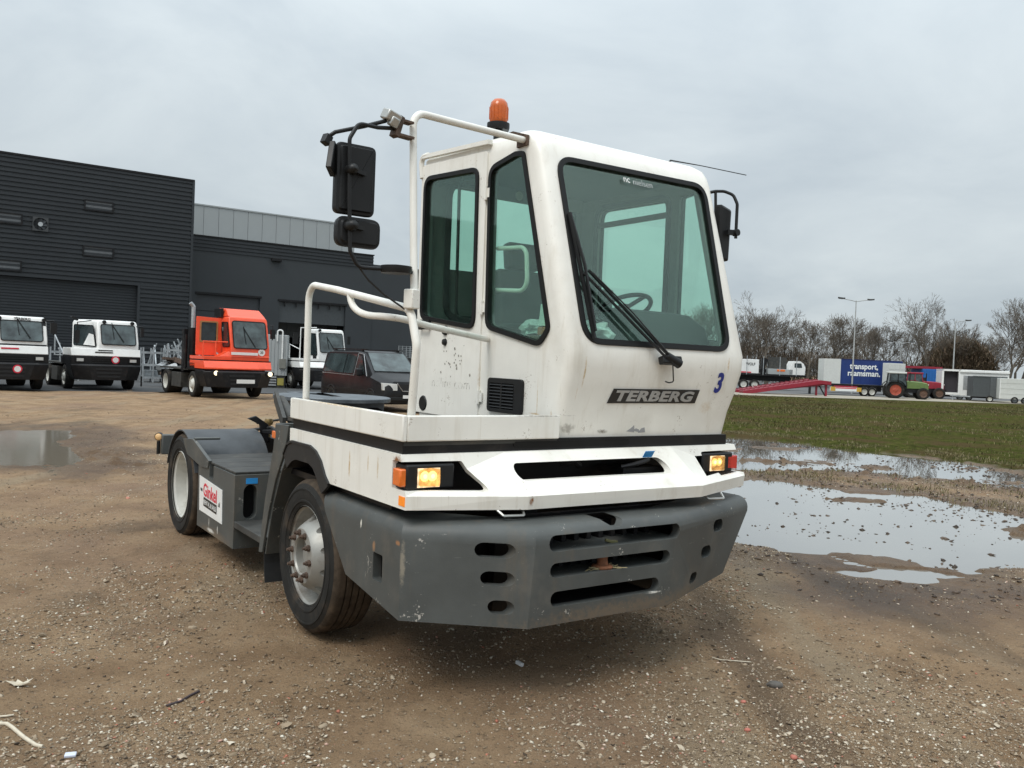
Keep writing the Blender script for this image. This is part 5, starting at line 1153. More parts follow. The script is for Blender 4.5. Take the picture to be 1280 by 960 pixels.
def yard_truck(loc, rz, label, paint, cab_plan, z_roof, style):
    T_ = empty('yard_tractor', loc, rz, label, 'terminal tractor', 'terminal tractors parked by the halls')
    def P(nm, m_, fn, sm=30, bev=0.0, par=T_):
        b = MB(); fn(b); return b.build(nm, m_, par, sm, bev)
    # cab: loft of its plan, front leaning back
    z0 = 1.30; ring = lambda z, lean, ins: [(a + (ins if a < 1.6 else -ins), c_ + (lean if c_ < -.5 else -ins), z) for a, c_ in cab_plan]
    P('cab', paint, lambda b: b.loft([ring(z0, 0, 0), ring(1.85, 0, 0), ring(z_roof - .14, .30, .0), ring(z_roof - .04, .34, .03), ring(z_roof, .42, .10)]), 25, .03)
    fl, fr = cab_plan[1], cab_plan[2]; bl = cab_plan[0]
    lean = lambda z: .30 * max(0, (z - 1.85)) / (z_roof - .14 - 1.85)
    def F(u, z, d=.0): return (u, fl[1] + lean(z) - d, z)
    zb, ztp = (1.86, z_roof - .20) if style not in ('dark', 'white_wide') else (1.80, z_roof - .19)
    m_ = .12 if style != 'dark' else .16
    if style == 'dark':
        quad_plate('window_surround', [F(fl[0] + .02, 1.63, .004), F(fr[0] - .02, 1.63, .004), F(fr[0] - .02, z_roof - .16, .004), F(fl[0] + .02, z_roof - .16, .004)], M_black, T_, .012, .03)
    sealed_pane('windscreen', [F(fl[0] + m_, zb, .004), F(fr[0] - m_, zb, .004), F(fr[0] - m_, ztp, .004), F(fl[0] + m_, ztp, .004)], M_vgl2, T_, .02, .08)
    # near side panes
    a = Vector((bl[0], bl[1], 0)); c_ = Vector((fl[0], fl[1], 0)); d = (c_ - a); n2 = Vector((d.y, -d.x, 0)).normalized()
    if n2.x > 0: n2 = -n2
    def S(k, z, lz=0): q = a + d * k - n2 * (-.006); q.z = z; q.y += lean(z) * (k > .5); return q
    if style in ('tall',):
        sealed_pane('side_window', [S(.55, 1.9), S(.93, 1.9), S(.93, z_roof - .25), S(.55, z_roof - .25)], M_vglass, T_, .015, .06)
    else:
        sealed_pane('side_window', [S(.10, 1.75), S(.92, 1.70), S(.92, z_roof - .25), S(.10, z_roof - .22)], M_vglass, T_, .015, .06)
    wp_ = MB(); wp_.bar(F(fr[0] - .55, 1.9, .05), F(fr[0] - .95, 2.6, .05), .03, .02); wp_.bar(F(fr[0] - .95, 2.65, .04), F(fr[0] - .9, 2.0, .04), .02, .02); wp_.build('wiper', M_plas, T_, 0)
    # cowl and bumper
    cm = paint
    lo = [(0, .3), (0, -1.28), (.6, -1.5), (1.9, -1.5), (2.5, -1.28), (2.5, .3)]; hi = [(0, .3), (0, -1.2), (.6, -1.25), (1.9, -1.25), (2.5, -1.2), (2.5, .3)]
    st = lambda Q, z: [(p_, q_, z) for p_, q_ in Q]
    if style == 'white_wide' or style == 'dark':
        P('upper_panel', cm, lambda b: b.loft([st(hi, 1.33), st([(p_, q_ + (.1 if q_ < 0 else 0)) for p_, q_ in hi], 1.62)]), 20, .02)
        P('grille_panel', M_black, lambda b: b.loft([st(hi, 1.0), st(hi, 1.33)]), 20, .02)
        for k in range(3): P('grille_slat', M_plas, lambda b: b.box(.75, 1.8, -1.285, -1.24, 1.06 + k * .085, 1.10 + k * .085), 0)
        for x in (.15, 2.05):
            h_ = P('headlamp', M_plas, lambda b: b.box(x, x + .3, -1.27, -1.1, 1.10, 1.25), 0); P('lamp_lens', mat('clear_lamp', (.5, .5, .48), .1, spec=.8), lambda b: b.box(x + .03, x + .27, -1.285, -1.265, 1.12, 1.23), 0, 0, h_)
    else:
        P('cowl', cm, lambda b: b.loft([st(lo, 1.06), st(lo, 1.12), st(hi, 1.36)]), 20, .02)
        for k in range(2): P('grille_slot', M_dark, lambda b: b.obox((1.35, -1.40 + k * .09, 1.165 + k * .085), (.95, .03, .035), (-.9, 0, 0)), 0)
        P('black_band', M_black, lambda b: b.box(.01, 2.48, -1.19, .3, 1.362, 1.40), 0)
        P('platform_rail', cm, lambda b: b.box(.0, cab_plan[1][0], -1.20, .3, 1.402, 1.52), 0, .01)
        P('hood', cm, lambda b: b.loft([[(.55, -1.15, 1.52), (2.46, -1.15, 1.52), (2.46, -.6, 1.52), (.55, -.6, 1.52)], [(.95, -1.05, 1.72), (2.4, -1.06, 1.75), (2.4, -.6, 1.75), (.95, -.6, 1.72)]]), 0, .02) if style == 'tall' else None
    bl_ = [(0, -.3), (0, -1.25), (.55, -1.62), (1.95, -1.62), (2.5, -1.25), (2.5, -.3)]
    bu = P('bumper', M_black, lambda b: b.loft([st([(p_ + (.12 if p_ < 1 else -.12), q_) for p_, q_ in bl_], .42), st(bl_, .85), st(bl_, .98), st([(p_, q_ + (.1 if q_ < -1 else 0)) for p_, q_ in bl_], 1.02)]), 20, .02)
    for k in range(3): P('bumper_slot', M_dark, lambda b: b.prism(stadium(1.25, .56 + .14 * k, .95 - .06 * (2 - k), .07, 4), FV(-1.63), -.004, .01), 0, 0, bu)
    # running gear, deck
    for x, sd, y, dsh in ((0, 1, 0, .07), (2.5, -1, 0, .07), (0, 1, 3.1, -.12), (2.5, -1, 3.1, -.12)): far_wheel(T_, (x, y, .475), sd, .95, .30 if y == 0 else .58, M_rimw, dsh)
    P('chassis', M_black, lambda b: (b.box(.7, 1.8, -1, 4.0, .62, .95), b.box(.1, 2.4, 3.9, 4.0, .55, .9)), 0)
    P('side_box', M_deck, lambda b: b.box(.02, .6, 1.3, 2.4, .3, .85), 0, .01)
    P('deck', M_deck, lambda b: b.box(.05, 2.45, .5, 4.0, .97, 1.03), 0)
    P('wheel_arch', M_black, lambda b: b.box(.0, .4, -.3, .62, .98, 1.3), 0, .05)
    P('fifth_wheel', M_deck, lambda b: b.lathe([(0, 0), (.5, 0), (.5, .05), (0, .05)], (1.25, 2.9, 1.15), (0, 0, 1), 20), 0)
    return T_, P, F, S
PA = [(1.0, .5), (1.0, -1.12), (2.46, -1.12), (2.46, .5)]
PB = [(.35, .45), (.98, -1.10), (2.44, -1.10), (2.44, .5)]
PD = [(.62, .5), (.86, -1.08), (2.48, -1.08), (2.48, .5)]
# second white tractor
T2, P, F, S = yard_truck(ground_at(79, 486), R(39), 'white terminal tractor with black grille and a round red badge, second from left', M_wh2, PB, 2.74, 'white_wide')
def disc(b, c_, r, y0, y1): b.lathe([(0, y0), (r, y0), (r, y1), (0, y1)], c_, (0, 1, 0), 18)
bd = P('round_badge', M_red, lambda b: disc(b, (1.55, -1.30, 1.20), .15, -.01, .02)); P('badge_disc', M_sign, lambda b: disc(b, (1.55, -1.315, 1.20), .105, -.003, .01), 30, 0, bd)
for x in (1.22, 2.25): P('roof_lamp', M_plas, lambda b: disc(b, (x, -.80, 2.66), .07, -.06, .04))
P('white_board', M_sign, lambda b: b.prism([(-.3, 1.75), (-.95, 1.72), (-.85, 2.15), (-.6, 2.20)], lambda a, c_, k: (.35 + (.45 - a) * .407 - .05 + k, a, c_), 0, .01), 0)
P('mirror', M_plas, lambda b: (b.box(2.54, 2.66, -1.0, -.9, 2.15, 2.5), b.tube([(2.4, -.8, 2.55), (2.6, -.95, 2.55), (2.6, -.95, 2.15)], .02, 6)), 0)
P('mirror', M_plas, lambda b: (b.box(.18, .34, -.9, -.8, 1.8, 2.3), b.tube([(.8, -.6, 2.7), (.26, -.85, 2.6), (.26, -.85, 1.7)], .02, 6), b.obox((.2, -.6, 2.75), (.3, .1, .06), (0, .4, .5))), 0)
P('grab_rail', M_galv, lambda b: (b.tube([(.1, .3, 1.3), (.1, 2.3, 1.3), (.1, 2.3, 2.1)], .03, 6), b.tube([(.1, 2.3, 2.1), (.1, .6, 1.35)], .025, 6), b.tube([(.1, 1.2, 1.0), (.1, 1.3, 1.6)], .025, 6)), 0)
for k, w_ in enumerate((.62, .5)): P('dark_print', M_ink, lambda b: b.box(1.75 - w_ - .3, 1.75 - .3 + .02, -1.225 + .035 * k, -1.20 + .035 * k, 1.46 + .075 * k, 1.50 + .075 * k), 0)
P('number_plate_bracket', M_plas, lambda b: b.box(2.42, 2.47, -1.6, -1.55, .2, .6), 0)
# leftmost white tractor
c0 = ground_at(43, 487) - Vector((math.cos(R(40)), math.sin(R(40)), 0)) * 2.3
T1, P, F, S = yard_truck(c0, R(40), 'white terminal tractor with black windscreen surround, cut by the left edge', M_wh2, PD, 2.68, 'dark')
text('lettering', 'TERBERG', .13, lambda x, y, z: (1.70 + x, -.80 - z, 2.585 + y), M_ink, T1, .004, 0, .006)
for x in (.98, 2.4): P('roof_lamp', M_plas, lambda b: disc(b, (x, -.78, 2.58), .07, -.07, .04))
bd = P('round_badge', M_red, lambda b: disc(b, (1.45, -1.63, .80), .15, -.01, .02)); P('badge_disc', M_sign, lambda b: disc(b, (1.45, -1.645, .80), .105, -.003, .01), 30, 0, bd)
P('red_stripe', M_red, lambda b: b.box(1.0, 1.55, -1.215, -1.18, 1.49, 1.54), 0); P('paper', M_sign, lambda b: b.obox((2.2, -.98, 2.05), (.10, .02, .12), (-.28, 0, 0)), 0)
P('mirror', M_plas, lambda b: (b.box(2.58, 2.80, -1.0, -.9, 2.1, 2.5), b.tube([(2.4, -.8, 2.55), (2.7, -.95, 2.57), (2.7, -.95, 2.05)], .025, 6)), 0)
P('grab_rail', M_galv, lambda b: (b.tube([(2.5, .6, 1.3), (2.5, 2.3, 1.3), (2.5, 1.3, 1.8)], .03, 6), b.tube([(2.45, 2.4, 1.0), (2.45, 1.4, 2.0)], .03, 6)), 0)
# orange tractor
T3, P, F, S = yard_truck(ground_at(239, 496), R(39), 'orange terminal tractor with its cab door open and headlights lit', M_or, PA, 3.02, 'tall')
P('roof_fairing', M_or, lambda b: b.loft([[(1.02, -.72, 3.0), (2.44, -.72, 3.0), (2.44, .5, 3.0), (1.02, .5, 3.0)], [(1.1, -.25, 3.30), (2.36, -.25, 3.30), (2.36, .5, 3.34), (1.1, .5, 3.34)]]), 0, .03)
P('roof_bracket', M_black, lambda b: b.box(.93, 1.02, -.2, .5, 2.98, 3.30), 0)
b = MB(); b.plate(rpoly([(.02, 1.55), (.93, 1.55), (.93, 2.92), (.02, 2.95)], .05), [rpoly([(.14, 2.02), (.80, 2.02), (.80, 2.80), (.14, 2.80)], .06)], FV(-.25), -.03, .03)
dr = b.build('open_door', M_or, T3, 0, bevel=.01)
b = MB(); b.plate(rpoly([(.14, 2.02), (.80, 2.02), (.80, 2.80), (.14, 2.80)], .06), [rpoly([(.19, 2.07), (.75, 2.07), (.75, 2.75), (.19, 2.75)], .05)], FV(-.29), -.01, .02); b.build('pane_frame', mat('yellow_wood_trim', (.35, .17, .06), .5), dr, 0)
b = MB(); b.box(.16, .78, -.255, -.245, 2.04, 2.78); b.build('door_pane', M_vglass, dr, 0)
P('handrail', M_or, lambda b: (b.tube([(.0, -1.1, 1.5), (.0, -1.1, 2.05), (.9, -1.05, 2.05)], .025, 8), b.tube([(.45, -1.1, 1.5), (.45, -1.1, 2.05)], .025, 8)), 40)
P('plate_strip', M_sign, lambda b: b.box(1.0, 2.0, -1.165, -1.15, 1.60, 1.70), 0)
bd = P('round_badge', M_sign, lambda b: disc(b, (2.15, -1.135, 1.72), .13, -.01, .02)); text('lettering', '23', .12, lambda x, y, z: (2.15 + x, -1.148 - z, 1.72 + y), M_ink, bd, .002, 0, .004)
P('number_plate', M_sign, lambda b: b.box(1.05, 1.72, -1.64, -1.622, .58, .72), 0)
P('paper', M_sign, lambda b: b.obox((2.25, -1.06, 2.05), (.10, .02, .12), (-.28, 0, 0)), 0)
for x in (.22, 2.22):
    h_ = P('headlamp', M_plas, lambda b: b.box(x - .02, x + .30, -1.48, -1.2, .86, 1.0), 0, .01); P('lamp_lens', mat('x', (1, 1, 1)) if False else lamp_mat('white_lit_lamp', (1.0, .82, .55), 1.3), lambda b: disc(b, (x + .14, -1.49, .93), .085, -.01, .01), 30, 0, h_)
P('exhaust_stack', M_black, lambda b: (b.cyl((.3, .95, 1.0), (.3, .95, 2.55), .17), b.box(.05, .55, 1.15, 1.4, .9, 2.5), b.cyl((.0, .8, 1.0), (.0, .8, 2.3), .05)), 40)
P('exhaust_pipe', M_galv, lambda b: b.tube(fillet([(.3, .95, 2.5), (.3, .95, 3.35), (.18, .95, 3.48)], .1), .075, 10), 40)
P('mirror', M_plas, lambda b: (b.box(2.60, 2.76, -.9, -.8, 2.25, 2.6), b.tube([(2.4, -.7, 2.75), (2.68, -.85, 2.75), (2.68, -.85, 2.2)], .02, 6)), 0)
P('air_hoses', M_galv, lambda b: (b.tube([(.75, .9, 1.2), (.6, .6, 1.6), (.8, .4, 2.0), (.9, .6, 1.3)], .03, 6), b.bar((.35, .2, 2.2), (.9, -.4, 1.5), .05, .05)), 40)
# white tractor behind the van
T4, P, F, S = yard_truck(ground_at(361, 485.5), R(37), 'white terminal tractor standing half inside the garage door behind the van', M_wh2, PA, 3.0, 'plain')
P('handrail', M_wh2, lambda b: (b.tube([(.05, .2, 1.5), (.05, .2, 2.2), (.05, -1.1, 1.95), (.05, -1.1, 1.5)], .03, 8), b.tube([(.05, -1.1, 1.9), (.1, -1.0, 3.0), (1.0, -.8, 3.05)], .03, 8)), 40)
P('mirror', M_plas, lambda b: b.box(-.3, -.05, -1.1, -1.0, 2.2, 2.75), 0); P('mirror', M_plas, lambda b: b.box(2.6, 2.75, -1.0, -.9, 2.3, 2.7), 0)
P('air_vent', M_plas, lambda b: b.box(.985, 1.0, -.9, -.5, 1.5, 1.72), 0); P('roof_lamp', M_plas, lambda b: disc(b, (1.15, -.85, 2.93), .06, -.08, .05))

# grey cabinet between the orange and the white tractor
CB = empty('cabinet', tuple(at_depth(346, 483, 42.0)[:2]) + (0,), R(10), 'pale grey ribbed cabinet with an arched pipe, right of the orange tractor', 'cabinet')
b = MB(); b.box(-.55, .48, -.4, .5, .62, 2.62); b.build('housing', M_lgrey, CB, 0, bevel=.02)
for k in range(6):
    b = MB(); b.box(-.5 + k * .17, -.47 + k * .17, -.43, -.40, .66, 2.58); b.build('rib', M_lgrey, CB, 0)
b = MB(); b.tube(fillet([(.0, -.45, 2.3), (.0, -.45, 2.85), (.25, -.45, 2.85), (.25, -.45, 1.4)], .12), .04, 8); b.build('pipe', mat('white_pipe', (.7, .7, .68), .4), CB, 50)
b = MB(); b.box(.12, .44, -.52, -.40, .98, 1.45); b.build('switch_box', mat('grey_box', (.17, .17, .15), .5), CB, 0, bevel=.01)
b = MB(); b.box(-.5, .4, -.35, .4, .0, .62); b.build('base', M_deck, CB, 0)
for k in range(4):
    b = MB(); b.box(-.52, .0, -.42, -.35, .12 + k * .13, .19 + k * .13); b.build('step', M_galv, CB, 0)
b = MB(); b.box(.05, .35, -.40, -.36, .15, .5); b.build('warning_panel', mat('dull_yellow', (.30, .26, .06), .5), CB, 0)

# black van
M_van = mat('black_van_paint', (.010, .0105, .012), .34, var=.15, coat=.0, spec=.3, dirt=(.06, .055, .05), dirt_amt=.35, dscale=2)
vf_ = ground_at(462, 514); VAN = empty('van', vf_, R(36), 'black passenger van parked behind the platform rail of the big tractor', 'van')
def VP(nm, m_, fn, sm=30, bev=0.0, par=VAN):
    b = MB(); fn(b); return b.build(nm, m_, par, sm, bev)
def vring(y, z0, z1, zs, wt, wb=.95):               # cross-section: sill, shoulder zs, roof z1
    return [(.95 - wb, y, z0), (.95 - wb - .0, y, (z0 + zs) / 2), (.95 - wb + .02, y, zs), (.95 - wt, y, z1 - .06), (.95 - wt + .12, y, z1), (.95 + wt - .12, y, z1), (.95 + wt, y, z1 - .06), (.95 + wb - .02, y, zs), (.95 + wb, y, (z0 + zs) / 2), (.95 + wb, y, z0)]
body = VP('body', M_van, lambda b: b.loft([vring(-.86, .45, .80, .70, .55, .72), vring(-.80, .30, .98, .80, .66, .86), vring(-.55, .25, 1.09, .95, .78, .95), vring(.10, .25, 1.22, 1.08, .84), vring(.90, .25, 1.88, 1.15, .76), vring(1.4, .25, 1.93, 1.15, .77), vring(3.55, .25, 1.92, 1.15, .77), vring(3.9, .3, 1.84, 1.15, .75, .93), vring(3.98, .45, 1.5, 1.1, .8, .9)]), 35)
quad = lambda nm, pts, m_, r=.05: quad_plate(nm, pts, m_, VAN, .012, r)
quad('windscreen', [(.20, .155, 1.275), (1.70, .155, 1.275), (1.60, .855, 1.852), (.30, .855, 1.852)], M_vgl2, .06)
def vs_(y, z, k=.006): xx = np.interp(z, (1.15, 1.87), (.02, .185)); return (xx - k, y, z)
quad('side_window', [vs_(2.05, 1.16), vs_(1.32, 1.16), vs_(1.32, 1.78), vs_(2.05, 1.80)], M_vglass)
quad('side_window', [vs_(3.75, 1.16), vs_(2.12, 1.16), vs_(2.12, 1.80), vs_(3.65, 1.80)], M_vglass)
quad('side_window', [vs_(1.22, 1.14), vs_(.50, 1.14), vs_(.92, 1.70), vs_(1.22, 1.78)], M_vglass)
VP('door_trim', mat('chrome_strip', (.4, .4, .4), .3, metal=.6), lambda b: b.tube([vs_(.32, 1.10, .012), vs_(.86, 1.80, .012), vs_(1.25, 1.84, .012), vs_(1.27, 1.10, .012), vs_(3.8, 1.12, .012)], .012, 6), 0)
VP('side_moulding', M_plas, lambda b: b.box(-.012, .01, .1, 3.8, .58, .66), 0)
for x in (.30, 1.60): VP('roof_rail', M_plas, lambda b: (b.box(x - .03, x + .03, .9, 3.6, 1.95, 1.985), b.box(x - .03, x + .03, 1.2, 1.3, 1.9, 1.96), b.box(x - .03, x + .03, 3.3, 3.4, 1.9, 1.96)), 0)
for x in (.27, 1.63):
    VP('headlight', mat('clear_lamp', (.5, .5, .48), .1, spec=.8), lambda b: b.loft([[(x - .22, -.78 if x < 1 else -.90, .70), (x + .22, -.90 if x < 1 else -.78, .70), (x + .22, -.88 if x < 1 else -.74, .91), (x - .22, -.74 if x < 1 else -.88, .93)], [(x - .22, -.60, .70), (x + .22, -.68, .70), (x + .22, -.66, .91), (x - .22, -.50, .93)]]), 0, .01)
VP('grille', M_dark, lambda b: b.prism([(.53, .90), (.70, .70), (1.20, .70), (1.37, .90)], FV(-.872), 0, .05), 0)
VP('chrome_line', mat('chrome_strip', (.4, .4, .4)), lambda b: b.tube([(.50, -.84, .94), (.69, -.87, .685), (1.21, -.87, .685), (1.40, -.84, .94)], .015, 6), 0)
VP('bumper_strip', M_plas, lambda b: b.box(.25, 1.65, -.875, -.78, .38, .50), 0, .02)
for x, sgn in ((-.12, 1), (2.02, -1)): VP('mirror', M_van, lambda b: b.obox((x, .62, 1.22), (.22, .14, .24)), 0, .04)
VP('wiper', M_plas, lambda b: (b.bar((.4, .19, 1.27), (.95, .24, 1.30), .03, .02), b.bar((1.0, .19, 1.27), (1.6, .24, 1.30), .03, .02)), 0)
VP('number_plate', M_sign, lambda b: b.box(.7, 1.2, -.89, -.875, .46, .56), 0)
for x, sd, y in ((-.012, 1, 0), (1.912, -1, 0), (-.012, 1, 3.0), (1.912, -1, 3.0)):
    far_wheel(VAN, (x, y, .325), sd, .65, .22, M_rim, .0)
    VP('wheel_arch', M_dark, lambda b: b.lathe([(.40, .0), (.37, .0), (.37, .1), (.40, .1)], (x - sd * .004, y, .33), (sd, 0, 0), 28, closed=True), 30)
# wire crate on the wall behind the van and steel frames in the yard
def rack(loc, rz, w, d, h, label, legs=5, seed=1):
    o = empty('steel_rack', loc, rz, label, 'steel rack', 'galvanised racks stacked in the yard'); r_ = random.Random(seed)
    for k in range(legs):
        x = w * k / (legs - 1); b = MB(); b.bar((x, 0, 0), (x, 0, h), .07, .07); b.bar((x, d, 0), (x, d, h * r_.uniform(.7, 1)), .07, .07); b.build('post', M_galv, o, 0)
    for z in (.25, h * .5, h * .85):
        b = MB(); b.bar((0, 0, z), (w, 0, z), .06, .10); b.bar((0, d, z), (w, d, z), .06, .10); b.build('beam', M_galv, o, 0)
    for k in range(legs * 2):
        x = r_.uniform(0, w); b = MB(); b.bar((x, r_.uniform(0, d), h * .5), (x + r_.uniform(-.6, .6), r_.uniform(0, d), h * r_.uniform(.9, 1.15)), .06, .04); b.build('brace', M_galv, o, 0)
    b = MB(); b.box(.1, w - .1, .05, d - .05, .28, h * .35); b.build('mesh_panel', mat('dull_zinc', (.22, .24, .25), .5, metal=.3, var=.3), o, 0)
rack(tuple(at_depth(178, 478, 42)[:2]) + (0,), R(30), 1.9, 1.0, 1.75, 'galvanised steel rack with leaning posts beside the second white tractor', 5, 2)
rack(tuple(at_depth(208, 478, 41.5)[:2]) + (0,), R(32), 1.5, 1.0, 1.95, 'galvanised steel rack stacked close behind the deck of the orange tractor', 4, 5)
o = rack(tuple(at_depth(62, 478, 40)[:2]) + (0,), R(30), 1.2, .8, 1.6, 'galvanised steel rack seen between the two white tractors', 3, 8)
PAL = empty('scrap_pile', tuple(at_depth(222, 478, 38)[:2]) + (0,), R(30), 'rusty brown scrap load standing behind the orange tractor', 'scrap load')
r_ = random.Random(3)
for k in range(16):
    b = MB(); b.obox((r_.uniform(-.7, .6), r_.uniform(0, .8), r_.uniform(.2, 1.3)), (r_.uniform(.2, .7), r_.uniform(.2, .5), r_.uniform(.1, .3)), (r_.uniform(-.5, .5), r_.uniform(-.5, .5), r_.uniform(0, 3))); b.build('scrap_piece', [M_rust, M_deck, M_galv][k % 3], PAL, 0)
CR = empty('wire_crate', tuple(at_depth(497, 455, 50)[:2]) + (0,), R(34), 'grey wire crate stacked high behind the roof of the black van', 'crate')
b = MB(); b.box(0, 1.6, 0, 1, 0, 1.75); b.build('pallet_load', M_deck, CR, 0)
for k in range(7):
    b = MB(); b.box(k * .25, k * .25 + .03, -.05, -.02, 1.75, 2.45); b.box(0, 1.53, -.05, -.03, 1.75 + k * .11, 1.77 + k * .11); b.build('wire', M_galv, CR, 0)

# ================================================================== far side of the field
def gp3(px, Y): q = at_depth(px, 480, Y); return (q.x, Y, 0)
M_bark = mat('bark', (.085, .072, .056), .9, var=.35, vscale=2)
M_twig = mat('twigs', (.115, .094, .072), .9, var=.3, vscale=1)
def tree_geo(h, spread, seed, dens=1.0, fork=.34):
    r_ = random.Random(seed); trunk = []; segs = []
    def rot(d, ang):
        ax = Vector((r_.gauss(0, 1), r_.gauss(0, 1), r_.gauss(0, 1))); ax = (ax - d * ax.dot(d)).normalized(); return (d * math.cos(ang) + ax * math.sin(ang)).normalized()
    def grow(p, d, ln, rad, lev):
        n = 3 if lev < 3 else 2
        for k in range(n):
            d2 = (rot(d, r_.uniform(.05, .22)) + Vector((0, 0, .07 if lev > 1 else .04))).normalized(); q = p + d2 * ln / n; r2 = rad * (1 - .28 / n * (k + 1))
            (trunk if lev == 0 else segs).append((p, q, rad if k == 0 else r1, r2)); r1 = r2; p, d = q, d2
            if 0 < lev < 6 and r_.random() < .75 * dens: grow(p, rot(d, r_.uniform(.5, .95)), ln * r_.uniform(.45, .65), r2 * .5, lev + 2)
        if lev < 6:
            m_ = 3 if lev == 0 else 2
            if r_.random() < .35 * dens: m_ += 1
            for k in range(m_):
                sp = spread * r_.uniform(.25, .62) * (1.1 if lev == 0 else 1)
                grow(p, rot(d, sp), ln * r_.uniform(.66, .86) * (1.0 if lev else .78), r1 * .70, lev + 1)
        elif lev < 8 and rad > .002:
            for k in range(2): segs.append((p, p + rot(d, .5) * ln * .6, r1, r1 * .5))
    grow(Vector((0, 0, -.2)), Vector((0, 0, 1)), h * fork, h * .021, 0); return trunk, segs
def tree(px, Y, h, spread, seed, label, dens=1.0, fork=.30, m_=None):
    T_ = empty('bare_tree', gp3(px, Y), 0, label, 'tree', 'bare trees beyond the field'); tr, sg_ = tree_geo(h, spread, seed, dens, fork)
    top = max(s[1].z for s in sg_); k = h / top
    b = MB(); path = [tr[0][0]] + [s[1] for s in tr]; b.tube([p * k for p in path], [tr[0][2] * 1.25] + [s[3] for s in tr], 8); b.build('trunk', M_bark, T_, 60)
    a0 = np.array([s[0][:] for s in sg_]) * k; a1 = np.array([s[1][:] for s in sg_]) * k; r0 = np.maximum([s[2] for s in sg_], .015); r1 = np.maximum([s[3] for s in sg_], .009)
    d = a1 - a0; d /= np.linalg.norm(d, axis=1)[:, None] + 1e-9; u = np.cross(d, [0.3, .2, 1]); u /= np.linalg.norm(u, axis=1)[:, None] + 1e-9; w = np.cross(d, u); n = len(a0); rings = []
    for a, r in ((a0, r0), (a1, r1)):
        for j in range(3):
            th = 2.0944 * j; rings.append(a + (u * math.cos(th) + w * math.sin(th)) * r[:, None])
    co = np.stack(rings, 1).reshape(-1, 3); i = (np.arange(n) * 6)[:, None]; F_ = np.concatenate([i + [0, 1, 4, 3], i + [1, 2, 5, 4], i + [2, 0, 3, 5]])
    obj('crown', tri_mesh('crown', co, F_), m_ or M_twig, T_, 0); return T_
tree(958, 108, 12.2, 1.0, 3, 'wide bare tree with a dense round crown, nearest the white cab', 1.15)
tree(930, 112, 10.0, 1.0, 14, 'smaller bare tree half hidden behind the right side of the cab', 1.1)
tree(1008, 112, 9.6, .8, 22, 'slender bare tree between the two round crowned trees', .9)
tree(1043, 110, 9.9, 1.05, 5, 'dark bare round tree left of the tall double lamp', 1.1)
tree(1086, 118, 8.9, .95, 31, 'low bare tree behind the blue lettered trailer', 1.0)
tree(1110, 116, 9.2, 1.0, 9, 'bushy bare tree behind the small double lamp', 1.2)
tree(1156, 112, 13.0, .95, 12, 'tallest bare tree, standing over the red tractor', 1.0)
tree(1194, 118, 9.6, 1.0, 44, 'bare tree behind the single lamp pole', 1.1)
tree(1214, 122, 8.8, .9, 47, 'bare tree just right of the single lamp pole', 1.0)
tree(1256, 104, 12.2, .85, 17, 'tall bare tree with several upright stems above the grey trailer', 1.0, .24)
tree(1276, 108, 11.6, .8, 28, 'tall bare tree cut by the right edge of the picture', 1.0)
tree(1236, 120, 8.4, .9, 52, 'thin bare tree behind the white trailer with the dark door', .9)
tree(862, 115, 10.0, 1.0, 61, 'bare tree seen through the windscreen at left', 1.0); tree(893, 112, 10.5, 1.0, 66, 'bare tree seen through the windscreen at right', 1.0)
for k, (px, where) in enumerate(((921, 'just past the right edge of the cab'), (944, 'above the white box on the flat trailer'), (976, 'above the folded crane on the flat trailer'), (991, 'right of the truck cab on the flat trailer'), (1024, 'above the top of the crimson ramp'), (1064, 'behind the pole of the tall double lamp'), (1098, 'above the right end of the blue trailer'), (1130, 'above the roof of the green tractor'), (1142, 'left of the trunk of the tallest tree'), (1172, 'right of the trunk of the tallest tree'), (1206, 'above the dark doorway of the white trailer'), (1226, 'above the silver hatch of the white trailer'), (1246, 'above the dark grey trailer'), (1268, 'above the cream trailer at the right edge'))):
    tree(px, 121 + (k * 37 % 9), 8.0 + (k * 53 % 30) / 10, .95, 200 + k, 'low bare back row tree ' + where, .72, .27)
# brown thicket under and behind the trees
def thicket(name, n, seed, xr, yr, hf, m_, leaf):
    r_ = np.random.default_rng(seed); x = r_.uniform(*xr, n); y = r_.uniform(*yr, n); hm = hf(x, y); z = hm * r_.uniform(0, 1, n) ** .8
    a = r_.uniform(0, 6.283, n); el = r_.uniform(.2, 1.4, n); ln = r_.uniform(.5, 1.3, n) * leaf[0]; d = np.stack([np.cos(a) * np.cos(el), np.sin(a) * np.cos(el), np.sin(el)], -1) * ln[:, None]
    w = np.stack([-np.sin(a), np.cos(a), 0 * a], -1) * (r_.uniform(.6, 1.4, n) * leaf[1])[:, None]; p = np.stack([x, y, z], -1)
    co = np.stack([p - w, p + w, p + d + w * .3, p + d - w * .3], 1).reshape(-1, 3); F_ = (np.arange(n) * 4)[:, None] + [0, 1, 2, 3]
    return kind(obj(name, tri_mesh(name, co, F_), m_, None, 0), 'stuff')
M_thick = island_mat('brown_thicket', [(0, (.060, .048, .034)), (.5, (.115, .088, .062)), (1, (.18, .135, .098))], .9)
M_bushy = island_mat('olive_brown_thicket', [(0, (.075, .062, .036)), (.5, (.14, .105, .066)), (1, (.21, .145, .10))], .9)
thicket('thicket', 34000, 3, (22, 67), (119, 130), lambda x, y: 4.0 + 3.4 * (fbm(x, y * 0, 7.0, 3, 5) + .35) + .8 * fbm(x, y * 0, 1.5, 2, 9), M_thick, (1.1, .03))
def hump(x, y): return 1.6 + 5.6 * np.clip(1 - ((x - 62.3) / 5.0) ** 2, 0, 1) ** .7 + .8 * fbm(x, y, 2.0, 3, 4)
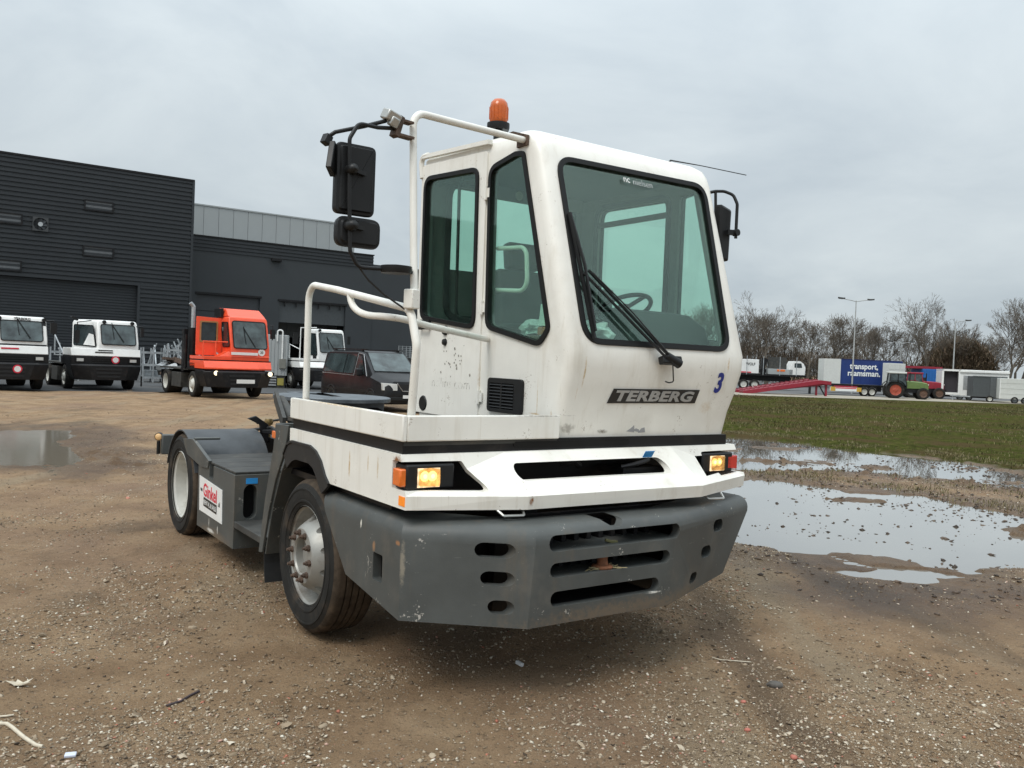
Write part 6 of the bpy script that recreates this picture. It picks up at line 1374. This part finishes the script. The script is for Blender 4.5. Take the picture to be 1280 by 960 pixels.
thicket('dense_shrubs', 24000, 5, (57, 68), (116.5, 122), hump, M_bushy, (.8, .05))
# street lamps
def lamp(px, Y, h, arms, label, r=.09):
    o = empty('street_lamp', gp3(px, Y), R(8), label, 'street lamp', 'street lamps beyond the field'); b = MB(); b.cyl((0, 0, 0), (0, 0, h), r, r * .55, 8); b.build('pole', mat('lamp_pole_grey', (.40, .41, .40), .5, metal=.2), o, 50)
    for s in arms:
        b = MB(); b.tube([(0, 0, h - .1), (s * .5, 0, h), (s * 1.3, 0, h + .12)], .04, 6); b.build('arm', mat('lamp_pole_grey', (1, 1, 1)), o, 50)
        b = MB(); b.loft([[(s * (1.2 + k * .1), -.16 * w, h + .08 + z), (s * (1.2 + k * .1), .16 * w, h + .08 + z), (s * (1.2 + k * .1), .14 * w, h + .22 + z), (s * (1.2 + k * .1), -.14 * w, h + .22 + z)] for k, w, z in ((0, .5, .02), (2, 1, 0), (5, 1, .02), (7, .4, .05))]); b.build('lamp_head', M_deck, o, 0)
    return o
lamp(1065, 84, 9.2, (-1, 1), 'tall double armed street lamp in front of the blue trailer')
lamp(1124, 112, 6.4, (-1, 1), 'small double armed street lamp behind the green tractor', .07)
lamp(1190.5, 96, 8.4, (1,), 'single armed street lamp above the white trailer')
# trailers and boxes: a box is a body with frame edges, doors and wheels
def FB(nm, m_, par, fn, sm=0, bev=0.0):
    b = MB(); fn(b); return b.build(nm, m_, par, sm, bev)
def s_at(Y): return Y / FPX
M_bluecurt = mat('blue_curtain', (.012, .035, .16), .45, var=.12, vscale=1.5)
M_blue2 = mat('blue_container_paint', (.012, .115, .36), .45, var=.1)
M_cream = mat('pale_box_paint', (.56, .57, .54), .5, var=.06, dirt=(.35, .33, .28), dirt_amt=.4, dscale=.6)
M_dgrey = mat('dark_grey_panel', (.060, .067, .070), .5, var=.1)
M_ramp = mat('crimson_paint', (.25, .012, .028), .5, var=.15, dirt=(.2, .06, .05), dirt_amt=.4, dscale=2)
# blue curtain trailer
T_ = empty('curtain_trailer', gp3(1050, 84), R(2), 'blue curtain sided trailer with white lettering and a pale front end', 'trailer')
w = 53 * s_at(84)
b = MB(); b.box(0, w + 2, 0, 2.4, .95, 3.35); FBo = b.build('curtain', M_bluecurt, T_, 0)
for k in range(7): FB('curtain_pole', M_bluecurt, FBo, lambda b: b.box(.1 + k * .95, .14 + k * .95, -.025, 0, 1.0, 3.3))
FB('front_panel', M_cream, T_, lambda b: b.loft([[(-1.32, .9, .95), (-.005, -.01, .95), (-.005, 2.4, .95), (-1.3, 2.4, .95)], [(-1.32, .9, 3.4), (-.005, -.01, 3.4), (-.005, 2.4, 3.4), (-1.3, 2.4, 3.4)]]))
FB('roof_edge', mat('navy_edge', (.008, .02, .10), .5), T_, lambda b: b.box(0, w + 2, -.03, 2.4, 3.352, 3.42))
FB('under_frame', M_black, T_, lambda b: b.box(-1.2, w + 2, .3, 2.0, .72, .95))
for k, (tx, yy) in enumerate((('transport,', 2.62), ('raamsman.', 1.97))):
    text('lettering', tx, .78, lambda x, y, z: (2.30 + x + .04 * k, -.03 - z, yy + y), M_white_print, FBo, .02, 0, .01, 2.85 if k == 0 else 3.25)
FB('wheel_guard', M_black, T_, lambda b: b.box(2.2, 4.2, .1, 2.2, .3, .74))
for x in (2.6, 3.4): far_wheel(T_, (x, .05, .42), 1, .84, .3, M_rimw, -.05); 
for o in T_.children:
    if o.name.startswith('wheel.') or o.name == 'wheel': o.rotation_euler = (0, 0, R(90))
# low loader rear end with its marker beam
T_ = empty('low_loader', gp3(1040, 75), R(3), 'low loader trailer with white and yellow marker beam in front of the blue trailer', 'trailer')
FB('deck', M_black, T_, lambda b: b.box(-2.2, 5.0, .3, 2.6, .88, 1.02)); FB('red_deck', M_ramp, T_, lambda b: b.box(.3, 2.4, .2, .35, .70, .86))
mb_ = FB('marker_beam', M_white_print, T_, lambda b: b.box(-.1, 2.65, .0, .18, .40, .72)); 
for x in (-.1, 2.25): FB('striped_board', mat('yellow_board', (.55, .33, .05), .5), mb_, lambda b: b.box(x, x + .42, -.02, 0, .38, .75))
FB('red_stripe', M_red, mb_, lambda b: b.box(.35, 2.2, -.015, 0, .62, .70)); FB('leg', M_black, T_, lambda b: b.box(-1.9, -1.75, .3, .5, 0, .9))
for x in (3.05, 3.75):
    W = far_wheel(T_, (x, .18, .40), 1, .80, .3, M_rimw, -.05); W.rotation_euler = (0, 0, R(90))
# loading ramp
T_ = empty('loading_ramp', gp3(927, 69), R(2), 'crimson loading ramp rising to the right on a prop leg', 'ramp')
L_r = 110 * s_at(69)
for y in (0, 1.9):
    FB('track', M_ramp, T_, lambda b: b.bar((0, y, .06), (L_r * .88, y, 1.16), 1.15, .30)); FB('track_end', M_ramp, T_, lambda b: b.bar((L_r * .88, y, 1.16), (L_r, y, 1.10), 1.15, .28))
    for k in range(16): f_ = k / 16; FB('rung', M_ramp, T_, lambda b: b.box(L_r * .88 * f_ + .1, L_r * .88 * f_ + .16, y - .5, y + .5, .27 + 1.11 * f_, .34 + 1.11 * f_))
FB('side_beam', M_ramp, T_, lambda b: b.bar((1.0, -.32, .16), (L_r * .95, -.32, 1.0), .08, .12)); FB('cross_beam', M_ramp, T_, lambda b: (b.box(2.4, 2.55, 0, 1.6, .3, .5), b.box(L_r * .8, L_r * .83, 0, 1.6, .9, 1.1)))
FB('prop_leg', M_ramp, T_, lambda b: (b.box(L_r * .95, L_r * .97, -.3, -.15, 0, 1.2), b.box(L_r * .95, L_r * .97, 1.7, 1.85, 0, 1.2))); FB('prop_brace', M_black, T_, lambda b: b.bar((L_r * .95, -.2, .08), (L_r * .88, -.2, .9), .08, .08))
# flat trailer with load on the left
T_ = empty('flat_trailer', gp3(927, 86), R(-3), 'long dark flat trailer with upright stakes, carrying boxes, beyond the ramp', 'trailer')
FB('deck', M_black, T_, lambda b: b.box(-4, 6.4, 0, 2.4, 1.42, 1.62)); FB('frame', M_black, T_, lambda b: b.box(-4, 5.0, .8, 1.6, .9, 1.42))
for k in range(4): FB('stake', M_galv, T_, lambda b: b.box(.4 + k * 1.65, .46 + k * 1.65, -.05, .0, 1.5, 3.4))
for x in (.2, 1.3): W = far_wheel(T_, (x, .02, .5), 1, 1.0, .3, M_rimw, -.05); W.rotation_euler = (0, 0, R(90))
q = gp3(927, 85.9)
C1 = empty('load_box', (q[0] - .6, 86.3, 1.62), R(-3), 'white box with a small dark word and red foot, on the flat trailer', 'box'); FB('panel', M_wh2, C1, lambda b: b.box(0, 2.35, 0, 1.8, 0, 1.42), 0, .03); FB('red_foot', M_red, C1, lambda b: b.box(.3, 1.6, -.02, 0, .05, .16))
text('lettering', 'WOLF', .38, lambda x, y, z: (1.5 + x, -.02 - z, .95 + y), M_ink, C1, .005, 0, .01, .95)
C2 = empty('loader_crane', (q[0] + 2.1, 86.4, 1.62), 0, 'black folded crane standing between the two white loads', 'crane'); FB('column', M_black, C2, lambda b: b.obox((.25, .5, .8), (.35, .5, 1.6))); FB('boom', M_black, C2, lambda b: (b.bar((.1, .4, .3), (.6, .4, 1.5), .25, .25), b.obox((.2, .3, .3), (.6, .5, .4))))
C3 = empty('truck_cab', (q[0] + 2.75, 86.4, 1.62), R(-3), 'white and grey truck cab body loaded at the end of the flat trailer', 'cab'); FB('base', M_lgrey, C3, lambda b: b.box(0, 2.5, 0, 1.8, -.05, .55), 0, .03)
FB('cab_body', M_wh2, C3, lambda b: b.prism([(2.1, .0), (3.7, .0), (3.75, .7), (3.55, 1.15), (3.2, 1.4), (2.45, 1.4), (2.1, .55)], FV(0), 0, 1.8), 0, .04); FB('side_pane', M_vglass, C3, lambda b: b.prism(rpoly([(2.62, .75), (3.4, .75), (3.3, 1.2), (2.62, 1.2)], .06), FV(-.02), 0, .02)); FB('orange_stripe', M_amber, C3, lambda b: b.box(.9, 1.7, -.02, 0, .30, .5))
FB('net_frame', M_deck, C3, lambda b: b.box(.1, 2.0, .6, .7, .55, 1.75))
# pale box behind the green tractor
T_ = empty('box_container', gp3(1110, 82), R(14), 'pale grey box container standing behind the green tractor', 'container'); w = 25 * s_at(80)
FB('body', M_cream, T_, lambda b: b.box(0, w, 0, .9, .8, 3.15), 0, .03)
for k in range(1, 3): FB('post', M_cream, T_, lambda b: b.box(w * k / 3 - .03, w * k / 3 + .03, -.03, 0, .8, 3.12))
for z in (1.4, 2.0, 2.6): FB('rail', M_cream, T_, lambda b: b.box(0, w, -.02, 0, z - .02, z + .02))
FB('base', M_black, T_, lambda b: b.box(.1, w - .1, .1, .8, 0, .8))
T_ = empty('container', gp3(1153, 84), R(2), 'blue container with a dark red roof frame beyond the red tractor', 'container'); w = 26 * s_at(84)
FB('body', M_blue2, T_, lambda b: b.box(0, w, 0, 2.4, .2, 2.75), 0, .03); 
for k in range(7): FB('rib', M_blue2, T_, lambda b: b.box(.1 + k * .28, .2 + k * .28, -.04, 0, .3, 2.65))
FB('roof_frame', M_ramp, T_, lambda b: b.box(-3.2, w, .2, 2.6, 2.78, 3.0)); FB('door_opening', M_dark, T_, lambda b: b.box(.0, .32, -.05, 0, .9, 1.9))
# farm tractors
def farm_tractor(px, Y, rz, label, paint, rimm, roofm, k=1.0):
    T_ = empty('farm_tractor', gp3(px, Y), rz, label, 'tractor', 'farm tractors parked by the track'); T_.scale = (k, k, k)
    # x runs forward, y across
    for y, sd in ((-.95, 1), (.95, -1)):
        W = far_wheel(T_, (0, y, .80), 1, 1.6, .42, rimm, -.03); W.rotation_euler = (0, 0, R(90) * sd)
        W = far_wheel(T_, (2.45, y * .95, .55), 1, 1.1, .32, M_rimd, -.03); W.rotation_euler = (0, 0, R(90) * sd)
        FB('mudguard', M_black if paint != M_ramp else paint, T_, lambda b: b.strip([(.92 * math.cos(R(a)), y - .2 if y < 0 else y - .25, .8 + .92 * math.sin(R(a))) for a in range(20, 161, 14)], (0, .45, 0), .03, [(math.cos(R(a)), 0, math.sin(R(a))) for a in range(20, 161, 14)]), 40)
    FB('bonnet', paint, T_, lambda b: b.loft([[(x, -.38, z0), (x, .38, z0), (x, .38, z1 - .08), (x, .28, z1), (x, -.28, z1), (x, -.38, z1 - .08)] for x, z0, z1 in ((1.05, 1.0, 1.72), (2.3, 1.0, 1.66), (2.85, .95, 1.55), (2.98, .95, 1.35))]), 30)
    FB('frame', M_black, T_, lambda b: (b.box(-.4, 2.9, -.3, .3, .6, 1.02), b.box(2.75, 3.2, -.35, .35, .55, .95)))
    FB('grille', M_dark, T_, lambda b: b.box(2.96, 3.0, -.3, .3, 1.0, 1.35)); FB('exhaust', M_black, T_, lambda b: b.cyl((1.35, -.3, 1.6), (1.35, -.3, 2.45), .05, n=8))
    FB('cab_floor', M_black, T_, lambda b: b.box(-.55, 1.05, -.62, .62, .95, 1.25)); FB('cab_glass', M_vgl2, T_, lambda b: b.loft([[(-.5, -.62, 1.25), (1.0, -.62, 1.25), (1.0, .62, 1.25), (-.5, .62, 1.25)], [(-.4, -.6, 2.35), (.85, -.6, 2.35), (.85, .6, 2.35), (-.4, .6, 2.35)]]), 0)
    for x0, x1 in ((-.52, -.42), (.25, .25), (1.02, .87)):
        for y in (-.63, .63): FB('cab_post', M_black if paint != M_ramp else paint, T_, lambda b: b.bar((x0, y, 1.25), (x1, y * .97, 2.36), .07, .07))
    FB('roof', roofm, T_, lambda b: b.box(-.58, 1.0, -.68, .68, 2.35, 2.52), 0, .05); FB('headlamp', M_sign, T_, lambda b: (b.box(2.97, 3.01, -.34, -.22, 1.36, 1.46), b.box(2.97, 3.01, .22, .34, 1.36, 1.46)))
    FB('step', M_black, T_, lambda b: b.box(.6, 1.0, -.95, -.7, .5, .56)); return T_
M_green = mat('tractor_green', (.12, .18, .055), .45, var=.12); M_rimo = mat('orange_rim', (.34, .06, .03), .6, var=.3, dirt=(.1, .07, .05), dirt_amt=.6)
farm_tractor(1117, 72.5, R(-12), 'green farm tractor with big orange wheel rims, beside the track', M_green, M_rimo, M_cream, .9)
farm_tractor(1138, 77.0, R(-12), 'dark red farm tractor partly hidden behind the green one', M_ramp, M_dgrey, M_ramp, .92)
# white trailer with dark doorway, grey trailer, pale trailer
T_ = empty('box_trailer', gp3(1177, 76), R(-14), 'white sales trailer with a dark open doorway and a silver hatch', 'trailer'); Lr = 5.4
FB('body', M_wh2, T_, lambda b: (b.box(0, 1.55, 0, .06, .45, .66), b.box(0, .16, 0, .06, .66, 2.72), b.box(1.36, 1.55, 0, .06, .66, 2.72), b.box(0, 1.55, 0, .06, 2.55, 2.72), b.box(1.55, Lr, 0, .06, .4, 2.72), b.box(0, Lr, .06, 2.2, 2.64, 2.72), b.box(0, Lr, 2.14, 2.2, .4, 2.6), b.box(0, .06, .06, 2.1, .4, 2.6), b.box(.1, Lr, .1, 2.1, .42, .5)), 0)
FB('doorway_lining', mat('dark_violet_lining', (.035, .03, .035), .7), T_, lambda b: b.box(.12, 1.4, .5, .55, .6, 2.6)); FB('hatch', mat('silver_hatch', (.40, .41, .41), .35, metal=.4), T_, lambda b: b.box(1.75, 2.75, -.03, 0, .95, 2.2), 0, .01)
FB('roof_awning', M_wh2, T_, lambda b: b.box(1.45, Lr, -.15, .0, 2.5, 2.66)); FB('under_frame', M_black, T_, lambda b: b.box(.3, 5, .3, 1.9, .25, .42)); 
for x in (1.55, 2.3): W = far_wheel(T_, (x, .02, .28), 1, .56, .2, M_dgrey, -.03); W.rotation_euler = (0, 0, R(90))
T_ = empty('box_trailer', gp3(1216, 72.5), R(-16), 'dark grey enclosed trailer with drawbar in front of the white one', 'trailer')
FB('body', M_dgrey, T_, lambda b: b.box(0, 2.6, 0, 2.0, .42, 2.18), 0, .03); FB('side_panel', mat('mid_grey_panel', (.085, .092, .095), .5), T_, lambda b: b.box(1.35, 2.62, -.03, 0, .42, 2.16)); FB('edge', M_dgrey, T_, lambda b: b.box(0, 2.6, -.035, 0, 2.1, 2.2)); FB('drawbar', M_galv, T_, lambda b: (b.bar((0, .6, .4), (-1.5, 1.0, .42), .1, .1), b.bar((0, 1.4, .4), (-1.5, 1.0, .42), .1, .1), b.cyl((-1.3, 1.0, 0), (-1.3, 1.0, .5), .05)))
W = far_wheel(T_, (1.35, -.04, .28), 1, .56, .2, M_rimw, -.03); W.rotation_euler = (0, 0, R(90))
T_ = empty('box_trailer', gp3(1250, 71), R(-16), 'cream white box trailer at the right edge of the picture', 'trailer')
FB('body', M_cream, T_, lambda b: b.box(0, 4.2, 0, 2.0, .36, 2.08), 0, .03)
for z in (.8, 1.25, 1.7): FB('side_rail', M_cream, T_, lambda b: b.box(.02, 4.2, -.02, 0, z - .015, z + .015))
FB('edge', M_wh2, T_, lambda b: b.box(0, .06, -.03, 0, .36, 2.1)); 
for x in (1.15, 1.9): W = far_wheel(T_, (x, -.05, .28), 1, .56, .2, M_dgrey, -.03); W.rotation_euler = (0, 0, R(90))
# ------------------------------------------------------------------ things lying on the ground
def on_ground(px, py): q = ground_at(px, py); h_, _, _, _ = gz(q.x, q.y); return Vector((q.x, q.y, float(h_[0])))
def stick(name, pix, r, m_, label, cat, lift=.006):
    P = [on_ground(*q) + Vector((0, 0, lift)) for q in pix]; b = MB(); n = len(P); b.tube(fillet(P, .02, 3) if n > 2 else P, r, 8); o = b.build(name, m_, None, 60); tag(o, label, cat); return o
M_bone = mat('barkless_wood', (.52, .46, .36), .7, var=.15, vscale=30); M_dstick = mat('dark_wood', (.045, .032, .035), .7, var=.3, vscale=30)
stick('branch', [(-6, 912), (8, 913), (14, 917), (30, 930), (44, 937), (53, 938)], .0085, M_bone, 'pale bent stick lying at the lower left corner', 'stick')
stick('twig', [(-4, 903), (8, 902), (17, 900)], .005, M_bone, 'short pale twig just above the bent stick, lower left', 'stick')
stick('branch', [(208, 881), (226, 876), (238, 869), (249, 864)], .006, M_dstick, 'thin dark stick lying on the mud left of the front wheel', 'stick')
stick('twig', [(890, 825), (900, 829), (920, 831), (938, 831)], .003, M_bone, 'thin pale straw lying right of the bumper', 'straw')
def rock(name, px, py, sx_, sy_, sz_, m_, label, seed):
    P = on_ground(px, py); bm = bmesh.new(); bmesh.ops.create_icosphere(bm, subdivisions=2, radius=1); r_ = random.Random(seed)
    for v in bm.verts: v.co = Vector((v.co.x * sx_, v.co.y * sy_, v.co.z * sz_)) * r_.uniform(.86, 1.1)
    me = bpy.data.meshes.new(name); bm.to_mesh(me); bm.free(); o = obj(name, me, m_, None, 50); o.location = P + Vector((0, 0, sz_ * .5)); tag(o, label, 'stone'); return o
rock('stone', 968, 862, .045, .03, .022, mat('dark_stone', (.085, .075, .065), .7, var=.3, vscale=30), 'dark rounded stone lying among the gravel right of the bumper', 3)
M_brick = mat('brick_red', (.40, .14, .10), .8, var=.2, vscale=40)
rock('brick_piece', 929, 881, .016, .013, .01, M_brick, 'small red brick piece nearest the dark rounded stone', 4)
rock('brick_piece', 992, 949, .017, .015, .012, M_brick, 'red brick piece lying at the bottom edge of the picture', 5)
rock('brick_piece', 934, 914, .017, .012, .009, M_brick, 'flat red brick piece halfway between the other two', 6)
def leaf(px, py, s, m_, label, rz):
    P = on_ground(px, py); pts = []; 
    for k in range(10): a = 2 * math.pi * k / 10; rr = s * (1 if k % 2 else .45); pts.append((rr * math.cos(a) * 1.5, rr * math.sin(a)))
    b = MB(); b.prism(pts, lambda a, c_, t_: (a, c_, .006 + t_ + .25 * (a * a + c_ * c_) / s), 0, .0015); o = b.build('fallen_leaf', m_, None, 0); o.location = P; o.rotation_euler = (0, 0, rz); tag(o, label, 'leaf')
leaf(25, 858, .045, M_bone, 'pale dry leaf lying above the bent stick, lower left', .3)
b = MB(); b.obox((0, 0, .012), (.02, .05, .02), (0, 0, .3)); o = b.build('litter', mat('white_litter', (.6, .6, .6), .5), None, 0, bevel=.003); o.location = on_ground(649, 834); o.rotation_euler = (.1, .1, .5); tag(o, 'small white scrap of litter on the mud before the bumper', 'litter')
b = MB(); b.obox((0, 0, .008), (.045, .03, .012), (0.1, 0, .3)); o = b.build('litter', mat('pale_blue_chip', (.55, .58, .68), .5), None, 0, bevel=.003); o.location = on_ground(88, 946); tag(o, 'pale blue chip of plastic near the bottom left corner', 'litter')
# things lying inside the cab
PLb = mat('clear_plastic_bag', (.55, .58, .57), .25, var=.3, vscale=15, spec=.8)
def crumple(name, loc, r, m_, label, cat, seed):
    bm = bmesh.new(); bmesh.ops.create_icosphere(bm, subdivisions=3, radius=r); r_ = random.Random(seed)
    for v in bm.verts: v.co *= r_.uniform(.62, 1.15)
    me = bpy.data.meshes.new(name); bm.to_mesh(me); bm.free(); o = obj(name, me, m_, None, 0); o.location = TR.matrix_world @ Vector(loc) if False else Matrix.Translation(TR.location) @ Matrix.Rotation(TR.rotation_euler.z, 4, 'Z') @ Vector(loc); o.scale = (1.3, 1, .75); tag(o, label, cat)
crumple('plastic_bag', (1.33, -1.07, 1.925), .115, PLb, 'crumpled clear plastic bag behind the lower left corner of the windscreen', 'plastic bag', 2)
crumple('plastic_bag', (1.18, -.76, 1.95), .085, PLb, 'crumpled clear plastic bag behind the side window', 'plastic bag', 5)
tm = Matrix.Translation(TR.location) @ Matrix.Rotation(TR.rotation_euler.z, 4, 'Z')
b = MB(); b.obox((0, 0, 0), (.008, .13, .135)); o = b.build('paper_sheet', mat('paper', (.62, .68, .65), .6), None, 0); o.location = tm @ Vector((1.11, -.93, 2.03)); o.rotation_euler = (0, .1, TR.rotation_euler.z); tag(o, 'white sheet of paper propped inside the side window', 'paper')
b = MB(); b.obox((0, 0, 0), (.05, .12, .05)); o = b.build('small_box', mat('orange_card', (.40, .13, .05), .6), None, 0, bevel=.004); o.location = tm @ Vector((1.10, -.95, 1.93)); o.rotation_euler = (0, 0, TR.rotation_euler.z); tag(o, 'small orange box under the paper inside the side window', 'box')
